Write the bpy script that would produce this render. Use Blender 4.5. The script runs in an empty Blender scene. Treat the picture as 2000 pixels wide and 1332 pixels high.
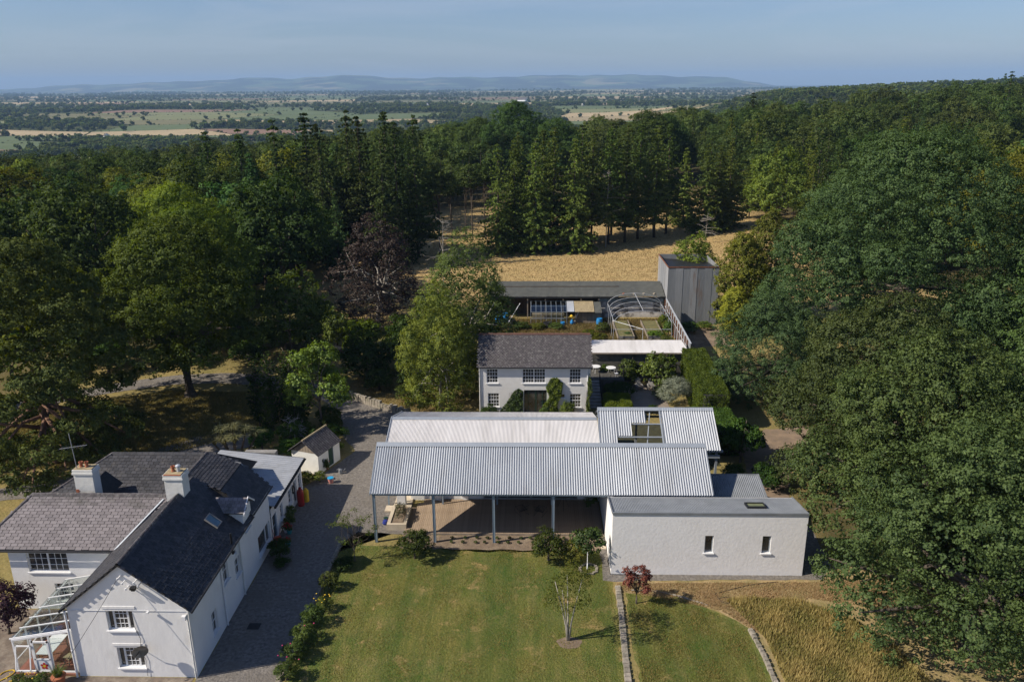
import bpy, math, random
import numpy as np
from math import sin, cos, pi, radians, atan2, hypot, sqrt, floor
from mathutils import Vector, Matrix

S = bpy.context.scene
COL = S.collection
random.seed(7)
RNG = np.random.default_rng(7)

# ------------------------------------------------------------------ camera
F_PX, HOR = 1576.0, 498.0
pitch = math.atan(HOR / F_PX)
yaw = math.atan(45 / hypot(F_PX, HOR))
roll = radians(0.45)
cam_d = bpy.data.cameras.new('camera')
cam_d.sensor_width = 36.0
cam_d.lens = 36.0 * F_PX / 2000.0
cam_d.clip_start = 0.5
cam_d.clip_end = 60000
cam = bpy.data.objects.new('camera', cam_d)
COL.objects.link(cam)
fw = Vector((-sin(yaw) * cos(pitch), cos(yaw) * cos(pitch), -sin(pitch)))
rt = Vector((cos(yaw), sin(yaw), 0))
up = rt.cross(fw)
Rr = rt * cos(roll) - up * sin(roll)
Uu = Rr.cross(fw)
cam.matrix_world = Matrix(((Rr.x, Uu.x, -fw.x, 0), (Rr.y, Uu.y, -fw.y, 0), (Rr.z, Uu.z, -fw.z, 32.0), (0, 0, 0, 1)))
S.camera = cam

# ------------------------------------------------------------------ light
SUN_EL = radians(38.6)
SUN_H = Vector((-5.46, -1.62, 0)).normalized()
sun_dir = Vector((SUN_H.x * cos(SUN_EL), SUN_H.y * cos(SUN_EL), sin(SUN_EL)))
ld = bpy.data.lights.new('sun', 'SUN')
ld.energy = 5.0
ld.angle = radians(0.53)
ld.color = (1.0, 0.90, 0.77)
lo = bpy.data.objects.new('sun', ld)
lo.rotation_euler = (-sun_dir).to_track_quat('-Z', 'Y').to_euler()
COL.objects.link(lo)
W = bpy.data.worlds.new('World')
S.world = W
W.use_nodes = True
wn = W.node_tree
wn.nodes.clear()
sky = wn.nodes.new('ShaderNodeTexSky')
sky.sky_type = 'NISHITA'
sky.sun_disc = False
sky.sun_elevation = SUN_EL
sky.sun_rotation = math.atan2(sun_dir.x, sun_dir.y)
sky.altitude = 0
sky.air_density = 1.0
sky.dust_density = 0.6
sky.ozone_density = 2.6
bg = wn.nodes.new('ShaderNodeBackground')
bg.inputs['Strength'].default_value = 0.076
wo = wn.nodes.new('ShaderNodeOutputWorld')
tint = wn.nodes.new('ShaderNodeMix'); tint.data_type = 'RGBA'; tint.blend_type = 'MULTIPLY'; tint.inputs[0].default_value = 1
tint.inputs[7].default_value = (0.82, 0.885, 1.10, 1)
wn.links.new(sky.outputs[0], tint.inputs[6])
# thin wisps of cloud, the same all round the sky
wt = wn.nodes.new('ShaderNodeTexCoord'); wm = wn.nodes.new('ShaderNodeMapping'); wm.inputs['Scale'].default_value = (1.6, 1.6, 14)
wz = wn.nodes.new('ShaderNodeTexNoise'); wz.inputs['Scale'].default_value = 1.3; wz.inputs['Detail'].default_value = 7; wz.inputs['Roughness'].default_value = 0.6; wz.inputs['Distortion'].default_value = 0.6
wr = wn.nodes.new('ShaderNodeMapRange'); wr.inputs['From Min'].default_value = 0.50; wr.inputs['From Max'].default_value = 0.78; wr.inputs['To Max'].default_value = 0.36
wx = wn.nodes.new('ShaderNodeMix'); wx.data_type = 'RGBA'; wx.inputs[7].default_value = (6.2, 6.6, 7.4, 1)
wn.links.new(wt.outputs['Generated'], wm.inputs[0]); wn.links.new(wm.outputs[0], wz.inputs['Vector']); wn.links.new(wz.outputs['Fac'], wr.inputs[0])
wn.links.new(wr.outputs[0], wx.inputs[0]); wn.links.new(tint.outputs[2], wx.inputs[6])
wn.links.new(wx.outputs[2], bg.inputs[0])
wn.links.new(bg.outputs[0], wo.inputs[0])
S.view_settings.view_transform = 'Standard'
S.view_settings.look = 'None'
S.view_settings.exposure = 0.32
S.view_settings.gamma = 1.0
S.view_settings.use_curve_mapping = False
S.render.engine = 'CYCLES'
cy = S.cycles
cy.max_bounces = 5
cy.diffuse_bounces = 2
cy.glossy_bounces = 2
cy.transmission_bounces = 3
cy.transparent_max_bounces = 8
cy.volume_bounces = 0
cy.caustics_reflective = False
cy.caustics_refractive = False
cy.use_denoising = True
cy.volume_step_rate = 4
try:
    cy.denoiser = 'OPENIMAGEDENOISE'
    cy.use_adaptive_sampling = True
    cy.adaptive_threshold = 0.015
except Exception:
    pass


# ------------------------------------------------------------------ helpers
class MB:
    def __init__(s):
        s.v = []; s.f = []; s.t = []; s.m = []; s.tint = 0.5; s.mi = 0

    def add(s, vs, fs):
        n = len(s.v)
        s.v += [tuple(p) for p in vs]
        s.t += [s.tint] * len(vs)
        for f in fs:
            s.f.append([i + n for i in f]); s.m.append(s.mi)

    def quad(s, a, b, c, d):
        s.add([a, b, c, d], [(0, 1, 2, 3)])

    def poly(s, ps):
        s.add(ps, [tuple(range(len(ps)))])

    def obox(s, o, u, v, w):
        """box from corner o with edge vectors u,v,w"""
        o, u, v, w = Vector(o), Vector(u), Vector(v), Vector(w)
        if u.cross(v).dot(w) < 0:
            u, v = v, u
        p = [o, o + u, o + u + v, o + v, o + w, o + u + w, o + u + v + w, o + v + w]
        s.add(p, [(3, 2, 1, 0), (4, 5, 6, 7), (0, 1, 5, 4), (1, 2, 6, 5), (2, 3, 7, 6), (3, 0, 4, 7)])

    def box(s, x0, y0, z0, x1, y1, z1):
        s.obox((min(x0, x1), min(y0, y1), min(z0, z1)), (abs(x1 - x0), 0, 0), (0, abs(y1 - y0), 0), (0, 0, abs(z1 - z0)))

    def prism(s, prof, y0, y1, axis='y'):
        """profile list of (x,z) extruded along y (or (y,z) along x)"""
        n = len(prof)
        if axis == 'y':
            a = [(p[0], y0, p[1]) for p in prof]; b = [(p[0], y1, p[1]) for p in prof]
        elif axis == 'x':
            a = [(y0, p[0], p[1]) for p in prof]; b = [(y1, p[0], p[1]) for p in prof]
        else:
            a = [(p[0], p[1], y0) for p in prof]; b = [(p[0], p[1], y1) for p in prof]
        s.add(a + b, [tuple(range(n)), tuple(range(2 * n - 1, n - 1, -1))] + [(i, i + n, (i + 1) % n + n, (i + 1) % n) for i in range(n)])

    def tube(s, pts, r0, r1=None, n=6, cap=True):
        pts = [Vector(p) for p in pts]
        if r1 is None: r1 = r0
        k = len(pts); vs = []
        for i, p in enumerate(pts):
            d = (pts[min(i + 1, k - 1)] - pts[max(i - 1, 0)]).normalized()
            a = d.cross(Vector((0, 0, 1)))
            if a.length < 1e-3: a = Vector((1, 0, 0))
            a.normalize(); b = d.cross(a)
            r = r0 + (r1 - r0) * i / max(k - 1, 1)
            for j in range(n):
                t = 2 * pi * j / n
                vs.append(p + a * (r * cos(t)) + b * (r * sin(t)))
        fs = [(i * n + j, i * n + (j + 1) % n, (i + 1) * n + (j + 1) % n, (i + 1) * n + j) for i in range(k - 1) for j in range(n)]
        if cap: fs += [tuple(range(n))[::-1], tuple((k - 1) * n + j for j in range(n))]
        s.add(vs, fs)

    def lathe(s, c, prof, n=12, cap=True):
        """prof list of (r,z)"""
        vs = [(c[0] + r * cos(2 * pi * j / n), c[1] + r * sin(2 * pi * j / n), c[2] + z) for r, z in prof for j in range(n)]
        fs = [(i * n + j, i * n + (j + 1) % n, (i + 1) * n + (j + 1) % n, (i + 1) * n + j) for i in range(len(prof) - 1) for j in range(n)]
        if cap: fs += [tuple(range(n))[::-1], tuple((len(prof) - 1) * n + j for j in range(n))]
        s.add(vs, fs)

    def build(s, name, mats, parent=None, smooth=False, inv=None):
        me = bpy.data.meshes.new(name)
        me.from_pydata(s.v, [], s.f)
        if not isinstance(mats, (list, tuple)): mats = [mats]
        for m in mats: me.materials.append(m)
        if len(mats) > 1: me.polygons.foreach_set('material_index', s.m)
        at = me.attributes.new('tint', 'FLOAT', 'POINT')
        at.data.foreach_set('value', s.t)
        if smooth: me.polygons.foreach_set('use_smooth', [True] * len(me.polygons))
        me.update()
        o = bpy.data.objects.new(name, me)
        COL.objects.link(o)
        if parent is not None: o.parent = parent
        return o


def tag(o, label=None, cat=None, group=None, kind=None):
    if label: o['label'] = label
    if cat: o['category'] = cat
    if group: o['group'] = group
    if kind: o['kind'] = kind
    return o


def thing(name, label, cat, loc=(0, 0, 0), rz=0, group=None):
    o = bpy.data.objects.new(name, None)
    COL.objects.link(o)
    o.location = loc; o.rotation_euler = (0, 0, rz)
    o.empty_display_size = 0.3
    return tag(o, label, cat, group)


def copy_tree(o, parent=None):
    c = o.copy(); COL.objects.link(c); c.parent = parent
    for ch in list(o.children): copy_tree(ch, c)
    return c


# ------------------------------------------------------------------ materials
MATS = {}


def mat(name, c1, c2=None, scale=3.0, rough=0.8, bump=0.0, bscale=None, metal=0.0, detail=6.0, tintw=0.0, objw=0.0, c3=None, s3=0.3, t3=0.5, stretch=None, spec=0.3, w3=0.12):
    """noise-mottled principled; tintw/objw add variation by the 'tint' attribute / per object"""
    if name in MATS: return MATS[name]
    m = bpy.data.materials.new(name); m.use_nodes = True
    nt = m.node_tree; nd = nt.nodes; lk = nt.links
    b = nd['Principled BSDF']
    b.inputs['Roughness'].default_value = rough
    b.inputs['Metallic'].default_value = metal
    b.inputs['Specular IOR Level'].default_value = spec
    geo = nd.new('ShaderNodeTexCoord')
    mp = nd.new('ShaderNodeMapping')
    lk.new(geo.outputs['Object'], mp.inputs[0])
    if stretch: mp.inputs['Scale'].default_value = stretch
    if c2 is None: c2 = tuple(x * 0.75 for x in c1)
    nz = nd.new('ShaderNodeTexNoise'); nz.inputs['Scale'].default_value = scale; nz.inputs['Detail'].default_value = detail; nz.inputs['Roughness'].default_value = 0.62
    lk.new(mp.outputs[0], nz.inputs['Vector'])
    fac = nz.outputs['Fac']
    mr = nd.new('ShaderNodeMapRange'); mr.inputs['From Min'].default_value = 0.33; mr.inputs['From Max'].default_value = 0.67
    lk.new(fac, mr.inputs[0]); fac = mr.outputs[0]
    if tintw or objw:
        base = nd.new('ShaderNodeMath'); base.operation = 'MULTIPLY'; base.inputs[1].default_value = 1 - tintw - objw
        lk.new(fac, base.inputs[0]); fac = base.outputs[0]
        if tintw:
            a = nd.new('ShaderNodeAttribute'); a.attribute_name = 'tint'
            ma = nd.new('ShaderNodeMath'); ma.operation = 'MULTIPLY_ADD'; ma.inputs[1].default_value = tintw
            lk.new(a.outputs['Fac'], ma.inputs[0]); lk.new(fac, ma.inputs[2]); fac = ma.outputs[0]
        if objw:
            oi = nd.new('ShaderNodeObjectInfo')
            ma = nd.new('ShaderNodeMath'); ma.operation = 'MULTIPLY_ADD'; ma.inputs[1].default_value = objw
            lk.new(oi.outputs['Random'], ma.inputs[0]); lk.new(fac, ma.inputs[2]); fac = ma.outputs[0]
    mx = nd.new('ShaderNodeMix'); mx.data_type = 'RGBA'
    mx.inputs[6].default_value = (*c1, 1); mx.inputs[7].default_value = (*c2, 1)
    lk.new(fac, mx.inputs[0]); colr = mx.outputs[2]
    if c3 is not None:
        n3 = nd.new('ShaderNodeTexNoise'); n3.inputs['Scale'].default_value = s3; n3.inputs['Detail'].default_value = 8; n3.inputs['Roughness'].default_value = 0.65
        lk.new(mp.outputs[0], n3.inputs['Vector'])
        m3 = nd.new('ShaderNodeMapRange'); m3.inputs['From Min'].default_value = t3 - w3; m3.inputs['From Max'].default_value = t3 + w3
        lk.new(n3.outputs['Fac'], m3.inputs[0])
        x3 = nd.new('ShaderNodeMix'); x3.data_type = 'RGBA'; x3.inputs[7].default_value = (*c3, 1)
        lk.new(m3.outputs[0], x3.inputs[0]); lk.new(colr, x3.inputs[6]); colr = x3.outputs[2]
    lk.new(colr, b.inputs['Base Color'])
    if bump:
        nb = nd.new('ShaderNodeTexNoise'); nb.inputs['Scale'].default_value = bscale or scale * 3; nb.inputs['Detail'].default_value = 5
        lk.new(mp.outputs[0], nb.inputs['Vector'])
        bp = nd.new('ShaderNodeBump'); bp.inputs['Strength'].default_value = 1.0; bp.inputs['Distance'].default_value = bump
        lk.new(nb.outputs['Fac'], bp.inputs['Height']); lk.new(bp.outputs[0], b.inputs['Normal'])
    MATS[name] = m
    return m


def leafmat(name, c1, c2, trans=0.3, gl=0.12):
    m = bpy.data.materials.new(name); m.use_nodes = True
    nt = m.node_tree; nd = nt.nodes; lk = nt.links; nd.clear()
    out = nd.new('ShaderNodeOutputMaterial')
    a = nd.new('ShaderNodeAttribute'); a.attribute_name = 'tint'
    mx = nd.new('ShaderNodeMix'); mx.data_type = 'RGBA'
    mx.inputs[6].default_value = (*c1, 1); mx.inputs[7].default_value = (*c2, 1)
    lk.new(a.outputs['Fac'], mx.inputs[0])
    oi = nd.new('ShaderNodeObjectInfo')
    mul = nd.new('ShaderNodeMix'); mul.data_type = 'RGBA'; mul.blend_type = 'MULTIPLY'; mul.inputs[0].default_value = 1
    lk.new(mx.outputs[2], mul.inputs[6]); lk.new(oi.outputs['Color'], mul.inputs[7])
    hs = nd.new('ShaderNodeHueSaturation')
    r1 = nd.new('ShaderNodeMapRange'); r1.inputs['To Min'].default_value = 0.478; r1.inputs['To Max'].default_value = 0.522
    r2 = nd.new('ShaderNodeMapRange'); r2.inputs['To Min'].default_value = 0.62; r2.inputs['To Max'].default_value = 1.32
    mm = nd.new('ShaderNodeMath'); mm.operation = 'FRACT'
    m2 = nd.new('ShaderNodeMath'); m2.operation = 'MULTIPLY'; m2.inputs[1].default_value = 7.31
    lk.new(oi.outputs['Random'], m2.inputs[0]); lk.new(m2.outputs[0], mm.inputs[0])
    lk.new(oi.outputs['Random'], r1.inputs[0]); lk.new(mm.outputs[0], r2.inputs[0])
    lk.new(r1.outputs[0], hs.inputs['Hue']); lk.new(r2.outputs[0], hs.inputs['Value'])
    lk.new(mul.outputs[2], hs.inputs['Color'])
    d = nd.new('ShaderNodeBsdfDiffuse'); t = nd.new('ShaderNodeBsdfTranslucent'); g = nd.new('ShaderNodeBsdfGlossy')
    g.inputs['Roughness'].default_value = 0.6; g.inputs['Color'].default_value = (0.45, 0.5, 0.45, 1)
    lk.new(hs.outputs[0], d.inputs[0])
    ht = nd.new('ShaderNodeHueSaturation'); ht.inputs['Hue'].default_value = 0.485; ht.inputs['Saturation'].default_value = 1.15; ht.inputs['Value'].default_value = 1.2
    lk.new(hs.outputs[0], ht.inputs['Color']); lk.new(ht.outputs[0], t.inputs[0])
    s1 = nd.new('ShaderNodeMixShader'); s1.inputs[0].default_value = trans
    lk.new(d.outputs[0], s1.inputs[1]); lk.new(t.outputs[0], s1.inputs[2])
    s2 = nd.new('ShaderNodeMixShader'); s2.inputs[0].default_value = gl * 0.5
    lk.new(s1.outputs[0], s2.inputs[1]); lk.new(g.outputs[0], s2.inputs[2])
    lk.new(s2.outputs[0], out.inputs[0])
    return m


def glassmat():
    m = bpy.data.materials.new('clear_glass'); m.use_nodes = True
    nt = m.node_tree; nd = nt.nodes; lk = nt.links; nd.clear()
    out = nd.new('ShaderNodeOutputMaterial')
    fr = nd.new('ShaderNodeLayerWeight'); fr.inputs[0].default_value = 0.5
    pw = nd.new('ShaderNodeMath'); pw.operation = 'POWER'; pw.inputs[1].default_value = 4.0
    lk.new(fr.outputs['Facing'], pw.inputs[0])
    ad = nd.new('ShaderNodeMath'); ad.operation = 'MULTIPLY_ADD'; ad.inputs[1].default_value = 0.8; ad.inputs[2].default_value = 0.07
    lk.new(pw.outputs[0], ad.inputs[0])
    t = nd.new('ShaderNodeBsdfTransparent'); t.inputs[0].default_value = (0.92, 0.95, 0.94, 1)
    g = nd.new('ShaderNodeBsdfGlossy'); g.inputs['Roughness'].default_value = 0.05
    s = nd.new('ShaderNodeMixShader')
    lk.new(ad.outputs[0], s.inputs[0]); lk.new(t.outputs[0], s.inputs[1]); lk.new(g.outputs[0], s.inputs[2])
    lk.new(s.outputs[0], out.inputs[0])
    return m


M_white = mat('white_render', (0.80, 0.80, 0.785), (0.74, 0.74, 0.73), 1.2, 0.9, 0.01, 4, c3=(0.60, 0.595, 0.57), s3=0.7, t3=0.70, stretch=(1, 1, .4))
M_whiteold = mat('old_white_render', (0.72, 0.72, 0.69), (0.62, 0.62, 0.58), 0.9, 0.9, 0.02, 3, c3=(0.42, 0.43, 0.38), s3=0.9, t3=0.74)
M_paint = mat('white_paint', (0.78, 0.79, 0.8), (0.72, 0.73, 0.74), 3, 0.45)
M_glassd = mat('window_glass', (0.085, 0.085, 0.08), (0.010, 0.012, 0.014), .8, 0.06, spec=0.8)
M_annex = mat('annex_sheet', (0.40, 0.42, 0.445), (0.33, 0.35, 0.375), 1.2, 0.55, metal=0.2, c3=(.27, .28, .28), s3=1.0, t3=.62)
M_glass = glassmat()
M_slate_d = mat('dark_slate', (0.062, 0.062, 0.068), (0.020, 0.021, 0.025), 3, 0.5, 0.004, 30, tintw=0.7, c3=(0.10, 0.092, 0.085), s3=1.3, t3=0.66)
M_slate_w = mat('warm_slate', (0.27, 0.245, 0.25), (0.10, 0.09, 0.094), 2.5, 0.75, 0.004, 30, tintw=0.4, objw=0.4, c3=(0.085, 0.083, 0.072), s3=1.0, t3=0.62)
M_slate_bed = mat('slate_underlay', (0.05, 0.048, 0.046), (0.03, 0.03, 0.03), 4, 0.9)
M_slate_o = mat('old_slate', (0.105, 0.095, 0.10), (0.055, 0.05, 0.052), 2.5, 0.8, 0.004, 20, tintw=0.45, c3=(0.24, 0.235, 0.22), s3=4.5, t3=0.62)
M_ridge = mat('ridge_tile', (0.14, 0.10, 0.085), (0.07, 0.055, 0.05), 3, 0.9, 0.01)
M_cast = mat('black_cast_iron', (0.02, 0.021, 0.024), None, 4, 0.5)
M_corr = mat('galvanised_corrugated', (0.58, 0.61, 0.64), (0.49, 0.52, 0.555), 1.4, 0.5, metal=0.3, spec=0.4, stretch=(1, .18, .18), c3=(.40, .41, .42), s3=1.1, t3=.66)
M_corrf = mat('pale_corrugated', (0.66, 0.65, 0.64), (0.56, 0.55, 0.54), 1.2, 0.55, metal=0.1, stretch=(1, .2, .2), c3=(.45, .44, .42), s3=1.0, t3=.64)
M_corrd = mat('grey_corrugated', (0.25, 0.27, 0.29), (0.19, 0.205, 0.22), 1.2, 0.55, metal=0.25, c3=(0.17, 0.11, 0.07), s3=2.0, t3=0.76)
M_flash = mat('steel_flashing', (0.36, 0.40, 0.44), (0.31, 0.345, 0.385), 2.0, 0.5, metal=0.3)
M_steel = mat('grey_steel_paint', (0.25, 0.32, 0.38), (0.21, 0.27, 0.33), 3, 0.5, metal=0.2)
M_deck = mat('deck_timber', (0.38, 0.29, 0.205), (0.24, 0.18, 0.125), 1.2, 0.8, 0.003, 40, objw=0.5, stretch=(8, 1, 1))
M_soil = mat('dry_soil', (0.22, 0.165, 0.115), (0.14, 0.105, 0.075), 2.5, 0.95, 0.05, 9, c3=(0.30, 0.24, 0.17), s3=0.8, t3=0.6)
M_gravel = mat('gravel', (0.24, 0.218, 0.19), (0.095, 0.088, 0.082), 4.5, 0.95, 0.05, 9, detail=12, c3=(0.15, 0.135, 0.115), s3=0.5, t3=0.56, w3=0.1)
M_stone = mat('garden_stone', (0.36, 0.32, 0.26), (0.19, 0.17, 0.14), 3, 0.95, 0.02, 12, tintw=0.4, c3=(0.12, 0.12, 0.08), s3=2.5, t3=0.6)
M_pale_stone = mat('pale_stone', (0.58, 0.50, 0.38), (0.44, 0.38, 0.29), 1.5, 0.9, 0.01)
M_conc = mat('weathered_concrete', (0.30, 0.29, 0.27), (0.19, 0.185, 0.175), 2, 0.95, 0.01)
M_terra = mat('terracotta', (0.42, 0.15, 0.075), (0.30, 0.105, 0.055), 6, 0.85)
M_bark = mat('bark', (0.13, 0.105, 0.08), (0.06, 0.05, 0.04), 4, 0.95, 0.03, 14)
M_barkp = mat('pine_bark', (0.23, 0.13, 0.085), (0.12, 0.075, 0.055), 4, 0.95, 0.03, 14)
M_barkl = mat('pale_bark', (0.42, 0.39, 0.34), (0.27, 0.25, 0.21), 5, 0.9)
M_wood = mat('weathered_wood', (0.30, 0.25, 0.19), (0.18, 0.15, 0.12), 3, 0.9, stretch=(1, 1, 0.2))
M_green = mat('dark_green_paint', (0.02, 0.055, 0.04), None, 3, 0.5)
M_red = mat('red_paint', (0.38, 0.03, 0.025), (0.25, 0.02, 0.02), 4, 0.4)
M_blue = mat('blue_plastic', (0.02, 0.22, 0.52), (0.015, 0.17, 0.42), 3, 0.45)
M_black = mat('black_metal', (0.015, 0.015, 0.017), None, 3, 0.5)
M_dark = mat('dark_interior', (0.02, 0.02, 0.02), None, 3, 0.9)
M_yellow = mat('yellow_petals', (0.75, 0.48, 0.03), (0.6, 0.4, 0.03), 4, 0.7)
M_redpet = mat('red_petals', (0.5, 0.02, 0.03), (0.35, 0.02, 0.02), 4, 0.7)
M_tin = mat('galvanised_weathered', (0.36, 0.37, 0.38), (0.17, 0.185, 0.20), 1.2, 0.65, metal=0.2, objw=0.55, stretch=(1, 1, 0.12), c3=(0.23, 0.13, 0.07), s3=0.6, t3=0.67, w3=0.06)
M_rust = mat('rusty_metal', (0.22, 0.09, 0.045), (0.12, 0.06, 0.04), 3, 0.9)
M_felt = mat('grey_green_sheet', (0.105, 0.11, 0.098), (0.07, 0.073, 0.068), 1.3, 0.85, objw=0.3, c3=(0.16, 0.16, 0.14), s3=0.8, t3=0.7)
M_lichen = mat('lichened_sheet', (0.40, 0.33, 0.20), (0.25, 0.20, 0.12), 4, 0.95, 0.01)
M_tilefloor = mat('terracotta_floor', (0.27, 0.115, 0.08), (0.19, 0.085, 0.06), 3, 0.7)
M_wall_d = mat('dark_garden_wall', (0.105, 0.10, 0.09), (0.06, 0.058, 0.05), 1.5, 0.95, 0.03, 5)
M_wall_r = mat('peeling_whitewash', (0.62, 0.60, 0.57), (0.40, 0.385, 0.36), 1.5, 0.95, 0.03, 5, c3=(0.16, 0.15, 0.14), s3=0.9, t3=0.52, w3=0.05)


# ------------------------------------------------------------------ terrain
def sst(a, b, x):
    t = np.clip((np.asarray(x, float) - a) / (b - a), 0, 1)
    return t * t * (3 - 2 * t)


def terr(x, y):
    x = np.asarray(x, float); y = np.asarray(y, float)
    g = 1.9 * sst(85.6, 87.5, y) * sst(-9, -6.2, x) * (1 - sst(18, 20, x)) * (1 - sst(106, 122, y))
    g = np.maximum(g, 1.5 * sst(82, 112, y))
    g = g + 0.045 * np.clip(x - 24, 0, 40) * sst(50, 75, y)
    cs = np.clip(x, -260, 260)
    g = g + (0.055 * cs + 0.5) * sst(125, 300, y)
    rh = sst(90, 330, x - 0.10 * np.clip(y - 500, 0, 900)) 
    val = -48 * sst(300, 950, y) + 19 * sst(1250, 2300, y) + 7 * sst(2300, 9000, y)
    hill = -5 * sst(400, 900, y) * (1 - sst(350, 650, x)) + 9 * sst(380, 800, x) * sst(600, 1200, y)
    far = (1 - sst(1300, 2400, y))
    rh = rh * far
    g = g + val * (1 - rh) + hill * rh - (0.055 * cs) * sst(400, 1200, y) * (1 - rh)
    g = g + 1.5 * np.sin(x * 0.011 + 1) * np.sin(y * 0.009) * sst(300, 700, y)
    return g


def tz(x, y): return float(terr(x, y))


def grid_mesh(xs, ys, zf, name, mats, zone=None):
    X, Y = np.meshgrid(xs, ys); Z = zf(X, Y)
    nx, ny = len(xs), len(ys)
    co = np.stack([X, Y, Z], -1).reshape(-1, 3)
    i = np.arange((ny - 1) * (nx - 1)); r = i // (nx - 1); c = i % (nx - 1)
    a = r * nx + c
    fc = np.stack([a, a + 1, a + nx + 1, a + nx], -1)
    me = bpy.data.meshes.new(name)
    me.vertices.add(len(co)); me.vertices.foreach_set('co', co.ravel())
    me.loops.add(fc.size); me.loops.foreach_set('vertex_index', fc.ravel().astype(np.int32))
    me.polygons.add(len(fc)); me.polygons.foreach_set('loop_start', np.arange(0, fc.size, 4, dtype=np.int32))
    me.polygons.foreach_set('loop_total', np.full(len(fc), 4, np.int32))
    me.polygons.foreach_set('use_smooth', np.ones(len(fc), bool))
    for m in mats: me.materials.append(m)
    if zone is not None:
        at = me.attributes.new('zone', 'FLOAT_COLOR', 'POINT')
        z = zone(X, Y).reshape(-1, 4)
        at.data.foreach_set('color', z.ravel())
    me.update(); me.validate()
    o = bpy.data.objects.new(name, me); COL.objects.link(o)
    return o


def ground_mat():
    m = bpy.data.materials.new('ground_cover'); m.use_nodes = True
    nt = m.node_tree; nd = nt.nodes; lk = nt.links
    b = nd['Principled BSDF']; b.inputs['Roughness'].default_value = 0.95; b.inputs['Specular IOR Level'].default_value = 0.1
    tc = nd.new('ShaderNodeTexCoord')
    z = nd.new('ShaderNodeAttribute'); z.attribute_name = 'zone'
    sp = nd.new('ShaderNodeSeparateColor'); lk.new(z.outputs['Color'], sp.inputs[0])

    def noise(sc, det=8, rough=0.65, st=None):
        n = nd.new('ShaderNodeTexNoise'); n.inputs['Scale'].default_value = sc; n.inputs['Detail'].default_value = det; n.inputs['Roughness'].default_value = rough
        if st:
            mp = nd.new('ShaderNodeMapping'); mp.inputs['Scale'].default_value = st
            lk.new(tc.outputs['Object'], mp.inputs[0]); lk.new(mp.outputs[0], n.inputs['Vector'])
        else:
            lk.new(tc.outputs['Object'], n.inputs['Vector'])
        r = nd.new('ShaderNodeMapRange'); r.inputs['From Min'].default_value = 0.35; r.inputs['From Max'].default_value = 0.65
        lk.new(n.outputs['Fac'], r.inputs[0]); return r.outputs[0]

    def mix(f, a, c):
        x = nd.new('ShaderNodeMix'); x.data_type = 'RGBA'
        for s_, k in ((6, a), (7, c)):
            if isinstance(k, tuple): x.inputs[s_].default_value = (*k, 1)
            else: lk.new(k, x.inputs[s_])
        if isinstance(f, float): x.inputs[0].default_value = f
        else: lk.new(f, x.inputs[0])
        return x.outputs[2]
    n1 = noise(1.7); n2 = noise(0.12); n3 = noise(5, 10)
    green = mix(n1, (0.085, 0.10, 0.028), (0.16, 0.145, 0.045))
    green = mix(n3, green, mix(n2, (0.06, 0.085, 0.022), (0.20, 0.155, 0.055)))
    dry = mix(n1, (0.40, 0.27, 0.115), (0.52, 0.36, 0.16))
    dry = mix(noise(0.22, 9, 0.7, (1, 2.2, 1)), dry, (0.27, 0.22, 0.085))
    dry = mix(noise(0.9, 9, 0.75, (1, 2, 1)), dry, (0.50, 0.36, 0.17))
    wood = mix(n1, (0.045, 0.045, 0.02), (0.085, 0.07, 0.035))
    c = mix(sp.outputs[0], green, dry)
    c = mix(sp.outputs[1], c, wood)
    far = mix(noise(0.004, 5, 0.6, (1, 2, 1)), (0.035, 0.05, 0.02), (0.10, 0.11, 0.04))
    c = mix(sp.outputs[2], c, far)
    lk.new(c, b.inputs['Base Color'])
    nb = nd.new('ShaderNodeTexNoise'); nb.inputs['Scale'].default_value = 4; nb.inputs['Detail'].default_value = 8
    lk.new(tc.outputs['Object'], nb.inputs['Vector'])
    bp = nd.new('ShaderNodeBump'); bp.inputs['Distance'].default_value = 0.10
    lk.new(nb.outputs['Fac'], bp.inputs['Height']); lk.new(bp.outputs[0], b.inputs['Normal'])
    return m


def zones(X, Y):
    n = 6 * np.sin(X * 0.13 + 1.3) * np.sin(Y * 0.11) + 3 * np.sin(X * 0.31 + Y * 0.2)
    dry = sst(104, 112, Y + n * 0.3) * sst(-42, -30, X + n * 0.4) * (1 - sst(60, 75, X)) * (1 - sst(270, 300, Y))
    dry = np.maximum(dry, 0.45 * sst(80, 92, Y) * sst(-8, -6, X) * (1 - sst(26, 30, X)))
    dry = np.maximum(dry, 0.8 * (1 - sst(50, 56, Y)) * sst(12, 16, X) * (1 - sst(21, 24, X)))
    dry = np.maximum(dry, 0.35 * (1 - sst(95, 100, Y)))
    wood = sst(95, 103, Y) * (1 - sst(-46, -36, X + n * 0.4))
    wood = np.maximum(wood, sst(205, 225, Y + n))
    wood = np.maximum(wood, sst(100, 130, Y) * sst(45, 60, X))
    wood = np.maximum(wood, 0.9 * sst(88, 98, Y) * (1 - sst(104, 110, Y)) * (1 - sst(-30, -22, X)))
    wood = np.maximum(wood, 0.7 * (1 - sst(-62, -52, X)) * sst(40, 60, Y) * (1 - sst(90, 100, Y)))
    wood = np.maximum(wood, .85 * sst(19.5, 22, X + n * .1) * (1 - sst(58, 62, Y)) * sst(46, 49, Y))  # woodland floor; dark tone also stands in for shadow beside the block
    wood = np.maximum(wood, .85 * sst(23, 26, X) * (1 - sst(90, 96, Y)))
    dry = dry * (1 - .6 * sst(108, 112, Y) * (1 - sst(115, 122, Y + n)) * (1 - sst(10, 20, X)))
    far = sst(380, 420, Y)
    return np.stack([dry, wood, far, np.ones_like(X)], -1)


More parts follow.
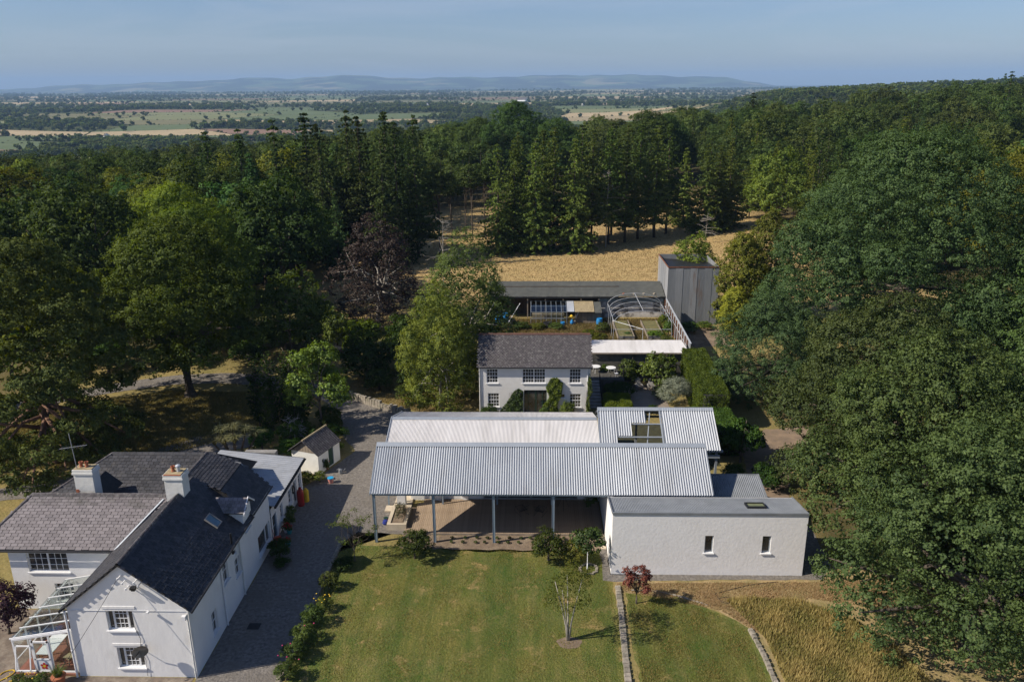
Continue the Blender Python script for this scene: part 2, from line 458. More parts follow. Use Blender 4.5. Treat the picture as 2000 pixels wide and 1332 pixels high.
def grow(a, b, n, s0):
    """n+1 values from a to b, geometric-ish growth"""
    k = np.linspace(0, 1, n + 1)
    lo_, hi_ = 1.0, 60.0
    for _ in range(60):
        g = (lo_ + hi_) / 2
        st = (b - a) * (np.exp(g * k[1]) - 1) / (np.exp(g) - 1)
        if st > s0: lo_ = g
        else: hi_ = g
    return a + (b - a) * (np.exp(g * k) - 1) / (np.exp(g) - 1)


xr = grow(30, 15000, 150, 1.0)
xs = np.concatenate([-xr[::-1], np.arange(-29, 30, 1.0), xr])
ys = np.concatenate([[-120, -60, -20, 0, 6, 12], np.arange(14, 130, 1.0), grow(130, 23000, 260, 1.5)])
tag(grid_mesh(xs, ys, terr, 'ground', [ground_mat()], zones), 'dry summer grassland and woodland floor falling to the valley', kind='structure')

# distant hills
HP = [(-400, -2), (0, -1), (150, 4), (250, 9), (330, 11), (400, 12), (440, 15), (560, 19), (600, 17), (650, 21), (730, 22.5), (760, 20), (850, 16), (930, 17), (1000, 18), (1080, 19), (1150, 20.5), (1300, 16), (1350, 16), (1380, 12.5), (1420, 5), (1450, 1), (1500, -4), (1600, -5), (2400, -6)]


def hillz(X, Y):
    px = 1000 + F_PX * (np.tan(np.arctan2(X, Y) + yaw)) * 0.954
    h = np.interp(px, [p[0] for p in HP], [p[1] for p in HP])
    crest = 32 + (h + 1.2 * np.sin(px * 0.037) + 0.7 * np.sin(px * 0.11)) / F_PX * 15000
    t = sst(11200, 15000, Y)
    w = 0.5 + 0.5 * np.sin(X * 0.0016) * np.sin(Y * 0.0021 + X * 0.0004)
    z = -40 + (crest + 40) * t * (0.93 + 0.07 * w * np.sin(pi * t) * 3)
    z = z - (crest + 20) * 0.5 * sst(15000, 17500, Y)
    return z


def far_mat():
    m = bpy.data.materials.new('hill_cover'); m.use_nodes = True
    nt = m.node_tree; nd = nt.nodes; lk = nt.links
    b = nd['Principled BSDF']; b.inputs['Roughness'].default_value = 1
    tc = nd.new('ShaderNodeTexCoord')
    v = nd.new('ShaderNodeTexVoronoi'); v.inputs['Scale'].default_value = 0.0028
    lk.new(tc.outputs['Object'], v.inputs['Vector'])
    sp = nd.new('ShaderNodeSeparateColor'); lk.new(v.outputs['Color'], sp.inputs[0])
    cr = nd.new('ShaderNodeValToRGB'); cr.color_ramp.interpolation = 'CONSTANT'
    el = cr.color_ramp.elements
    el[0].position = 0; el[0].color = (0.022, 0.034, 0.015, 1)
    el[1].position = 0.32; el[1].color = (0.07, 0.11, 0.045, 1)
    e = el.new(0.66); e.color = (0.10, 0.13, 0.055, 1)
    e = el.new(0.86); e.color = (0.19, 0.18, 0.09, 1)
    lk.new(sp.outputs[0], cr.inputs[0])
    n = nd.new('ShaderNodeTexNoise'); n.inputs['Scale'].default_value = 0.0016; n.inputs['Detail'].default_value = 6
    lk.new(tc.outputs['Object'], n.inputs['Vector'])
    r = nd.new('ShaderNodeMapRange'); r.inputs['From Min'].default_value = 0.48; r.inputs['From Max'].default_value = 0.56
    lk.new(n.outputs['Fac'], r.inputs[0])
    mx = nd.new('ShaderNodeMix'); mx.data_type = 'RGBA'; mx.inputs[7].default_value = (0.018, 0.028, 0.013, 1)
    lk.new(r.outputs[0], mx.inputs[0]); lk.new(cr.outputs[0], mx.inputs[6]); lk.new(mx.outputs[2], b.inputs['Base Color'])
    return m


tag(grid_mesh(np.linspace(-13000, 9000, 360), np.linspace(11000, 17500, 46), hillz, 'hills', [far_mat()]), 'low blue hills along the horizon', kind='structure')

# haze
hz = MB(); hz.box(-15800, -180, -120, 15800, 23800, 330)
hm = bpy.data.materials.new('haze_air'); hm.use_nodes = True
hn = hm.node_tree; hn.nodes.clear()
ho = hn.nodes.new('ShaderNodeOutputMaterial'); pv = hn.nodes.new('ShaderNodeVolumePrincipled')
pv.inputs['Color'].default_value = (0.43, 0.67, 1.0, 1)
pv.inputs['Density'].default_value = 0.000075
pv.inputs['Anisotropy'].default_value = 0.0
hn.links.new(pv.outputs[0], ho.inputs['Volume'])
tag(hz.build('haze', hm), 'pale blue summer haze over the distant plain', kind='stuff')

# ================================================================== buildings
def V(*a): return Vector(a)


def wall(mb, O, U, N, Wd, H, holes=(), depth=0.2):
    """flat wall face with real openings; O base corner, U along, N outward; holes (u0,v0,w,h)"""
    O, U, N = Vector(O), Vector(U).normalized(), Vector(N).normalized()
    Z = Vector((0, 0, 1))
    us = sorted({0, Wd} | {h[0] for h in holes} | {h[0] + h[2] for h in holes})
    vs = sorted({0, H} | {h[1] for h in holes} | {h[1] + h[3] for h in holes})
    for i in range(len(us) - 1):
        for j in range(len(vs) - 1):
            cu, cv = (us[i] + us[i + 1]) / 2, (vs[j] + vs[j + 1]) / 2
            if any(h[0] < cu < h[0] + h[2] and h[1] < cv < h[1] + h[3] for h in holes): continue
            a = O + U * us[i] + Z * vs[j]; b = O + U * us[i + 1] + Z * vs[j]
            c = O + U * us[i + 1] + Z * vs[j + 1]; d = O + U * us[i] + Z * vs[j + 1]
            mb.quad(a, b, c, d)
    for (u, v, w, h) in holes:
        p = [O + U * u + Z * v, O + U * (u + w) + Z * v, O + U * (u + w) + Z * (v + h), O + U * u + Z * (v + h)]
        q = [k - N * depth for k in p]
        for k in range(4):
            mb.quad(p[k], q[k], q[(k + 1) % 4], p[(k + 1) % 4])


def window(par, O, U, N, hole, cols=2, rows=2, depth=0.2, sill=True, bar=0.03, fr=0.06, fmat=None, mull=(), gmat=None, smat=None, label=None, split=True, name='window'):
    """a window unit set back in its opening: frame(root part) > glazing_bars, pane, sill"""
    O, U, N = Vector(O), Vector(U).normalized(), Vector(N).normalized(); Z = Vector((0, 0, 1))
    u, v, w, h = hole
    fmat = fmat or M_paint
    B = O + U * u + Z * v - N * (depth * 0.82)
    f = MB()
    f.obox(B, U * w, Z * fr, N * 0.07); f.obox(B + Z * (h - fr), U * w, Z * fr, N * 0.07)
    f.obox(B + Z * fr, U * fr, Z * (h - 2 * fr), N * 0.07); f.obox(B + U * (w - fr) + Z * fr, U * fr, Z * (h - 2 * fr), N * 0.07)
    if split: f.obox(B + U * fr + Z * (h * 0.5 - 0.025), U * (w - 2 * fr), Z * 0.05, N * 0.06)
    for m_ in mull: f.obox(B + U * (m_ - 0.05) + Z * fr, U * 0.10, Z * (h - 2 * fr), N * 0.075)
    o = f.build(name, fmat, par)
    if label: o['label'] = label
    if cols > 1 or rows > 1:
        g = MB()
        spans = []
        edges = [fr] + [x for m_ in mull for x in (m_ - 0.05, m_ + 0.05)] + [w - fr]
        for k in range(0, len(edges), 2): spans.append((edges[k], edges[k + 1]))
        for a, b in spans:
            for c in range(1, cols): g.obox(B + U * (a + (b - a) * c / cols - bar / 2) + Z * fr + N * 0.01, U * bar, Z * (h - 2 * fr), N * 0.035)
            for r in range(1, rows):
                if split and abs(r / rows - 0.5) < 0.01: continue
                g.obox(B + U * a + Z * (h * r / rows - bar / 2) + N * 0.012, U * (b - a), Z * bar, N * 0.03)
        g.build('glazing_bars', fmat, o)
    p = MB(); p.obox(B + U * (fr * .5) + Z * (fr * .5) + N * 0.004, U * (w - fr), Z * (h - fr), N * 0.012); p.build('pane', gmat or M_glassd, o)
    if sill:
        s = MB(); s.obox(O + U * (u - 0.08) + Z * (v - 0.09) - N * (depth * 0.8), U * (w + 0.16), Z * 0.085, N * (depth * 0.8 + 0.09)); s.build('sill', smat or M_paint, o)
    return o


def corr(mb, O, U, Vd, L, H, pitch, amp, seg=6, trap=False):
    """corrugated sheet: O lower-left corner, U across ridges, Vd up slope"""
    O, U, Vd = Vector(O), Vector(U).normalized(), Vector(Vd).normalized()
    N = U.cross(Vd)
    n = max(2, int(round(L / pitch)) * seg)
    vs = []
    for i in range(n + 1):
        u = L * i / n; ph = (u / pitch) % 1.0
        if trap:
            hgt = amp * (max(0, min(1, (0.30 - abs(ph - 0.5)) / 0.08)))
        else:
            hgt = amp * 0.5 * (1 + cos(2 * pi * ph))
        p = O + U * u + N * hgt
        vs += [p, p + Vd * H]
    mb.add(vs, [(2 * i, 2 * i + 2, 2 * i + 3, 2 * i + 1) for i in range(n)])


def inpoly(poly, u, v):
    c = False; n = len(poly)
    for i in range(n):
        x0, y0 = poly[i]; x1, y1 = poly[(i + 1) % n]
        if (y0 > v) != (y1 > v) and u < (x1 - x0) * (v - y0) / (y1 - y0) + x0: c = not c
    return c


def slate_spots(poly, w, e, rnd):
    us = [p[0] for p in poly]; vs = [p[1] for p in poly]
    out = []; r = 0; v = min(vs)
    while v < max(vs) - e * 0.3:
        u = min(us) + (w / 2 if r % 2 else 0)
        while u < max(us):
            if inpoly(poly, u, v + e * 0.5): out.append((u, v, rnd.random()))
            u += w
        v += e; r += 1
    return out


def slate_box(mb, O, U, Vd, N, u, v, w, e, t, rnd, clip=0.9):
    a = O + U * (u - w * 0.5 + 0.014) + Vd * (v + rnd.uniform(-.012, .012)) + N * (t + 0.012 + rnd.uniform(0, .008))
    W2 = U * (w - 0.028); L2 = Vd * (e * 1.12) - N * (t * 0.95)
    mb.tint = rnd.random()
    b = a + W2; c = b + L2; d = a + L2
    dn = -N * t
    mb.add([a, b, c, d, a + dn, b + dn], [(0, 1, 2, 3), (4, 5, 1, 0)])
    mb.tint = 0.5


def slated(par, name, O, U, Vd, poly, w, e, m, seed, t=0.028, parts=0, rootlast=True):
    """slated slope made of individual slates; the first `parts` (nearest) as objects of their own, the rest joined"""
    O, U, Vd = Vector(O), Vector(U).normalized(), Vector(Vd).normalized(); N = U.cross(Vd).normalized()
    rnd = random.Random(seed)
    sp = slate_spots(poly, w, e, rnd)
    if parts:
        me = None
        for (u, v, r) in sp[:parts]:
            if me is None:
                b = MB(); b.obox((-w / 2 + 0.017, 0, 0), (w - 0.034, 0, 0), (0, e * 1.1, -t * 0.95), (0, 0, t)); o = b.build('slate', m, par); me = o.data
            else:
                o = bpy.data.objects.new('slate', me); COL.objects.link(o); o.parent = par
            P_ = O + U * u + Vd * (v + rnd.uniform(-.015, .015)) + N * (0.012 + rnd.uniform(0, .01))
            M_ = Matrix((U, Vd, N)).transposed().to_4x4(); M_.translation = P_
            o.matrix_local = M_ @ Matrix.Rotation(rnd.uniform(-.02, .02), 4, 'Z')
        sp = sp[parts:]
    if sp:
        b = MB()
        for (u, v, r) in sp: slate_box(b, O, U, Vd, N, u, v, w, e, t, rnd)
        tag(b.build(name, m, par), kind='stuff')


def slab(mb, pts, th=0.1):
    """thick slab from a planar polygon (top), thickness downwards along normal"""
    pts = [Vector(p) for p in pts]
    n = (pts[1] - pts[0]).cross(pts[2] - pts[0]).normalized()
    if n.z < 0: pts = pts[::-1]; n = -n
    lo_ = [p - n * th for p in pts]; k = len(pts)
    mb.add(pts + lo_, [tuple(range(k)), tuple(range(2 * k - 1, k - 1, -1))] + [(i, i + k, (i + 1) % k + k, (i + 1) % k)[::-1] for i in range(k)])


def ridgecap(par, a, b, w=0.16, n=None, m=None):
    """row of ridge tiles from a to b"""
    a, b = Vector(a), Vector(b); L = (b - a).length; n = n or max(3, int(L / 0.45))
    d = (b - a).normalized(); s = d.cross(Vector((0, 0, 1))).normalized(); u = s.cross(d)
    mb = MB()
    for i in range(n):
        p = a + d * (L * i / n); q = a + d * (L * (i + 0.97) / n); mb.tint = random.random()
        k = random.uniform(0, 0.012)
        vs = []
        for c in (p, q):
            vs += [c + s * w - u * (w * 0.75 - k), c + s * w * 0.5 + u * (0.02 + k), c + u * (0.05 + k), c - s * w * 0.5 + u * (0.02 + k), c - s * w - u * (w * 0.75 - k)]
        mb.add(vs, [(j, j + 1, j + 6, j + 5) for j in range(4)])
    return tag(mb.build('ridge_tiles', m or M_ridge, par), kind='stuff')


def pipe_down(par, x, y, z0, z1, m, r=0.045):
    mb = MB(); mb.tube([(x, y, z0), (x, y, z1)], r, n=8)
    for z in np.arange(z0 + 0.4, z1, 1.4): mb.lathe((x, y, z), [(r + .015, 0), (r + .015, .06)], 8)
    return mb.build('downpipe', m, par)


PX, NX, PY, NY = V(1, 0, 0), V(-1, 0, 0), V(0, 1, 0), V(0, -1, 0)

# ------------------------------------------------------------ old farmhouse (left foreground)
fh = thing('farmhouse', 'rambling white farmhouse with dark slate roofs and two chimneys at lower left', 'house', (-22.5, 42, 0))
fh.location = (0, 0, 0)
wb = MB()
# front block walls
g_hole = [(2.15, 3.12, 1.5, 1.3), (2.4, 0.62, 1.5, 1.35)]
wall(wb, (-25.9, 37.65, 0), PX, NY, 6.8, 4.6, g_hole, 0.26)
wb.poly([(-25.9, 37.65, 4.6), (-19.1, 37.65, 4.6), (-22.55, 37.65, 7.38)])
r_hole = [(2.7, 0.75, 0.75, 1.45), (5.0, 2.65, 0.85, 1.5), (6.9, 1.9, 0.8, 1.25), (11.2, 0.7, 2.5, 1.5), (7.0, 3.45, 0.45, 0.4)]
wall(wb, (-19.1, 37.65, 0), PY, PX, 14.0, 4.6, r_hole, 0.2)
wall(wb, (-25.9, 51.65, 0), NY, NX, 14.0, 4.6)
wall(wb, (-19.1, 51.65, 0), NX, PY, 6.8, 4.6)
wb.poly([(-19.1, 51.65, 4.6), (-25.9, 51.65, 4.6), (-23.2, 51.65, 7.1), (-20.8, 51.65, 6.6)])
# left wing walls
w_hole = [(-0.0 + 1.15, 2.75, 2.6, 1.35), (6.35, 3.2, 0.55, 0.9), (2.6, 0.6, 1.2, 1.3)]
wall(wb, (-33.2, 43.8, 0), PX, NY, 7.35, 4.5, w_hole, 0.22)
wall(wb, (-33.2, 49.3, 0), NY, NX, 5.5, 4.5)
# rear block
wall(wb, (-33.4, 56.6, 0), NY, NX, 7.4, 4.2)
wall(wb, (-22.0, 56.6, 0), NX, PY, 11.4, 4.2)
wall(wb, (-22.0, 51.6, 0), PY, PX, 5.0, 4.2)
wl = wb.build('wall', M_white, fh)
# plinth band / window hood mouldings on the gable
for (u, v, w, h) in g_hole:
    hm_ = MB(); hm_.obox((-25.9 + u - 0.18, 37.65, v + h + 0.12), (w + 0.36, 0, 0), (0, -0.035, 0), (0, 0, 0.16)); hm_.build('hood_moulding', M_white, fh)
for i, hl in enumerate(g_hole):
    window(fh, (-25.9, 37.65, 0), PX, NY, hl, 1, 1, 0.26, True, mull=(0.36, 1.14), split=False)
    gb = MB(); B = V(-25.9 + hl[0], 37.65 + 0.213, hl[1])
    for c in (1, 2): gb.obox(B + V(0.41 + c * 0.226, -0.045, 0.06), (0.028, 0, 0), (0, 0.03, 0), (0, 0, hl[3] - .12))
    for r in (1, 2, 3): gb.obox(B + V(0.41, -0.05, hl[3] * r / 4), (0.68, 0, 0), (0, 0.03, 0), (0, 0, 0.028 if r != 2 else 0.05))
    gb.build('sash_bars', M_paint, fh)
for k, hl in enumerate(r_hole):
    if k == 3: window(fh, (-19.1, 37.65, 0), PY, PX, hl, 1, 1, 0.2, True, mull=(1.75,), split=False, fr=0.08, label='wide picture window in the drive side wall')
    elif k == 4: window(fh, (-19.1, 37.65, 0), PY, PX, hl, 1, 1, 0.12, False, split=False)
    else: window(fh, (-19.1, 37.65, 0), PY, PX, hl, 2, 2, 0.2, True)
window(fh, (-33.2, 43.8, 0), PX, NY, w_hole[0], 3, 3, 0.22, True, mull=(1.3,), split=False, fr=0.07)
window(fh, (-33.2, 43.8, 0), PX, NY, w_hole[1], 1, 2, 0.15, False)
window(fh, (-33.2, 43.8, 0), PX, NY, w_hole[2], 3, 4, 0.22, True)

# --- front block roof (ridge along Y, west slope and east slope)
rf = MB()
ez, rz_, rx = 4.72, 7.46, -22.55
slab(rf, [(-26.15, 37.5, 4.52), (rx, 37.5, rz_ - .02), (rx, 47.8, rz_ - .02), (-26.15, 47.8, 4.52)], 0.09)
slab(rf, [(-18.85, 37.5, 4.52), (rx, 37.5, rz_ - .021), (rx, 47.8, rz_ - .021), (-18.85, 47.8, 4.52)], 0.09)
# second segment, kinked
slab(rf, [(-26.1, 47.8, 4.6), (-23.2, 47.8, 7.3), (-23.2, 51.8, 7.3), (-26.1, 51.8, 4.6)], 0.09)
slab(rf, [(-23.2, 47.8, 7.301), (-20.8, 47.8, 6.52), (-20.8, 51.8, 6.52), (-23.2, 51.8, 7.301)], 0.09)
slab(rf, [(-18.85, 47.8, 4.66), (-20.8, 47.8, 6.521), (-20.8, 51.8, 6.521), (-18.85, 51.8, 4.66)], 0.09)
rf.poly([(-26.1, 47.79, 4.5), (-23.2, 47.79, 7.2), (-20.8, 47.79, 6.42), (-18.85, 47.79, 4.56), (-18.85, 47.79, 4.3), (-26.1, 47.79, 4.3)])
# left wing
slab(rf, [(-35.0, 43.45, 4.55), (-25.0, 43.45, 4.55), (-23.6, 46.5, 6.78), (-32.7, 46.5, 6.78)], 0.09)
slab(rf, [(-35.0, 49.5, 4.55), (-24.5, 49.5, 4.55), (-23.6, 46.5, 6.779), (-32.7, 46.5, 6.779)], 0.09)
slab(rf, [(-35.0, 43.45, 4.551), (-35.0, 49.5, 4.551), (-32.7, 46.5, 6.778)], 0.09)
# rear roof, hipped both ends
slab(rf, [(-35.3, 49.3, 4.1), (-24.0, 49.3, 4.1), (-23.2, 53.2, 6.55), (-30.8, 53.2, 6.55)], 0.09)
slab(rf, [(-33.8, 57.0, 4.1), (-21.6, 57.0, 4.1), (-23.0, 53.2, 6.549), (-30.8, 53.2, 6.549)], 0.09)
slab(rf, [(-35.3, 49.3, 4.1), (-33.8, 57.0, 4.1), (-30.8, 53.2, 6.548)], 0.09)
slab(rf, [(-21.6, 51.9, 4.1), (-21.6, 57.0, 4.1), (-23.0, 53.2, 6.548)], 0.09)
# little cross gable in the valley
slab(rf, [(-31.0, 47.3, 5.6), (-29.9, 47.3, 6.55), (-29.9, 50.4, 6.55), (-31.0, 50.4, 5.6)], 0.07)
slab(rf, [(-28.8, 47.3, 5.6), (-29.9, 47.3, 6.549), (-29.9, 50.4, 6.549), (-28.8, 50.4, 5.6)], 0.07)
roof = rf.build('roof', M_slate_bed, fh)


def vec(a, b): return (Vector(b) - Vector(a))


# slates: east slope of the front block (U runs -Y so that N = U x V points out)
def slope_slates(par, a, b, c, d, w, e, m, seed, parts=0, name='slates'):
    """a,b eave ends, c above b, d above a (planar quad); a->b is U"""
    a, b, c, d = map(Vector, (a, b, c, d))
    U = (b - a).normalized(); n = U.cross(d - a).normalized()
    if n.z < 0:
        a, b, c, d = b, a, d, c; U = -U; n = U.cross(d - a).normalized()
    Vd = n.cross(U).normalized()
    poly = [(0, 0), ((b - a).dot(U), 0), ((c - a).dot(U), (c - a).dot(Vd)), ((d - a).dot(U), (d - a).dot(Vd))]
    slated(par, name, a, U, Vd, poly, w, e, m, seed, parts=parts)


slope_slates(roof, (-18.85, 47.8, 4.52), (-18.85, 37.5, 4.52), (rx, 37.5, rz_), (rx, 47.8, rz_), 0.32, 0.235, M_slate_d, 1)
slope_slates(roof, (-26.15, 37.5, 4.52), (-26.15, 47.8, 4.52), (rx, 47.8, rz_), (rx, 37.5, rz_), 0.32, 0.235, M_slate_d, 2)
slope_slates(roof, (-18.85, 51.8, 4.66), (-18.85, 47.8, 4.66), (-20.8, 47.8, 6.52), (-20.8, 51.8, 6.52), 0.32, 0.235, M_slate_d, 3)
slope_slates(roof, (-20.8, 51.8, 6.52), (-20.8, 47.8, 6.52), (-23.2, 47.8, 7.3), (-23.2, 51.8, 7.3), 0.32, 0.235, M_slate_d, 4)
slope_slates(roof, (-26.1, 47.8, 4.6), (-26.1, 51.8, 4.6), (-23.2, 51.8, 7.3), (-23.2, 47.8, 7.3), 0.32, 0.235, M_slate_d, 5)
slope_slates(roof, (-35.0, 43.45, 4.56), (-25.0, 43.45, 4.56), (-23.6, 46.5, 6.79), (-32.7, 46.5, 6.79), 0.44, 0.215, M_slate_w, 6, parts=300)
slope_slates(roof, (-35.3, 49.3, 4.1), (-24.0, 49.3, 4.1), (-23.2, 53.2, 6.55), (-30.8, 53.2, 6.55), 0.40, 0.26, M_slate_d, 7)
slope_slates(roof, (-35.3, 49.3, 4.1), (-33.8, 57.0, 4.1), (-30.8, 53.2, 6.55), (-30.81, 53.19, 6.55), 0.40, 0.26, M_slate_d, 8)
ridgecap(roof, (rx, 37.5, rz_ + .03), (rx, 45.2, rz_ + .03), 0.13, m=M_slate_o)
ridgecap(roof, (-23.2, 46.9, 7.33), (-23.2, 51.8, 7.33), 0.13, m=M_slate_o)
ridgecap(roof, (-32.7, 46.5, 6.84), (-23.6, 46.5, 6.84), 0.17, m=M_slate_o)
ridgecap(roof, (-32.7, 46.5, 6.83), (-35.0, 43.45, 4.62), 0.17, m=M_slate_o)
ridgecap(roof, (-30.8, 53.2, 6.6), (-23.1, 53.2, 6.6), 0.16, m=M_slate_d)
ridgecap(roof, (-30.8, 53.2, 6.6), (-35.3, 49.3, 4.16), 0.14, m=M_slate_o)
# gutters and fascia
gt = MB()
gt.tube([(-18.78, 37.4, 4.5), (-18.78, 47.75, 4.5)], 0.07, n=6); gt.tube([(-18.78, 47.85, 4.62), (-18.78, 51.85, 4.62)], 0.07, n=6)
gt.tube([(-35.0, 43.36, 4.5), (-25.9, 43.36, 4.5)], 0.08, n=6); gt.tube([(-26.2, 37.4, 4.46), (-26.2, 43.3, 4.46)], 0.08, n=6)
gt.build('gutter', M_cast, fh)
vf = MB(); vf.obox((-24.0, 46.2, 6.62), (-2.1, -2.8, -2.0), (0.12, -0.02, 0.02), (0, 0, 0.04)); vf.build('lead_valley', M_flash, fh)
bb = MB(); bb.obox((-26.2, 37.52, 4.36), (3.65, 0, 2.93), (0, 0.06, 0), (0, 0, 0.09)); bb.obox((-18.8, 37.52, 4.36), (-3.75, 0, 2.93), (0, 0.06, 0), (0, 0, 0.09)); bb.build('barge_trim', M_conc, fh)
pipe_down(fh, -26.0, 37.56, 0, 4.4, M_paint, 0.06)
pipe_down(fh, -19.03, 42.3, 0, 4.4, M_paint, 0.05)
pipe_down(fh, -19.03, 45.5, 0, 4.4, M_whiteold, 0.045)
pipe_down(fh, -19.15, 37.57, 0, 4.3, M_whiteold, 0.045)
fp = MB(); fp.tube([(-18.98, 44.2, 3.9), (-18.98, 44.2, 5.4)], 0.07, n=8); fp.build('flue_pipe', M_black, fh)


def chimney(x, y, z0, z1, wx, wy, cowl=False, broken=False):
    b = MB(); b.box(x - wx / 2, y - wy / 2, z0, x + wx / 2, y + wy / 2, z1 - .32)
    b.box(x - wx / 2 - .07, y - wy / 2 - .07, z1 - .32, x + wx / 2 + .07, y + wy / 2 + .07, z1 - .2)
    b.box(x - wx / 2 - .04, y - wy / 2 - .04, z1 - .2, x + wx / 2 + .04, y + wy / 2 + .04, z1)
    c = b.build('chimney', M_whiteold, fh)
    m = MB(); m.obox((x - wx / 2 + .03, y - wy / 2 + .03, z1 + .002), (wx - .06, 0, 0), (0, wy - .06, 0), (0, 0, .05)); m.build('flaunching', M_lichen, c)
    bk = MB()
    if broken:
        for i in range(5):
            bk.box(x - wx / 2 - .012, y - wy / 2 - .012, z0 + .95 + i * .085, x - wx / 2 + .18 + .07 * (i % 2), y - wy / 2 + .02, z0 + 1.02 + i * .085)
    else:
        for i in range(10): bk.obox((x - wx / 2 + .02 + i * (wx - .05) / 10, y - wy / 2 - .05, z1 - .005), ((wx - .1) / 10, 0, 0), (0, .16, 0), (0, 0, .045))
    tag(bk.build('exposed_bricks', M_terra, c), kind='stuff')
    for i, dx in enumerate((-.25, .12) if not cowl else (-.12,)):
        p = MB(); p.lathe((x + dx, y, z1 + .05), [(.12, 0), (.12, .06), (.10, .08), (.105, .28), (.135, .3), (.135, .36), (.10, .36), (.09, .1)], 12, False); p.build('chimney_pot', M_terra, c)
    if cowl:
        p = MB(); p.lathe((x + .22, y, z1 + .05), [(.11, 0), (.11, .32)], 12); p.lathe((x + .22, y, z1 + .42), [(.17, 0), (.15, .06), (.05, .11), (.005, .12)], 12)
        p.tube([(x + .12, y, z1 + .3), (x + .12, y, z1 + .45)], .012); p.tube([(x + .32, y, z1 + .3), (x + .32, y, z1 + .45)], .012)
        p.build('metal_cowl', M_corr, c)
    return c


chimney(-29.5, 47.5, 5.5, 8.25, 1.25, 0.85, broken=True)
chimney(-22.75, 45.9, 6.2, 8.75, 1.15, 0.95, cowl=True)
# dormer
dm = MB()
dm.box(-20.4, 46.5, 4.2, -19.02, 48.0, 5.55)
dmo = dm.build('dormer', M_white, fh)
d2 = MB(); slab(d2, [(-21.9, 46.3, 5.55), (-18.8, 46.3, 5.55), (-18.8, 47.25, 6.25), (-21.4, 47.25, 6.25)], .08); slab(d2, [(-21.9, 48.2, 5.55), (-18.8, 48.2, 5.55), (-18.8, 47.25, 6.249), (-21.4, 47.25, 6.249)], .08)
d2.build('dormer_roof', M_slate_o, dmo)
slope_slates(dmo, (-21.7, 46.3, 5.56), (-18.8, 46.3, 5.56), (-18.8, 47.25, 6.26), (-21.4, 47.25, 6.26), 0.3, 0.22, M_slate_w, 12)
d3 = MB(); d3.obox((-18.84, 46.22, 5.42), (0.05, 0, 0), (0, 1.03, .78), (0, 0, .12)); d3.obox((-18.84, 48.28, 5.42), (0.05, 0, 0), (0, -1.03, .78), (0, 0, .12))
d3.poly([(-19.0, 46.5, 5.5), (-19.0, 48.0, 5.5), (-19.0, 47.25, 6.1)]); d3.build('bargeboard', M_paint, dmo)
window(fh, (-19.04, 46.5, 0), PY, PX, (.3, 3.9, .9, 1.4), 2, 2, 0.1, True)
# rooflight
rl = MB(); Vs = (Vector((rx, 0, rz_)) - Vector((-18.85, 0, 4.52))).normalized(); Ns = V(-Vs.z, 0, Vs.x) * -1
if Ns.z < 0: Ns = -Ns
B = Vector((-18.85, 44.6, 4.52)) + Vs * 1.45 + Ns * .02
rl.obox(B, V(0, .8, 0), Vs * .07, Ns * .12); rl.obox(B + Vs * .93, V(0, .8, 0), Vs * .07, Ns * .12); rl.obox(B + Vs * .07, V(0, .06, 0), Vs * .86, Ns * .12); rl.obox(B + Vs * .07 + V(0, .74, 0), V(0, .06, 0), Vs * .86, Ns * .12)
ro = rl.build('rooflight', M_conc, fh)
rp = MB(); rp.obox(B + Vs * .06 + V(0, .05, 0) + Ns * .05, V(0, .7, 0), Vs * .88, Ns * .02); rp.build('pane', mat('blue_glass', (.12, .22, .28), None, 2, .08), ro)

# --- metal roofed annex
ax = thing('annex', 'low white annex with a ribbed metal roof joining the farmhouse', 'annex')
ab = MB()
a_hole = [(0.25, 0.1, 0.9, 2.0), (2.05, 0.8, 0.65, 1.2), (4.15, 0.8, 0.85, 1.2), (5.6, 0.1, 0.8, 2.0), (6.9, 0.7, 0.75, 1.3)]
wall(ab, (-19.05, 51.65, 0), PY, PX, 7.95, 2.85, a_hole, 0.2)
wall(ab, (-19.05, 59.6, 0), NX, PY, 6.4, 3.0)
wall(ab, (-25.45, 59.6, 0), NY, NX, 7.95, 3.2)
ab.poly([(-19.05, 59.6, 2.85), (-19.05, 59.6, 3.0), (-25.45, 59.6, 3.6), (-25.45, 59.6, 3.0)])
ab.build('wall', M_white, ax)
for k, hl in enumerate(a_hole):
    if k in (0, 3):
        window(ax, (-19.05, 51.65, 0), PY, PX, hl, 1, 2, 0.18, False, fr=.09, fmat=M_steel if k == 0 else M_paint, name='door')
    else: window(ax, (-19.05, 51.65, 0), PY, PX, hl, 2, 3, 0.2, True, split=False)
rm = MB(); slope = (3.72 - 3.02) / 6.85
corr(rm, (-18.78, 51.85, 3.02), (0, 1, 0), (-6.85, 0, 0.70), 8.0, 6.88, 0.333, 0.035, 8, True)
rmo = rm.build('roof', M_annex, ax)
fm = MB(); fm.obox((-18.8, 51.8, 2.82), (0.06, 0, 0), (0, 8.1, 0), (0, 0, .2)); fm.obox((-18.8, 59.86, 2.85), (-6.8, 0, .7), (0, .05, 0), (0, 0, .17)); fm.build('fascia', M_cast, ax)
g2 = MB(); g2.tube([(-18.68, 51.8, 2.9), (-18.68, 59.9, 2.9)], .06, n=6); g2.build('gutter', M_cast, ax)
mt = MB(); mt.obox((-20.4, 51.9, 3.12), (1.55, 0, -.16), (0, .9, 0), (0, 0, .05)); mt.build('lead_apron', M_flash, ax)
sd = thing('flat_antenna', 'small white flat rectangular antenna tilted on the ribbed metal roof', 'antenna', (-21.9, 53.0, 3.3), radians(25))
b = MB(); b.tube([(0, 0, 0), (0, 0, .45)], .025); b.build('mast', M_black, sd)
b = MB(); b.obox((-.42, -.2, .42), (.84, 0, .22), (0, .42, .2), (0, 0, .035)); b.build('panel', M_paint, sd)

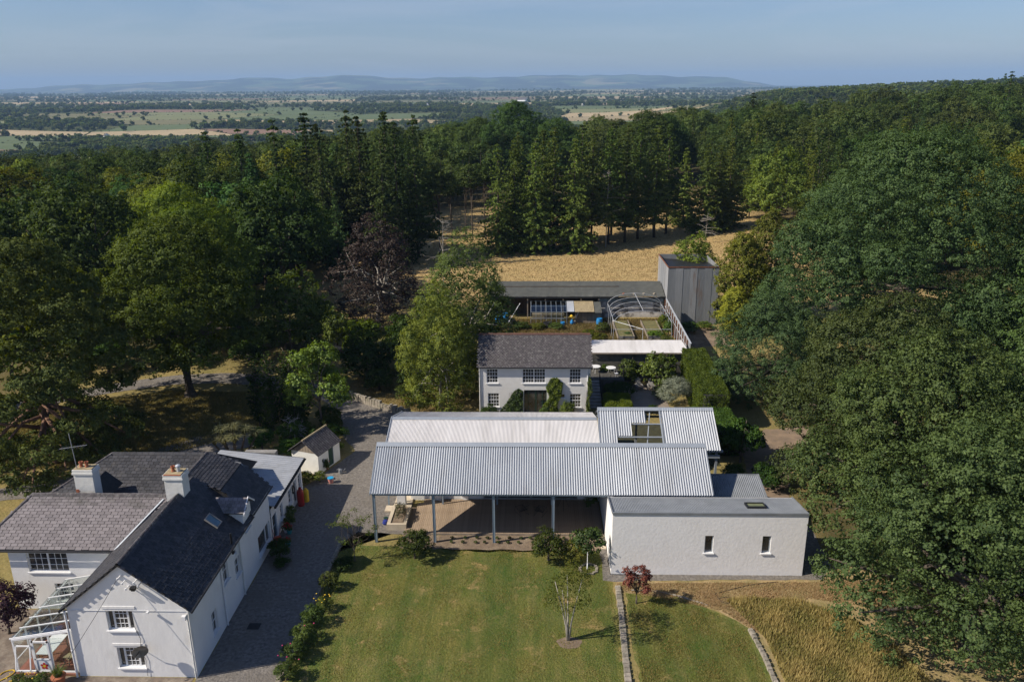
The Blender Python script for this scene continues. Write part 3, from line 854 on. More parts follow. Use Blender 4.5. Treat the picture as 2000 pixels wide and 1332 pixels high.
# --- conservatory
cs_ = thing('conservatory', 'white framed glass lean-to conservatory against the farmhouse gable end', 'conservatory')
ZL, ZR = 2.35, 3.0
XL, XR_, YF, YB = -29.55, -26.02, 37.75, 43.7
fl = MB(); fl.box(XL - .1, YF - .1, 0.0, XR_ + .0, YB, .12); fl.build('floor', M_tilefloor, cs_)
fr_ = MB()
def zz(x): return ZL + (ZR - ZL) * (x - XL) / (XR_ - XL)
for x in (XL, -28.5, -27.45, XR_ - .08): fr_.obox((x, YF, .12), (.08, 0, 0), (0, .08, 0), (0, 0, zz(x) - .12))
for y in np.linspace(YF + 1.2, YB - .1, 5): fr_.obox((XL, y, .12), (.07, 0, 0), (0, .07, 0), (0, 0, ZL - .12))
fr_.obox((XL, YF, .12), (XR_ - XL, 0, 0), (0, .09, 0), (0, 0, .1)); fr_.obox((XL, YF - .02, ZL - .12), (XR_ - XL, 0, ZR - ZL), (0, .1, 0), (0, 0, .12))
fr_.obox((XL, YF, ZL - .1), (.08, 0, 0), (0, YB - YF, 0), (0, 0, .1)); fr_.obox((XL, YF, .9), (.05, 0, 0), (0, YB - YF, 0), (0, 0, .05))
fr_.build('frame', M_paint, cs_)
for y in np.linspace(YF + .0, YB - .2, 7):
    r_ = MB(); r_.obox((XL - .1, y, ZL - .02), (XR_ - XL + .1, 0, ZR - ZL + .02), (0, .06, 0), (0, 0, .07)); r_.build('rafter', M_paint, cs_)
ys_ = np.linspace(YF, YB - .2, 7)
for i in range(6):
    p = MB(); p.obox((XL - .12, ys_[i] + .06, ZL + .01), (XR_ - XL + .1, 0, ZR - ZL + .02), (0, ys_[i + 1] - ys_[i] - .06, 0), (0, 0, .012)); p.build('roof_pane', M_glass, cs_)
for i in range(4):
    yy = np.linspace(YF + .08, YB - .1, 5)
    p = MB(); p.obox((XL + .03, yy[i] + .05, .22), (.01, 0, 0), (0, yy[i + 1] - yy[i] - .08, 0), (0, 0, ZL - .34)); p.build('side_pane', M_glass, cs_)
p = MB(); p.obox((-27.35, YF + .03, .25), (1.2, 0, 0), (0, .01, 0), (0, 0, 2.2)); p.build('front_pane', M_glass, cs_)
dr = MB()
for a_, b_ in (((-28.42, .15), (.1, 2.1)), ((-27.55, .15), (.1, 2.1))): dr.obox((a_[0], YF - .03, a_[1]), (b_[0], 0, 0), (0, .06, 0), (0, 0, b_[1]))
dr.obox((-28.42, YF - .03, .15), (.97, 0, 0), (0, .06, 0), (0, 0, .1)); dr.obox((-28.42, YF - .03, 2.15), (.97, 0, 0), (0, .06, 0), (0, 0, .1)); dr.obox((-28.42, YF - .03, 1.0), (.97, 0, 0), (0, .05, 0), (0, 0, .08))
door = dr.build('door', M_paint, cs_)
b = MB(); b.obox((-28.32, YF, .25), (.77, 0, 0), (0, .012, 0), (0, 0, .75)); b.build('door_panel', M_paint, door)
b = MB(); b.obox((-28.32, YF, 1.08), (.77, 0, 0), (0, .012, 0), (0, 0, 1.07)); b.build('door_glass', M_glass, door)
b = MB()
for k in range(5):
    t = 2 * pi * k / 5 + .3; b.add([(-27.93 + .15 * cos(t) + .085 * cos(q), YF - .006 - .001 * k, .58 + .15 * sin(t) + .085 * sin(q)) for q in np.linspace(0, 2 * pi, 9)[:-1]], [tuple(range(8))[::-1]])
b.build('flower_emblem', M_redpet, door)
b = MB(); b.add([(-27.93 + .09 * cos(q), YF - .014, .58 + .09 * sin(q)) for q in np.linspace(0, 2 * pi, 11)[:-1]], [tuple(range(10))[::-1]]); b.build('emblem_centre', M_yellow, door)
ow = MB(); B = V(-29.35, YF - .45, .55)
for u_, v_, w_, h_ in ((0, 0, .06, 1.45), (.84, 0, .06, 1.45), (0, 0, .9, .06), (0, 1.39, .9, .06)): ow.obox(B + V(u_, v_ * .25, v_), (w_, 0, 0), (0, h_ * .25, h_), (0, .05, 0))
ow.build('open_window', M_paint, cs_)
# table inside the conservatory
tb = thing('table', 'pale rectangular table standing inside the glass conservatory', 'table', (-28.35, 39.3, .12))
b = MB(); b.box(-.45, -.9, .7, .45, .9, .74); b.build('tabletop', M_paint, tb)
for sx in (-.38, .38):
    for sy in (-.8, .8): b = MB(); b.box(sx - .03, sy - .03, 0, sx + .03, sy + .03, .7); b.build('leg', M_wood, tb)
for i, (x, y, r, l_) in enumerate(((-27.3, 40.6, 2.2, 'wooden folding chair with yellow back inside the conservatory'), (-27.0, 38.6, -.4, 'low cane stool behind the conservatory door'))):
    c = thing('chair' if i == 0 else 'stool', l_, 'chair' if i == 0 else 'stool', (x, y, .12), r)
    b = MB(); b.box(-.24, -.22, .42, .24, .24, .46); b.build('seat', M_lichen, c)
    if i == 0: b = MB(); b.obox((-.24, .2, .5), (.48, 0, 0), (0, .1, .5), (0, .03, 0)); b.build('backrest', M_yellow, c)
    for sx in (-.2, .2):
        for sy in (-.18, .18): b = MB(); b.box(sx - .02, sy - .02, 0, sx + .02, sy + .02, .42); b.build('leg', M_wood, c)
# satellite dish on gable
dsh = thing('satellite_dish', 'oval beige satellite dish on the white gable wall', 'satellite dish', (-22.05, 37.64, 1.9))
b = MB(); b.lathe((0, 0, 0), [(.001, .0), (.18, .02), (.34, .08), (.42, .14), (.43, .14), (.34, .06), (.18, -.01)], 20, False)
o = b.build('reflector', M_stone, dsh, True); o.rotation_euler = (radians(100), radians(8), radians(30)); o.location = (.2, -.55, .35)
b = MB(); b.tube([(0, .0, 0), (0, -.35, .05), (.15, -.5, .3)], .025); b.build('bracket', M_cast, dsh)
b = MB(); b.tube([(.2, -.6, .3), (.0, -.95, .1)], .018); b.lathe((-.0, -.97, .06), [(.04, 0), (.04, .12)], 8); b.build('feed_arm', M_cast, dsh)
b = MB(); b.tube([(-22.4, 37.60, 4.4), (-22.2, 37.60, 3.3), (-22.0, 37.60, 2.6), (-22.1, 37.60, 1.9), (-21.9, 37.60, 1.2), (-21.95, 37.60, .1)], .012); b.build('wall_cable', M_cast, fh)
for (x, z) in ((-22.55, 6.65), (-22.35, 6.35), (-22.2, 6.0), (-21.7, 6.4), (-21.5, 6.2)):
    b = MB(); b.obox((x, 37.64, z), (.05, 0, 0), (0, -.32, 0), (0, 0, .05)); b.lathe((x + .02, 37.3, z - .02), [(.05, 0), (.05, .1)], 8); b.build('insulator_bracket', M_paint, fh)
b = MB(); b.obox((-21.95, 37.5, 6.0), (.3, 0, 0), (0, -.25, 0), (0, 0, .12)); b.obox((-21.9, 37.5, 5.9), (.2, .0, 0), (0, -.2, .0), (0, 0, .07)); b.build('floodlight', M_black, fh)
b = MB(); b.obox((-21.3, 37.52, 4.42), (.12, 0, 0), (0, -.2, 0), (0, 0, .12)); b.obox((-19.35, 37.5, 4.05), (.22, 0, 0), (0, -.22, 0), (0, 0, .25)); b.build('junction_box', M_paint, fh)
b = MB(); b.obox((-25.7, 37.63, 4.42), (6.4, 0, 0), (0, -.02, 0), (0, 0, .025)); b.build('wall_conduit', M_paint, fh)
ln = MB()
p0, p1 = V(-22.6, 37.35, 6.6), V(-26.6, 33.0, .6)
ln.tube([p0.lerp(p1, t) - V(0, 0, 1.2 * t * (1 - t)) for t in np.linspace(0, 1, 9)], .014, n=4)
tag(ln.build('overhead_cable', M_black), 'thin black cable running down from the gable peak to lower left', 'cable')
# TV aerial
ae = thing('tv_aerial', 'tall thin television aerial mast with cross bar by the left chimney', 'aerial', (-29.85, 47.2, 8.2))
b = MB(); b.tube([(0, 0, -.6), (-.15, 0, 2.6)], .025); b.build('mast', M_tin, ae)
b = MB(); b.tube([(-.9, -.1, 1.55), (.85, .1, 1.75)], .015)
for k in range(9): b.tube([(-.85 + k * .2, -.3, 1.56 + k * .02), (-.85 + k * .2, .3, 1.56 + k * .02)], .008, n=4)
b.build('yagi_array', M_tin, ae)

# ------------------------------------------------------------ little store shed
sh = thing('garden_store', 'tiny white outbuilding with ribbed tile roof and green door beside the drive', 'outbuilding', (-18.5, 62.75, 0), radians(-20))
b = MB(); L_, W_ = 3.3, 2.7
wall(b, (0, 0, 0), PY, PX, L_, 1.95, [(1.55, .05, .75, 1.7), (.55, .85, .3, .35)], .12)
wall(b, (-W_, 0, 0), PX, NY, W_, 1.95); wall(b, (-W_, L_, 0), NY, NX, L_, 1.95); wall(b, (0, L_, 0), NX, PY, W_, 1.95)
b.poly([(0, L_, 1.95), (-W_, L_, 1.95), (-W_ / 2, L_, 2.95)])
b.build('wall', M_whiteold, sh)
for i in range(9):
    x = -W_ + W_ * i / 9; xm = x + W_ / 18; hh = 1.0 * (1 - abs(xm + W_ / 2) / (W_ / 2)) + .05
    b = MB(); b.box(x + .01, -.03, 1.96, x + W_ / 9 - .01, 0.02, 1.96 + hh); b.build('gable_board', M_wood, sh)
b = MB(); slab(b, [(.2, -.15, 1.85), (-W_ / 2, -.15, 3.02), (-W_ / 2, L_ + .12, 3.02), (.2, L_ + .12, 1.85)], .06); slab(b, [(-W_ - .2, -.15, 1.85), (-W_ / 2, -.15, 3.019), (-W_ / 2, L_ + .12, 3.019), (-W_ - .2, L_ + .12, 1.85)], .06)
ro = b.build('roof', M_slate_bed, sh)
for s_ in (1, -1):
    b = MB(); e0 = V(-W_ / 2, -.15, 3.03); dn = V((W_ / 2 + .2) * s_, 0, -1.17); dl = dn.length; dn.normalize(); nn = V(1.17 * s_, 0, W_ / 2 + .2).normalized()
    for r in range(8):
        b.tint = .5
        for k in range(14):
            b.tint = random.random(); y = -.15 + k * (L_ + .27) / 14
            o_ = e0 + dn * (r * dl / 8) + nn * (.012 + .012) + V(0, y, 0)
            b.obox(o_, dn * (dl / 8 * 1.1) + nn * .02, V(0, .19, 0), nn * .02); b.obox(o_ + V(0, .18, 0), dn * (dl / 8 * 1.1) + nn * .02, V(0, .055, 0), nn * .055)
    tag(b.build('roof_tiles', M_slate_o, ro), kind='stuff')
b = MB(); b.tube([(-W_ / 2, -.2, 3.06), (-W_ / 2, L_ + .15, 3.06)], .1, n=6); b.build('mossy_ridge', M_lichen, ro)
b = MB(); b.box(-.1, 1.58, .05, -.06, 2.27, 1.72); b.build('door', M_green, sh)
b = MB(); b.box(-.1, .57, .87, -.08, .83, 1.18); b.build('window', M_glassd, sh)

# ------------------------------------------------------------ front open pavilion (corrugated gable canopy)
CX0, CX1, CYF, CYR, CYB, CZE, CZR = -11.75, 12.85, 51.85, 55.5, 59.15, 4.02, 6.3
pv = thing('pavilion', 'long open pavilion with galvanised corrugated gable roof over the timber deck', 'pavilion')
U_, Vf = V(1, 0, 0), V(0, CYR - CYF, CZR - CZE)
b = MB(); corr(b, (CX0, CYF, CZE), U_, Vf, CX1 - CX0, Vf.length, 0.178, 0.125, 8); b.build('front_roof_sheet', M_corr, pv)
b = MB(); corr(b, (CX1, CYB, CZE), -U_, V(0, CYR - CYB, CZR - CZE), CX1 - CX0, Vf.length, 0.178, 0.125, 8); b.build('rear_roof_sheet', M_corr, pv)
b = MB(); s_, c_ = .53, .848
b.obox((CX0 - .03, CYR - .30, CZR - .06 - .0), (CX1 - CX0 + .06, 0, 0), (0, .32, .2), (0, -.012, .02)); b.obox((CX0 - .03, CYR + .30, CZR - .06), (CX1 - CX0 + .06, 0, 0), (0, -.32, .2), (0, .012, .02)); b.build('ridge_cap', M_flash, pv)
for x in (CX0 - .04, CX1 + .0):
    b = MB(); b.obox((x, CYF, CZE - .14), (.045, 0, 0), Vf, (0, 0, .24)); b.obox((x, CYB, CZE - .14), (.045, 0, 0), V(0, CYR - CYB, CZR - CZE), (0, 0, .24)); b.build('verge_trim', M_flash, pv)
b = MB(); Vn = Vf.normalized()
for t in np.linspace(.03, .93, 6):
    for sgn in (1, -1):
        y = CYF + (CYR - CYF) * t if sgn > 0 else CYB - (CYR - CYF) * t
        b.box(CX0 + .05, y - .03, CZE + (CZR - CZE) * t - .14, CX1 - .05, y + .03, CZE + (CZR - CZE) * t - .03)
b.build('purlins', M_steel, pv)
PXS = (-11.53, -7.2, -2.85, 1.47)
for i, x in enumerate(PXS + (5.05, 9.5, 12.6)):
    b = MB(); b.obox((x - .06, CYF + .2, CZE - .06), (.12, 0, 0), V(0, CYR - CYF - .2, CZR - CZE - .12), (0, 0, -.16)); b.obox((x - .06, CYB - .2, CZE - .06), (.12, 0, 0), V(0, CYR - CYB + .2, CZR - CZE - .12), (0, 0, -.16)); b.build('rafter', M_steel, pv)
    if i < 4:
        b = MB(); b.box(x - .075, 52.0, 0, x + .075, 52.15, 4.05); b.box(x - .095, 51.98, 0, x - .0755, 52.17, 4.0); b.box(x + .0755, 51.98, 0, x + .095, 52.17, 4.0); b.build('post', M_steel, pv)
    if i in (0, 1, 2, 3):
        b = MB(); b.box(x - .06, 57.45, 0, x + .06, 57.57, 4.9); b.build('inner_post', M_steel, pv)
b = MB(); b.box(CX0 + .1, 52.02, 3.84, CX1 - .2, 52.13, 4.02); b.build('eaves_beam', M_steel, pv)
b = MB(); b.box(CX0 + .1, CYB - .2, 3.8, CX1 - .2, CYB - .09, 3.98); b.build('eaves_beam', M_steel, pv)

# ------------------------------------------------------------ long white range behind it
lr = thing('white_range', 'long single storey white range with pale fine corrugated roof behind the pavilion', 'house')
b = MB()
l_hole = [(5.9, .12, 7.6, 2.35)]
wall(b, (-9.9, 58.4, 0), PX, NY, 15.3, 3.3, l_hole, .2)
wall(b, (5.4, 58.4, 0), PY, PX, 9.6, 3.3); wall(b, (5.4, 68.0, 0), NX, PY, 16.9, 3.3); wall(b, (-11.5, 68, 0), NY, NX, 8.2, 3.3)
wall(b, (-11.5, 59.8, 0), PX, NY, 1.6, 3.3); wall(b, (-9.9, 59.8, 0), NY, NX, 1.4, 3.3)
b.poly([(-11.5, 68, 3.3), (-11.5, 59.8, 3.3), (-11.5, 63.6, 4.9)]); b.poly([(5.4, 58.4, 3.3), (5.4, 68, 3.3), (5.4, 63.6, 4.9)])
b.build('wall', M_white, lr)
b = MB(); b.box(-10.75, 56.85, 0, -10.1, 57.5, 3.1); b.build('pier', M_white, lr)
b = MB(); b.box(-8.2, 58.1, 0, -7.4, 58.39, 2.8); b.build('buttress', M_white, lr)
b = MB(); b.box(-5.7, 58.2, 0, -5.2, 58.39, 2.8); b.build('buttress', M_white, lr)
dd = MB()
for x in (-4.0, -2.1, -.2, 1.7, 3.55): dd.box(x, 58.46, .12, x + .08, 58.55, 2.47)
dd.box(-4.0, 58.46, .12, 3.6, 58.55, .22); dd.box(-4.0, 58.46, 2.38, 3.6, 58.55, 2.47)
do = dd.build('sliding_doors', M_flash, lr)
for x in (-3.93, -2.03, -.13, 1.77): b = MB(); b.box(x, 58.5, .2, x + 1.84, 58.52, 2.4); b.build('pane', M_glassd, do)
b = MB(); Vl = V(0, 63.6 - 58.15, 5.02 - 3.3); corr(b, (-12.05, 58.15, 3.3), U_, Vl, 17.5, Vl.length, .11, .03, 6); b.build('front_roof_sheet', M_corrf, lr)
b = MB(); corr(b, (5.45, 69.0, 3.3), -U_, V(0, 63.6 - 69.0, 5.02 - 3.3), 17.5, Vl.length, .11, .03, 6); b.build('rear_roof_sheet', M_corrf, lr)
b = MB(); b.obox((-12.1, 63.32, 4.97), (17.5, 0, 0), (0, .3, .09), (0, -.01, .02)); b.obox((-12.1, 63.88, 4.97), (17.5, 0, 0), (0, -.3, .09), (0, .01, .02)); b.build('ridge_cap', M_flash, lr)
b = MB(); b.obox((-12.13, 58.15, 3.2), (.07, 0, 0), Vl, (0, 0, .2)); b.obox((-12.13, 69.0, 3.2), (.07, 0, 0), V(0, 63.6 - 69.0, 5.02 - 3.3), (0, 0, .2)); b.build('verge_trim', M_flash, lr)

# ------------------------------------------------------------ second open canopy with stepped opening
c2 = thing('stepped_canopy', 'open corrugated canopy with a stepped hole in its roof, right of the white range', 'canopy')
X0, X1, Y0, Y1, Y2, Z0, Z1 = 5.5, 15.15, 59.9, 63.7, 67.5, 3.75, 5.85
Vc = V(0, Y1 - Y0, Z1 - Z0); Lc = Vc.length; vc = Vc.normalized()
for (a_, b_, f0) in ((X0, 6.95, 0), (6.95, 8.15, .33), (8.15, 9.45, .64), (10.75, X1, 0)):
    b = MB(); corr(b, V(a_, Y0, Z0) + Vc * f0, U_, Vc, b_ - a_, Lc * (1 - f0), .2, .125, 8); b.build('roof_sheet', M_corr, c2)
b = MB(); corr(b, (X1, Y2, Z0), -U_, V(0, Y1 - Y2, Z1 - Z0), X1 - X0, Lc, .2, .075, 8); b.build('rear_roof_sheet', M_corr, c2)
b = MB(); b.obox((X0 - .04, Y1 - .3, Z1 - .06), (X1 - X0 + .07, 0, 0), (0, .32, .18), (0, -.012, .02)); b.obox((X0 - .04, Y1 + .3, Z1 - .06), (X1 - X0 + .07, 0, 0), (0, -.32, .18), (0, .012, .02)); b.build('ridge_cap', M_flash, c2)
for f in (.33, .64):
    b = MB(); p = V(7.0, Y0, Z0 - .06) + Vc * f; b.tube([p, p + V(3.8, 0, 0)], .07, n=8); b.build('tube_purlin', M_flash, c2)
b = MB(); b.obox(V(10.6, Y0, Z0 - .02), (.12, 0, 0), Vc, (0, 0, .12)); b.obox(V(X0 - .05, Y0, Z0 - .08), (.05, 0, 0), Vc, (0, 0, .2)); b.build('opening_trim', M_flash, c2)
b = MB(); b.obox(V(X1, Y0, Z0 - .1), (.05, 0, 0), Vc, (0, 0, .2)); b.obox(V(X1, Y2, Z0 - .1), (.05, 0, 0), V(0, Y1 - Y2, Z1 - Z0), (0, 0, .2)); b.build('verge_trim', M_wall_d, c2)
b = MB(); b.box(X0, Y0 + .12, Z0 - .2, X1 + .25, Y0 + .28, Z0 - .03); b.box(X0, Y2 - .3, Z0 - .2, X1, Y2 - .14, Z0 - .03); b.build('eaves_beam', M_flash, c2)
b = MB(); b.box(X0, 60.1, 3.0, X1 + .05, 60.22, 3.25); b.build('tie_beam', M_flash, c2)
for x, y in ((14.95, 60.3), (9.3, 60.3), (14.95, 67.2), (9.3, 67.2)):
    b = MB(); b.box(x - .09, y - .09, 0, x + .09, y + .09, 3.72); b.build('post', M_flash, c2)
b = MB(); b.tube([(9.3, 60.3, 3.6), (9.9, 63.7, 5.7)], .05); b.tube([(9.3, 67.2, 3.6), (9.9, 63.7, 5.7)], .05); b.build('truss', M_flash, c2)

# ------------------------------------------------------------ white block, front right
bk = thing('white_block', 'plain white rendered block with grey monopitch roof and two small windows', 'building')
b = MB(); bh = [(6.25, 1.75, .58, 1.3), (10.1, 1.75, .58, 1.3)]
wall(b, (5.35, 48.15, 0), PX, NY, 13.0, 4.6, bh, .22)
wall(b, (18.35, 48.15, 0), PY, PX, 3.4, 4.1); wall(b, (18.35, 51.55, 0), NX, PY, 13, 4.1); wall(b, (5.35, 58.35, 0), NY, NX, 10.2, 4.0)
b.quad((18.35, 48.15, 4.1), (18.35, 51.55, 4.1), (18.35, 51.55, 4.12), (18.35, 48.15, 4.6)); b.poly([(5.35, 51.55, 4.0), (5.35, 48.15, 4.0), (5.35, 48.15, 4.6), (5.35, 51.55, 4.1)])
b.box(5.36, 51.56, 0, 5.75, 58.34, 3.95)
b.build('wall', mat('rough_render', (.80, .79, .775), (.76, .75, .735), 1.6, .92, .012, 5.0, c3=(.72, .705, .68), s3=.8, t3=.66), bk)
for hl in bh: window(bk, (5.35, 48.15, 0), PX, NY, hl, 1, 1, .22, True, split=False, fr=.07, fmat=M_flash, smat=M_paint)
b = MB(); Vb = V(0, 3.42, -.62); slab(b, [(5.4, 48.2, 4.62), (18.3, 48.2, 4.62), (18.3, 51.5, 4.03), (5.4, 51.5, 4.03)], .06)
corr(b, (5.4, 48.17, 4.66), U_, Vb, 12.9, Vb.length, .11, .03, 6); b.build('roof', M_corrd, bk)
b = MB(); b.box(5.33, 48.10, 4.60, 18.37, 48.148, 4.78); b.box(5.33, 48.15, 4.70, 18.37, 48.22, 4.782)
b.obox((5.30, 48.2, 4.66), (.06, 0, 0), Vb, (0, 0, .12)); b.obox((18.3, 48.2, 4.66), (.06, 0, 0), Vb, (0, 0, .12)); b.build('parapet_flashing', M_corrd, bk)
sk = MB(); o_ = V(14.6, 49.3, 4.66 - .62 * (1.15 / 3.42) + .02)
vb = Vb.normalized(); nb_ = U_.cross(vb)
for a1, b1, a2, b2 in ((0, 0, 1.3, .07), (0, .83, 1.3, .07), (0, .07, .07, .76), (1.23, .07, .07, .76)): sk.obox(o_ + U_ * a1 + vb * b1, U_ * a2, vb * b2, nb_ * .16)
so = sk.build('rooflight', M_cast, bk); b = MB(); b.obox(o_ + U_ * .06 + vb * .06 + nb_ * .06, U_ * 1.18, vb * .78, nb_ * .02); b.build('pane', mat('green_glass', (.24, .26, .15), (.16, .18, .1), 2, .15), so)

# small link roof behind the block
lk_ = thing('link_building', 'small grey corrugated lean-to roof behind the white block', 'building')
b = MB(); wall(b, (12.7, 51.6, 0), PY, PX, 0.01, 2.9); wall(b, (16.95, 51.6, 0), PY, PX, 3.9, 2.9); wall(b, (16.95, 55.5, 0), NX, PY, 5, 3.6); b.build('wall', M_whiteold, lk_)
b = MB(); Vk = V(0, 55.6 - 51.6, 3.8 - 2.95); corr(b, (11.9, 51.6, 2.95), U_, Vk, 5.1, Vk.length, .14, .04, 6); b.build('roof', M_corrd, lk_)
b = MB(); b.obox((16.98, 51.6, 2.93), (.08, 0, 0), Vk, (0, 0, .14)); b.obox((11.9, 55.6, 3.76), (5.15, 0, 0), (0, .06, 0), (0, 0, .12)); b.build('verge_trim', M_corrd, lk_)

# ------------------------------------------------------------ deck
dk = thing('deck', 'timber boarded deck under the pavilion roof', 'deck')
xw = -9.65; i = 0; me = None
while xw < 5.2:
    y1 = 58.3 if xw > -8.9 else (57.6 if xw > -9.3 else 56.9)
    key = round(y1, 1)
    b = MB(); b.box(0, 53.1, .04, .135, y1, .16)
    if me is None: me = {}
    if key not in me: o = b.build('plank', M_deck, dk); me[key] = o.data
    else: o = bpy.data.objects.new('plank', me[key]); COL.objects.link(o); o.parent = dk
    o.location = (xw, random.uniform(-.004, .004), random.uniform(-.003, .003)); xw += .146
b = MB(); b.box(-9.65, 53.06, 0, 5.3, 53.098, .14); b.build('edge_board', M_wood, dk)
st = MB(); st.box(-11.7, 56.4, .003, -9.7, 57.3, .12); st.box(-11.1, 57.3, .004, -9.7, 59.7, .14)
tag(st.build('stone_step', M_pale_stone), 'pale stone step at the left end of the deck', 'step')
pl = thing('planter', 'low stone walled planter of lavender at the deck corner', 'planter', (-10.3, 55.2, 0))
b = MB(); b.box(-.75, -1.5, 0, -.5, 1.5, .5); b.box(.5, -1.5, 0, .72, 1.5, .5); b.box(-.5, -1.5, 0, .5, -1.28, .5); b.box(-.5, 1.28, 0, .5, 1.5, .5); b.build('stone_edge', M_pale_stone, pl)
b = MB(); b.box(-.5, -1.28, 0, .5, 1.28, .42); b.build('soil', M_soil, pl)


def lounge(x, y, rz, lab):
    t = thing('lounge_chair', lab, 'lounge chair', (x, y, .16), rz, 'wire lounge chairs on the deck')
    b = MB()
    for k in range(13):
        u = -.32 + k * .64 / 12; b.tube([(u, .45, .42), (u, -.3, .3), (u * .9, -.55, .55), (u * .75, -.85, 1.0)], .006, n=4)
    for a_ in ((.45, .42), (-.3, .3), (-.55, .55), (-.85, 1.0)):
        w_ = .33 * (1 if a_[0] > -.5 else (.9 if a_[0] > -.7 else .75)); b.tube([(-w_, a_[0], a_[1]), (w_, a_[0], a_[1])], .011, n=5)
    b.build('wire_seat', M_black, t)
    b = MB()
    for sx in (-.33, .33): b.tube([(sx, .55, .0), (sx, .4, .44), (sx, -.3, .32), (sx, -.6, 0), (sx, .55, 0)], .013, n=5)
    b.build('frame', M_black, t)


lounge(-.9, 56.2, .5, 'black wire lounge chair on the deck, the one nearer the middle post')
lounge(.6, 56.1, -.4, 'black wire lounge chair with pale back, on the deck beside the right post')
tp = thing('tripod', 'slim black tripod standing on the deck in the shade', 'tripod', (2.4, 56.9, .16))
for k in range(3): b = MB(); b.tube([(0, 0, 1.3), (.5 * cos(k * 2.1 + .5), .5 * sin(k * 2.1 + .5), 0)], .014); b.build('leg', M_black, tp)
b = MB(); b.box(-.06, -.06, 1.3, .06, .06, 1.45); b.build('head', M_black, tp)

# ------------------------------------------------------------ old white house in the middle
oh = thing('old_house', 'white two storey cottage with slate roof and many paned sash windows in the centre', 'house')
HX0, HX1, HY, HE = -5.4, 5.75, 76.0, 5.35
b = MB()
hh = [(.75, 3.55, 1.15, 1.5), (4.35, 3.55, 2.3, 1.5), (9.05, 3.55, 1.15, 1.5), (.85, 1.0, 1.15, 1.45), (4.5, .25, 2.3, 2.55), (9.1, .95, 1.15, 1.45), (7.85, 1.95, .8, .45)]
wall(b, (HX0, HY, 0), PX, NY, HX1 - HX0, HE, hh, .2)
wall(b, (HX1, HY, 0), PY, PX, 5.6, HE); wall(b, (HX1, HY + 5.6, 0), NX, PY, HX1 - HX0, HE); wall(b, (HX0, HY + 5.6, 0), NY, NX, 5.6, HE)
for x in (HX0, HX1): b.poly([(x, HY, HE), (x, HY + 5.6, HE), (x, HY + 2.8, 7.75)])
b.build('wall', mat('cream_white_render', (.74, .735, .71), (.68, .675, .65), 1.2, .9, .01, 4), oh)
for k, hl in enumerate(hh):
    if k == 4:
        f = MB(); B = V(HX0 + hl[0], HY + .16, hl[1])
        for u in (0, .42, 1.1, 1.2, 1.83, 2.24): f.obox(B + V(u, 0, 0), (.06, 0, 0), (0, -.07, 0), (0, 0, hl[3]))
        f.obox(B, (hl[2], 0, 0), (0, -.075, 0), (0, 0, .12)); f.obox(B + V(0, 0, hl[3] - .07), (hl[2], 0, 0), (0, -.075, 0), (0, 0, .07))
        for z in (.6, 1.2, 1.8):
            f.obox(B + V(0, 0, z), (.44, 0, 0), (0, -.05, 0), (0, 0, .03)); f.obox(B + V(1.85, 0, z), (.44, 0, 0), (0, -.05, 0), (0, 0, .03))
        d_ = f.build('glazed_door', M_green, oh); p = MB(); p.obox(B + V(.02, -.01, .02), (hl[2] - .04, 0, 0), (0, -.012, 0), (0, 0, hl[3] - .04)); p.build('pane', M_glassd, d_)
    elif k == 6: window(oh, (HX0, HY, 0), PX, NY, hl, 1, 1, .1, True, split=False)
    else: window(oh, (HX0, HY, 0), PX, NY, hl, 4, 4, .14, True, bar=.035, mull=(1.15,) if k == 1 else ())
b = MB()
slab(b, [(HX0 - .1, HY - .25, HE - .05), (HX1 + .1, HY - .25, HE - .05), (HX1 + .1, HY + 2.8, 7.82), (HX0 - .1, HY + 2.8, 7.82)], .1)
slab(b, [(HX0 - .1, HY + 5.85, HE - .05), (HX1 + .1, HY + 5.85, HE - .05), (HX1 + .1, HY + 2.8, 7.819), (HX0 - .1, HY + 2.8, 7.819)], .1)
ro = b.build('roof', M_slate_bed, oh)
slope_slates(ro, (HX0 - .1, HY - .28, HE - .05), (HX1 + .1, HY - .28, HE - .05), (HX1 + .1, HY + 2.8, 7.83), (HX0 - .1, HY + 2.8, 7.83), .27, .17, M_slate_o, 21)
ridgecap(ro, (HX0 - .1, HY + 2.8, 7.9), (HX1 + .1, HY + 2.8, 7.9), .15, m=mat('red_ridge', (.15, .075, .055), (.09, .055, .045), 3, .9))
b = MB(); b.tube([(HX0 - .1, HY - .33, HE - .08), (HX1 + .1, HY - .33, HE - .08)], .07, n=6); b.build('gutter', M_cast, oh)
pipe_down(oh, HX1 - .28, HY - .06, 0, HE - .1, M_paint, .05); pipe_down(oh, HX0 + .05, HY - .06, 0, HE - .1, M_whiteold, .05)
b = MB(); b.box(HX0 + 7.1, HY - .9, .0, HX0 + 4.3, HY - .02, .18); b.build('door_step', M_conc, oh)
b = MB(); b.tube([(HX0 + 4.15, HY, 2.55), (HX0 + 4.15, HY - .25, 2.6)], .02); b.lathe((HX0 + 4.15, HY - .28, 2.35), [(.05, 0), (.09, .2), (.02, .32)], 6); b.build('wall_lantern', M_black, oh)

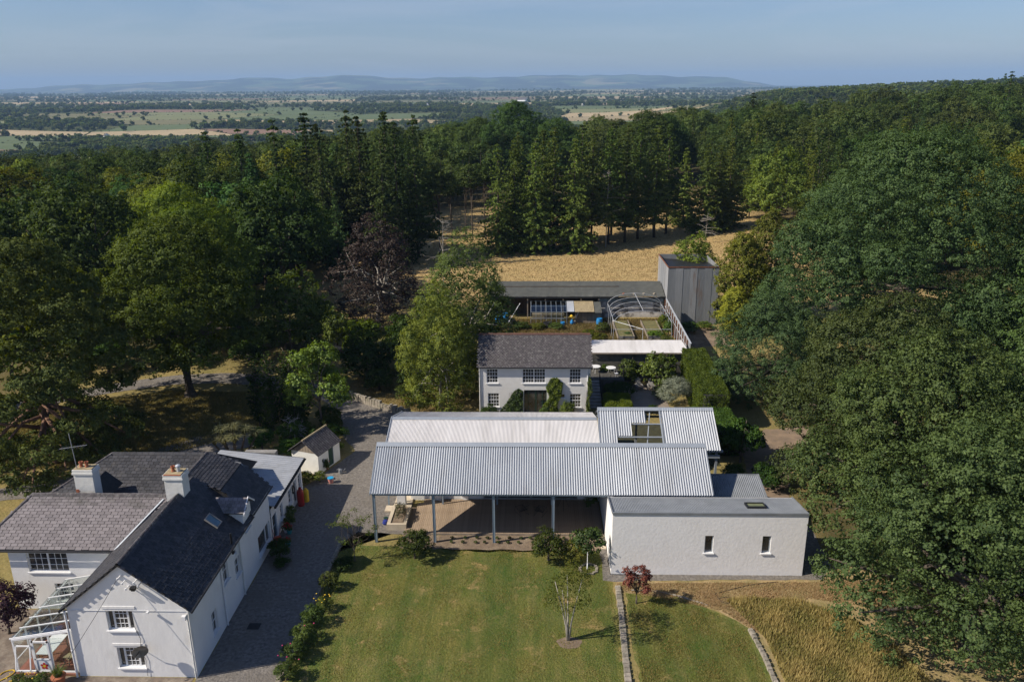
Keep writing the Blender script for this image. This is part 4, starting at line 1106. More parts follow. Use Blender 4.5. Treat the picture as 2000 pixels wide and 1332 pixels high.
# ------------------------------------------------------------ ground sheets
def sheet(name, pts, z, m, label=None, seg=1.5, th=None, drape=True):
    """polygon sheet triangulated by bmesh and draped just above the terrain"""
    import bmesh
    bm = bmesh.new()
    vs = [bm.verts.new((p[0], p[1], 0)) for p in pts]
    f = bm.faces.new(vs)
    bmesh.ops.triangulate(bm, faces=[f])
    xs_ = [p[0] for p in pts]; ys_ = [p[1] for p in pts]
    if drape:
        for ax_, lo_, hi_ in ((0, min(xs_), max(xs_)), (1, min(ys_), max(ys_))):
            k = lo_ + seg
            while k < hi_:
                n = (1, 0, 0) if ax_ == 0 else (0, 1, 0); c = (k, 0, 0) if ax_ == 0 else (0, k, 0)
                bmesh.ops.bisect_plane(bm, geom=bm.verts[:] + bm.edges[:] + bm.faces[:], plane_co=c, plane_no=n)
                k += seg
    for v in bm.verts: v.co.z = tz(v.co.x, v.co.y) + z
    bm.normal_update()
    bad = [f_ for f_ in bm.faces if f_.normal.z < 0]
    if bad: bmesh.ops.reverse_faces(bm, faces=bad)
    me_ = bpy.data.meshes.new(name); bm.to_mesh(me_); bm.free(); me_.materials.append(m)
    o = bpy.data.objects.new(name, me_); COL.objects.link(o)
    return tag(o, label, kind='structure')


def lawn_mat():
    m = bpy.data.materials.new('mown_lawn'); m.use_nodes = True
    nt = m.node_tree; nd = nt.nodes; lk = nt.links
    b = nd['Principled BSDF']; b.inputs['Roughness'].default_value = .95; b.inputs['Specular IOR Level'].default_value = .1
    tc = nd.new('ShaderNodeTexCoord')

    def nz(sc, det, lo_, hi_, st=None, dist=0):
        n = nd.new('ShaderNodeTexNoise'); n.inputs['Scale'].default_value = sc; n.inputs['Detail'].default_value = det; n.inputs['Roughness'].default_value = .68; n.inputs['Distortion'].default_value = dist
        if st:
            mp = nd.new('ShaderNodeMapping'); mp.inputs['Scale'].default_value = st; mp.inputs['Rotation'].default_value = (0, 0, .15); lk.new(tc.outputs['Object'], mp.inputs[0]); lk.new(mp.outputs[0], n.inputs['Vector'])
        else: lk.new(tc.outputs['Object'], n.inputs['Vector'])
        r = nd.new('ShaderNodeMapRange'); r.inputs['From Min'].default_value = lo_; r.inputs['From Max'].default_value = hi_; lk.new(n.outputs['Fac'], r.inputs[0]); return r.outputs[0]

    def mix(f, a, c, k=1.0):
        x = nd.new('ShaderNodeMix'); x.data_type = 'RGBA'
        for s_, q in ((6, a), (7, c)):
            if isinstance(q, tuple): x.inputs[s_].default_value = (*q, 1)
            else: lk.new(q, x.inputs[s_])
        if k != 1.0:
            mu = nd.new('ShaderNodeMath'); mu.operation = 'MULTIPLY'; mu.inputs[1].default_value = k; lk.new(f, mu.inputs[0]); f = mu.outputs[0]
        lk.new(f, x.inputs[0]); return x.outputs[2]
    c = mix(nz(.35, 6, .38, .62), (.060, .115, .020), (.20, .20, .050))
    c = mix(nz(1.6, 10, .4, .64, (1, .5, 1)), c, (.27, .21, .085), .7)
    c = mix(nz(.12, 4, .42, .60), c, (.24, .20, .055), .7)
    c = mix(nz(.62, 9, .56, .65, None, .6), c, (.44, .30, .13), .85)
    c = mix(nz(.55, 3, .42, .58, (1, .04, 1)), c, (.05, .10, .02), .55)
    c = mix(nz(7, 10, .35, .7), c, (.035, .06, .014), .7)
    lk.new(c, b.inputs['Base Color'])
    n = nd.new('ShaderNodeTexNoise'); n.inputs['Scale'].default_value = 9; n.inputs['Detail'].default_value = 8; lk.new(tc.outputs['Object'], n.inputs['Vector'])
    bp = nd.new('ShaderNodeBump'); bp.inputs['Distance'].default_value = .09; lk.new(n.outputs['Fac'], bp.inputs['Height']); lk.new(bp.outputs[0], b.inputs['Normal'])
    return m


def wob(pts, amp, seed, step=.8):
    """densify a polygon and make its edge uneven"""
    r = random.Random(seed); out = []
    for i in range(len(pts)):
        a, b_ = Vector((*pts[i], 0)), Vector((*pts[(i + 1) % len(pts)], 0)); n = max(1, int((b_ - a).length / step))
        for k in range(n):
            p = a.lerp(b_, k / n)
            if k: p = p + Vector((r.uniform(-amp, amp), r.uniform(-amp, amp), 0))
            out.append((p.x, p.y))
    return out


M_lawn = lawn_mat()
sheet('lawn', wob([(-14.0, 14), (5.4, 14), (5.4, 47.2), (5.0, 47.4), (4.9, 51.3), (1, 50.9), (-4, 50.8), (-8, 51.3), (-14.0, 51.6)], .12, 1), .012, M_lawn, 'mown lawn in front of the pavilion', seg=6)
sheet('lawn', wob([(6.0, 14), (13.3, 14), (13.6, 38), (13.3, 42.5), (11.8, 44.0), (9.5, 45.6), (6.1, 46.0)], .15, 2), .012, M_lawn, 'mown lawn strip between the two low stone edgings', seg=6)
sheet('soil_bed', wob([(-9.7, 51.2), (4.9, 51.0), (5.2, 53.05), (-9.7, 53.05)], .1, 3), .020, M_soil, 'bare planting bed along the front of the deck', seg=6)
dry_m = mat('dry_turf', (.38, .275, .145), (.28, .21, .095), 1.6, .95, .06, 8, c3=(.17, .155, .055), s3=.9, t3=.56, w3=.15)
sheet('dry_grass', wob([(5.45, 46.4), (6.2, 46.05), (9.5, 45.7), (11.9, 44.1), (13.4, 42.4), (13.9, 38), (13.6, 14), (30, 14), (30, 48.6), (20.6, 49.5), (19.5, 48.2), (17, 47.7), (5.6, 47.3)], .12, 4), .008, dry_m, 'scorched dry grass below the white block', seg=6)
sheet('gravel_strip', wob([(4.75, 47.4), (5.6, 47.25), (12, 47.6), (19.6, 47.7), (20.8, 49.6), (21.0, 56), (18.4, 56), (18.4, 48.2), (5.3, 48.1), (5.3, 53.0), (4.9, 53.0)], .08, 5), .016, M_gravel, 'grey gravel strip round the white block', seg=6)
sheet('driveway', wob([(-19.05, 14), (-14.3, 14), (-14.3, 44), (-14.1, 51.5), (-13.2, 53.4), (-9.7, 53.1), (-9.7, 58.3), (-9.9, 70), (-9.9, 75), (-13.2, 76.6), (-17, 78.8), (-20.2, 81.4), (-21.8, 79), (-19.5, 75), (-18.3, 71), (-16.4, 67.5), (-17.6, 64.5), (-18.3, 62.5), (-19.3, 60.2), (-19.05, 56)], .1, 6), .018, M_gravel, 'grey gravel driveway running up past the buildings', seg=3)
def ribbon(name, pts, w, z, m, label):
    # evenly stepped strip following a centre line over the terrain
    P_ = [Vector((*p, 0)) for p in pts]; C_ = []
    for i in range(len(P_) - 1):
        for k in range(6): C_.append(P_[i].lerp(P_[i + 1], k / 6))
    C_.append(P_[-1])
    for _ in range(4): C_ = [C_[0]] + [(C_[i - 1] + C_[i] * 2 + C_[i + 1]) / 4 for i in range(1, len(C_) - 1)] + [C_[-1]]
    b_ = MB(); vs_ = []; r_ = random.Random(4)
    for i, c in enumerate(C_):
        d = (C_[min(i + 1, len(C_) - 1)] - C_[max(i - 1, 0)]).normalized(); s_ = Vector((-d.y, d.x, 0))
        for k in range(7):
            q = c + s_ * ((k / 6 - .5) * w * (1 + (r_.uniform(-.05, .05) if k in (0, 6) else 0))); vs_.append((q.x, q.y, tz(q.x, q.y) + z))
    b_.add(vs_, [(i * 7 + k + 1, i * 7 + k, (i + 1) * 7 + k, (i + 1) * 7 + k + 1) for i in range(len(C_) - 1) for k in range(6)])
    return tag(b_.build(name, m), label, kind='structure')


ribbon('upper_path', [(-19.5, 79.2), (-22.5, 82), (-28, 85.2), (-35, 86.8), (-42, 86), (-49, 82.5), (-55, 77.5)], 3.0, .03, M_gravel, 'gravel path curving away under the trees at the top of the drive')
sheet('side_path', wob([(-48, 59.0), (-41, 61.0), (-36.5, 66.0), (-32.5, 70.5), (-27, 73.2), (-26, 68.5), (-30, 66.6), (-34.5, 63.5), (-39, 59.0), (-47, 57)], .15, 7), .024, M_gravel, 'gravel path under the pine behind the farmhouse', seg=3)
sheet('patio', [(9.9, 77.5), (14.2, 77.5), (14.2, 84.9), (9.9, 84.9)], .03, mat('patio_stone', (.27, .22, .17), (.17, .145, .115), 1.2, .9, .01, c3=(.32, .28, .24), s3=1.2, t3=.6), 'paved patio among the garden shrubs', seg=4)
sheet('planted_bed', wob([(5.6, 64.8), (16.6, 64.8), (16.6, 74.0), (5.6, 74.0)], .1, 19), .012, mat('dark_planting', (.06, .06, .03), (.035, .035, .02), 2, .95, .05), 'dark planted ground behind the stepped canopy', seg=4)  # dark green-brown planted ground, seen through the stepped roof opening
sheet('dirt_path', wob([(17.2, 52), (19.8, 52), (20.5, 58), (22.5, 64), (24.8, 68.5), (27.5, 71.5), (27, 73.2), (22.5, 72.8), (19, 68), (18.3, 60)], .15, 8), .02, mat('bare_dirt', (.26, .19, .13), (.17, .13, .095), 1.2, .95, .03), 'bare earth path beyond the white block', seg=3)
sheet('flower_bed', wob([(20.2, 96.5), (24.8, 96.8), (25.3, 102.5), (18.8, 103.6), (19.2, 98)], .1, 9), .03, M_soil, 'dug soil bed below the tin barn', seg=2)

# stone edgings
def edging(pts, w, h, label, seed, sl=.38):
    """low dry-laid edging: one thing, every stone a part"""
    t = thing('stone_edging', label, 'stone edging', (pts[0][0], pts[0][1], 0)); r = random.Random(seed)
    for i in range(len(pts) - 1):
        a, b_ = Vector((*pts[i], 0)), Vector((*pts[i + 1], 0)); d = (b_ - a); L = d.length; d.normalize(); s = Vector((-d.y, d.x, 0)); k = 0
        while k < L:
            l_ = r.uniform(.6, 1.3) * sl
            b = MB(); b.tint = r.random(); hh_ = h * r.uniform(.75, 1.15); ww = w * r.uniform(.85, 1.1)
            o_ = a + d * k - s * ww / 2 - Vector((pts[0][0], pts[0][1], 0)); o_.z = tz(a.x + d.x * k, a.y + d.y * k)
            top = .82
            p = [o_, o_ + d * l_ * .96, o_ + d * l_ * .96 + s * ww, o_ + s * ww]; c_ = sum(p, Vector()) / 4
            q = [c_ + (x_ - c_) * top + Vector((0, 0, hh_ + r.uniform(-.02, .02))) for x_ in p]
            b.add(p + q, [(4, 5, 6, 7), (0, 1, 5, 4), (1, 2, 6, 5), (2, 3, 7, 6), (3, 0, 4, 7)])
            b.build('stone', M_stone, t); k += l_
    return t


edging([(5.68, 46.7), (5.62, 44), (5.45, 40), (5.2, 33)], .4, .15, 'mossy low stone edging between the two lawns', 31)
edging([(13.35, 42.3), (13.55, 40), (13.6, 37), (13.5, 33)], .28, .2, 'pale narrow stone edging beside the long grass', 32)
edging([(6.5, 46.3), (8.2, 46.25), (9.6, 45.7), (11.2, 44.8)], .12, .05, 'thin flush stone edging curving past the red leaved tree', 33, .3)
edging([(-14.12, 51.6), (-14.2, 47), (-14.35, 42), (-14.4, 34)], .3, .16, 'low stone kerb between the drive and the lawn', 34)
edging([(-12.5, 75.75), (-14.5, 76.9), (-17.2, 78.75), (-19.5, 80.6)], .4, .8, 'low dry stone retaining wall above the bend of the drive', 35, .4)
b = MB()
for k in range(22):
    t = 2 * pi * k / 22; b.tint = random.random(); r = .62 + random.uniform(-.06, .06); b.obox((3.77 + r * cos(t), 48.6 + r * sin(t), .01), (.16, .03, 0), (-.03, .14, 0), (0, 0, .1))
tag(b.build('stone_ring', M_stone), 'ring of loose stones round the young maple', 'stone ring')
b = MB(); b.box(-17.75, 41.9, .02, -17.0, 42.5, .035); tag(b.build('manhole_cover', M_cast), 'dark square manhole cover set in the drive', 'manhole cover')
dc = MB(); dc.box(4.95, 51.2, .02, 5.3, 51.7, .12); tag(dc.build('drain_surround', M_pale_stone), 'small white framed drain by the block wall', 'drain')
hs = MB(); hs.tube([(12.6 + .45 * cos(t) * (1 + .1 * sin(3 * t)), 45.3 + .3 * sin(t), .03) for t in np.linspace(0, 9, 30)] + [(12, 46, .03), (14.5, 47, .03), (16.5, 47.4, .03)], .022, n=5)
tag(hs.build('garden_hose', M_black), 'black hose snaking over the dry grass below the block', 'hose')

# ================================================================== garden behind the cottage
cw = thing('covered_walk', 'lean-to of pale corrugated sheets along the dark garden wall right of the cottage', 'lean-to')
b = MB(); wall(b, (6.2, 85.62, 0), PX, NY, 10.9, 3.62); b.quad((17.1, 85.62, 0), (17.1, 88.2, 0), (17.1, 88.2, 4.1), (17.1, 85.62, 3.62)); b.build('wall', M_wall_d, cw)
for i in range(13):
    b = MB(); x = 6.25 + i * .83; Vd_ = V(-.45, 3.0, .56); corr(b, (x + .3 + .002 * i, 85.35, 3.62 + .006 * (i % 2)), U_, Vd_, .86, Vd_.length, .12, .03, 6); b.build('roof_sheet', M_corrf, cw)
b = MB(); b.box(6.2, 85.28, 3.5, 17.3, 85.34, 3.66); b.build('fascia', M_wood, cw)
tr = thing('garden_terrace', 'raised terrace with dark steps beside the cottage', 'terrace')
b = MB(); b.box(5.95, 82.3, .01, 9.9, 85.6, 1.6); b.build('platform', M_wall_d, tr)
for i in range(9): b = MB(); b.box(5.95, 77.8 + i * .5, .005, 7.15, 82.29 - .001 * i, .17 * (i + 1)); b.build('step', M_conc, tr)
def rail(par, pts, h, step=.14):
    b = MB()
    for i in range(len(pts) - 1):
        a, c = Vector(pts[i]), Vector(pts[i + 1]); n = max(2, int((c - a).length / step))
        b.tube([a + V(0, 0, h), c + V(0, 0, h)], .022, n=5); b.tube([a + V(0, 0, .1), c + V(0, 0, .1)], .014, n=4)
        for k in range(n + 1): p = a.lerp(c, k / n); b.tube([p, p + V(0, 0, h)], .009 if k % 8 else .02, n=4)
    tag(b.build('railing', M_black, par), kind='stuff')
rail(tr, [(7.2, 77.9, .1), (7.2, 82.3, 1.6)], .95); rail(tr, [(7.2, 82.35, 1.6), (9.85, 82.35, 1.6), (9.85, 85.4, 1.6)], .95)
for (x, y, l_) in ((6.95, 84.6, 'round white garden table close against the cottage wall'), (8.6, 84.2, 'round white garden table on the terrace, the one further from the cottage')):
    t = thing('garden_table', l_, 'table', (x, y, 1.6), .3, 'white round tables on the terrace')
    b = MB(); b.lathe((0, 0, .7), [(.54, 0), (.55, .02), (.54, .04)], 20); b.build('tabletop', M_paint, t)
    for k in range(3): b = MB(); b.tube([(.42 * cos(k * 2.1), .42 * sin(k * 2.1), 0), (.2 * cos(k * 2.1), .2 * sin(k * 2.1), .7)], .018); b.build('leg', M_paint, t)
t = thing('garden_chair', 'small white garden chair in front of the terrace tables', 'chair', (9.1, 83.1, 1.6), .5)
b = MB(); b.lathe((0, 0, .42), [(.2, 0), (.2, .03)], 12); b.build('seat', M_paint, t)
for k in range(4): b = MB(); b.tube([(.17 * cos(k * pi / 2), .17 * sin(k * pi / 2), 0), (.15 * cos(k * pi / 2), .15 * sin(k * pi / 2), .43)], .012); b.build('leg', M_paint, t)
b = MB(); b.tube([(-.17, .15, .42), (-.14, .2, .8), (0, .22, .88), (.14, .2, .8), (.17, .15, .42)], .014); b.build('backrest', M_paint, t)
for j, x in enumerate((11.65, 12.95)):
    t = thing('adirondack_chair', ('weathered slatted patio chair, the left of the pair', 'weathered slatted patio chair, the right of the pair')[j], 'patio chair', (x, 83.4, .03), .12 - .2 * j, 'slatted chairs on the patio')
    for k in range(5): b = MB(); b.obox((-.26 + k * .105, .25, .3), (.095, 0, 0), (0, .3, .78 + .06 * (2 - abs(k - 2))), (0, .02, 0)); b.build('back_slat', M_conc, t)
    for k in range(5): b = MB(); b.obox((-.27, -.35 + k * .12, .36 - k * .025), (.54, 0, 0), (0, .105, -.02), (0, 0, .02)); b.build('seat_slat', M_conc, t)
    for s_ in (-1, 1):
        b = MB(); b.box(s_ * .3 - .04, -.4, 0, s_ * .3 + .03, -.34, .55); b.build('leg', M_conc, t); b = MB(); b.box(s_ * .34 - .07, -.42, .55, s_ * .34 + .07, .38, .58); b.build('armrest', M_conc, t)
        b = MB(); b.obox((s_ * .28 - .02, -.38, .25), (.04, 0, 0), (0, .95, -.22), (0, 0, .1)); b.build('side_rail', M_conc, t)

# long grey-roofed shed
gs = thing('long_shed', 'long open fronted shed with grey-green sheet roof along the meadow edge', 'shed')
b = MB(); wall(b, (-6.0, 108.2, 1.3), PX, NY, 17.8, 4.4); wall(b, (-6, 110, 1.3), NY, NX, 4, 4.2); b.build('wall', mat('brown_boards', (.12, .085, .06), (.07, .05, .04), 2, .95, stretch=(1, 1, .1)), gs)
b = MB(); wall(b, (8.9, 105.95, 1.3), PX, NY, 8.7, 3.45); b.box(8.9, 105.951, 1.3, 9.2, 109, 4.7); b.build('stone_wall', M_wall_r, gs)
b = MB(); b.box(8.9, 105.85, 4.1, 17.6, 105.94, 4.7); b.build('lintel_board', mat('faded_blue_board', (.30, .36, .40), None, 2, .8), gs)
Vg = V(0, 4.6, 1.05)
for i in range(15):
    x = -6.2 + i * 1.59; b = MB(); corr(b, (x, 105.35 + .015 * (i % 2), 4.92 + .008 * (i % 2)), U_, Vg, 1.62, Vg.length, .16, .035, 6); b.build('roof_sheet', M_felt, gs)
b = MB(); b.box(-6.2, 105.22, 4.72, 17.6, 105.32, 4.9); b.build('fascia', M_cast, gs)
for k in range(7): b = MB(); b.box(-5.6 + k * 2.4, 105.5, 1.2, -5.45 + k * 2.4, 105.65, 4.85); b.build('post', M_wood, gs)
for k, (x, c_) in enumerate(((12.2, M_terra), (13.6, M_pale_stone), (14.9, M_pale_stone), (16.3, M_pale_stone))):
    f = MB(); f.lathe((x, 106.0, 5.07), [(.12, 0), (.15, .2), (.13, .2), (.1, .02)], 8); tag(f.build('flower_pot', c_), ('terracotta pot on the shed roof eave, leftmost of four', 'pale pot on the shed roof eave, second of four from the left', 'pale pot on the shed roof eave, third of four from the left', 'pale pot on the shed roof eave nearest the tin barn')[k], 'pot', 'pots standing on the shed roof eave')

# greenhouse and lean-to
gh = thing('greenhouse', 'aluminium glass lean-to greenhouse against the long shed', 'greenhouse', (0, 0, 0))
b = MB(); A = M_flash
def zg(y): return 3.6 + (y - 102.5) * .23
for x in np.linspace(-.3, 4.4, 8): b.obox((x, 102.5, 1.9), (.05, 0, 0), (0, .05, 0), (0, 0, 1.7)); b.obox((x, 102.5, 3.58), (.05, 0, 0), (0, 3, .7), (0, 0, .05))
for z in (1.9, 2.7, 3.55): b.box(-.3, 102.49, z, 4.45, 102.55, z + .05)
for y in (104, 105.4): b.box(-.3, y, zg(y), 4.45, y + .05, zg(y) + .06)
b.obox((-.32, 102.5, 1.9), (.05, 0, 0), (0, 3, 0), (0, 0, .05)); b.obox((-.32, 104, 1.9), (.05, 0, 0), (0, .05, 0), (0, 0, 2.1)); b.build('frame', A, gh)
for i in range(7):
    xa = -.25 + i * .671; b = MB(); b.obox((xa, 102.52, 3.66), (.62, 0, 0), (0, 2.95, .69), (0, 0, .01)); b.build('roof_pane', M_glass, gh); b = MB(); b.box(xa, 102.52, 1.98, xa + .62, 102.53, 3.55); b.build('wall_pane', M_glass, gh)
b = MB(); b.box(-.1, 104.6, 1.9, 4.2, 105.3, 2.7); b.build('staging_bench', M_wood, gh)
lt = thing('lean_to', 'timber boarded lean-to with lichen covered sheet roof beside the greenhouse', 'lean-to')
for k in range(18): b = MB(); b.box(5.65 + k * .19, 102.9, 1.8, 5.65 + k * .19 + .175, 102.93, 3.5); b.build('wall_board', M_wood, lt)
for (xa, xb, m_, dz) in ((4.5, 5.45, M_corr, .02), (5.47, 8.1, M_lichen, 0), (8.12, 9.05, M_felt, -.1)):
    b = MB(); vv = V(0, 3.05, .7); corr(b, (xa, 102.4 + dz, 3.62 + dz), U_, vv, xb - xa, vv.length, .15, .035, 6); b.build('roof_sheet', m_, lt)
b = MB(); b.box(4.5, 102.6, 1.8, 4.62, 102.72, 3.6); b.box(5.55, 102.6, 1.8, 5.65, 102.72, 3.6); b.build('post', M_wood, lt)

def barrel(x, y, z, r, h, m, lab, name='barrel', cat='barrel', grp=None):
    t = thing(name, lab, cat, (x, y, z), 0, grp)
    b = MB(); b.lathe((0, 0, 0), [(r * .9, 0), (r, h * .1), (r * 1.04, h * .33), (r, h * .36), (r * 1.04, h * .66), (r, h * .7), (r * .95, h * .96), (r * .9, h)], 16); b.build('drum', m, t)
    b = MB(); b.lathe((0, 0, h), [(r * .93, 0), (r * .93, .04), (r * .8, .04), (r * .78, .015)], 16); b.build('rim', m, t)
barrel(8.75, 102.3, 1.9, .4, .85, M_blue, 'bright blue barrel standing by the end of the lean-to')
barrel(-4.6, 102.5, 1.9, .42, 1.15, M_blue, 'blue barrel on the left, half hidden by foliage')
barrel(-3.6, 103.2, 1.9, .42, 1.3, M_blue, 'blue barrel nearer the brown shed wall')
barrel(-2.7, 102.0, 1.9, .4, .7, M_black, 'black compost tub beside the blue barrels', 'tub', 'tub')
barrel(1.9, 101.3, 1.9, .6, .6, M_black, 'wide black tub in the grass before the greenhouse', 'tub', 'tub')
barrel(3.9, 101.8, 1.9, .3, .5, M_blue, 'small dark blue bucket of tools by the greenhouse corner', 'bucket', 'bucket')
t = thing('clutter', 'bundle of yellow, blue and white garden clothes hanging in the lean-to doorway', 'garden clutter', (5.1, 102.6, 1.8))
b = MB(); b.lathe((0, 0, 1.1), [(.22, 0), (.26, .1), (.1, .3)], 8); b.build('yellow_bag', M_yellow, t); b = MB(); b.lathe((.05, -.1, 0), [(.2, 0), (.26, .4), (.12, .75)], 8); b.build('blue_bag', M_blue, t); b = MB(); b.tube([(.3, 0, 0), (.55, .1, .9), (.9, .2, 1.7)], .05); b.build('broom', M_paint, t)
b = MB(); b.tube([(-3.4, 101.6, 2.1), (-1.7, 103.2, 4.6)], .045); tag(b.build('leaning_pole', M_paint), 'long pale pole leaning across the brown shed', 'pole')

# polytunnel frame
pt = thing('polytunnel_frame', 'bare curved galvanised hoops of an uncovered polytunnel', 'polytunnel')
px0, px1, zb = 9.95, 16.95, 1.85
for y in (95.2, 97.4, 99.6, 101.8, 104.0):
    b = MB(); pts = [(px0 - .1, y, zb), (px0, y, zb + 2.7)]
    for a_ in np.linspace(pi * .93, pi * .07, 11): pts.append(((px0 + px1) / 2 + cos(a_) * 3.5, y, zb + 2.45 + sin(a_) * 1.45))
    pts += [(px1, y, zb + 2.7), (px1 + .1, y, zb)]; b.tube(pts, .034, n=6); b.build('hoop', M_annex, pt)
for i, (p, q, r) in enumerate((((13.45, 95.2, 5.72), (13.45, 104, 5.72), .035), ((px0, 95.2, 4.3), (px0, 104, 4.3), .03), ((px1, 95.2, 4.3), (px1, 104, 4.3), .03), ((px0, 97.4, 3.9), (13.6, 95.2, 3.4), .03), ((13.5, 95.2, 1.85), (13.5, 95.2, 3.5), .04), ((px0, 95.2, 3.4), (px1, 95.2, 3.4), .025))):
    b = MB(); b.tube([p, q], r); b.build('purlin' if i < 3 else 'brace', M_corr, pt)
for (x0, x1, l_) in ((10.5, 12.6, 'left raised vegetable bed under the bare hoops'), (14.2, 16.3, 'right raised vegetable bed under the bare hoops')):
    t = thing('raised_bed', l_, 'raised bed', (x0, 95.6, 1.85), 0, 'raised beds in the polytunnel frame')
    w = x1 - x0
    b = MB(); b.box(0, 0, 0, .1, 7.5, .5); b.build('side_board', M_wood, t); b = MB(); b.box(w - .1, 0, 0, w, 7.5, .5); b.build('side_board', M_wood, t); b = MB(); b.box(.1, 0, 0, w - .1, .06, .55); b.build('end_board', M_conc, t); b = MB(); b.box(.1, .06, 0, w - .1, 7.5, .4); b.build('soil', mat('weedy_soil', (.19, .16, .07), (.10, .11, .04), 2.5, .95, .05), t)

# tin barn
tbn = thing('tin_barn', 'tall barn clad in weathered galvanised sheets with rust streaks', 'barn')
BX, BY, BZ, BT = 17.85, 104.6, 1.2, 9.15
for i in range(7):
    b = MB(); corr(b, (BX + i * .95, BY - .025 * (i % 2), BZ), U_, (0, 0, 1), .96, BT - BZ, .105, .03, 6); b.build('cladding_sheet', M_tin, tbn)
for i in range(9):
    b = MB(); corr(b, (BX - .006 * (i % 2), BY + (i + 1) * .95, BZ), (0, -1, 0), (0, 0, 1), .97, BT - BZ, .105, .03, 6); b.build('cladding_sheet', M_tin, tbn)
b = MB(); wall(b, (BX + 6.6, BY, BZ), PY, PX, 8.5, BT - BZ); wall(b, (BX + 6.6, BY + 8.5, BZ), NX, PY, 6.6, BT - BZ); b.build('rear_wall', M_tin, tbn)
b = MB(); slab(b, [(BX + .1, BY + .1, BT - .25), (BX + 6.55, BY + .1, BT - .35), (BX + 6.55, BY + 8.4, BT - .9), (BX + .1, BY + 8.4, BT - .6)], .1); b.build('roof', M_cast, tbn)
b = MB(); b.box(BX - .06, BY - .08, BT - .12, BX + 6.7, BY - .03, BT + .05); b.box(BX - .1, BY - .03, BT - .1, BX - .03, BY + 8.6, BT + .06); b.build('verge_trim', M_rust, tbn)
# tin fence
tf = thing('tin_fence', 'corrugated tin fence on rusty posts running down from the barn', 'fence')
fa, fb = V(17.6, 103.8, 0), V(17.75, 87.0, 0)
for i in range(12):
    p = fa.lerp(fb, i / 12); q = fa.lerp(fb, (i + 1) / 12 + .003); zt = 5.0 - .8 * i / 12; z0 = 1.5; b = MB()
    corr(b, (p.x + .003 * (i % 2), p.y, z0), (q - p), (0, 0, 1), (q - p).length, zt - z0 - .03, .11, .03, 6); b.build('fence_sheet', M_tin, tf)
    b = MB(); b.box(p.x - .16, p.y - .06, 1.4, p.x - .04, p.y + .06, zt - .1); b.build('post', M_rust, tf)
b = MB(); b.obox(fa + V(-.05, 0, 4.97), fb - fa + V(0, 0, -.8), (.16, 0, 0), (0, 0, .06)); b.obox(fa + V(-.13, 0, 4.0), fb - fa + V(0, 0, -.8), (.06, 0, 0), (0, 0, .1)); b.build('capping', M_corr, tf)

# drive side odds and ends
t = thing('bucket', 'pink bucket with a bright blue lid standing on the drive', 'bucket', (-17.15, 61.3, .02)); b = MB(); b.lathe((0, 0, 0), [(.2, 0), (.24, .42)], 16); b.build('pail', mat('pink_plastic', (.65, .28, .24), None, 3, .5), t); b = MB(); b.lathe((0, 0, .42), [(.27, 0), (.27, .06), (.2, .07)], 16); b.build('lid', mat('sky_blue_lid', (.03, .34, .62), None, 3, .4), t)
t = thing('watering_can', 'grey metal watering can by the little outbuilding', 'watering can', (-16.7, 63.0, .02)); b = MB(); b.lathe((0, 0, 0), [(.17, 0), (.17, .4), (.1, .42)], 12); b.build('body', M_tin, t); b = MB(); b.tube([(.15, 0, .1), (.45, 0, .5)], .025); b.build('spout', M_tin, t); b = MB(); b.tube([(-.15, 0, .1), (-.32, 0, .3), (-.1, 0, .55), (.1, 0, .42)], .015); b.build('handle', M_tin, t)
t = thing('gas_cylinder', 'tall red gas cylinder standing by the annex corner', 'gas cylinder', (-18.6, 57.4, .02)); b = MB(); b.lathe((0, 0, 0), [(.25, 0), (.27, .05), (.27, 1.2), (.2, 1.38), (.08, 1.45)], 16); b.build('tank', M_red, t); b = MB(); b.lathe((0, 0, 1.42), [(.12, 0), (.12, .16), (.1, .16), (.1, 0)], 10, False); b.build('collar', M_red, t)
b = MB(); b.lathe((-18.35, 58.05, .02), [(.2, 0), (.23, .05), (.23, .95), (.12, 1.1), (.06, 1.2)], 14); tag(b.build('gas_cylinder', M_yellow), 'shorter yellow gas cylinder behind the red one', 'gas cylinder')
t = thing('wheelbarrow', 'orange-red wheelbarrow tipped up against the farmhouse wall', 'wheelbarrow', (-18.6, 51.2, .02), .3); b = MB(); b.obox((-.25, -.3, .25), (.5, 0, .1), (0, .12, .75), (.08, -.25, 0)); b.build('tray', mat('orange_red', (.45, .07, .03), None, 3, .5), t)
b = MB()
for s_ in (-.2, .2): b.tube([(s_, -.1, .1), (s_, .1, 1.0), (s_ * 1.4, .1, 1.5)], .02)
b.build('handles', M_red, t); b = MB(); b.lathe((0, -.1, .02), [(.17, 0), (.17, .07)], 12); b.build('wheel', M_black, t)
t = thing('hose_reel', 'dark coiled hose hanging on the annex wall', 'hose reel', (-18.98, 56.9, 1.7)); b = MB(); b.tube([(.03, .28 * cos(q), .34 * sin(q)) for q in np.linspace(0, 2 * pi, 18)], .04); b.tube([(.06, .22 * cos(q), .26 * sin(q)) for q in np.linspace(0, 2 * pi, 16)], .035); b.build('coil', M_black, t)
t = thing('bag_heap', 'blue and red bags with a green pot beside the planter', 'bags', (-11.3, 54.6, .02)); b = MB(); b.lathe((0, 0, 0), [(.2, 0), (.26, .12), (.2, .3), (.05, .36)], 9); b.build('blue_bag', mat('deep_blue', (.02, .035, .22), None, 3, .7), t); b = MB(); b.lathe((.2, .25, 0), [(.14, 0), (.18, .12), (.05, .26)], 8); b.build('red_bag', M_red, t); b = MB(); b.lathe((-.05, .5, 0), [(.12, 0), (.2, .25)], 10); b.build('pot', M_green, t)
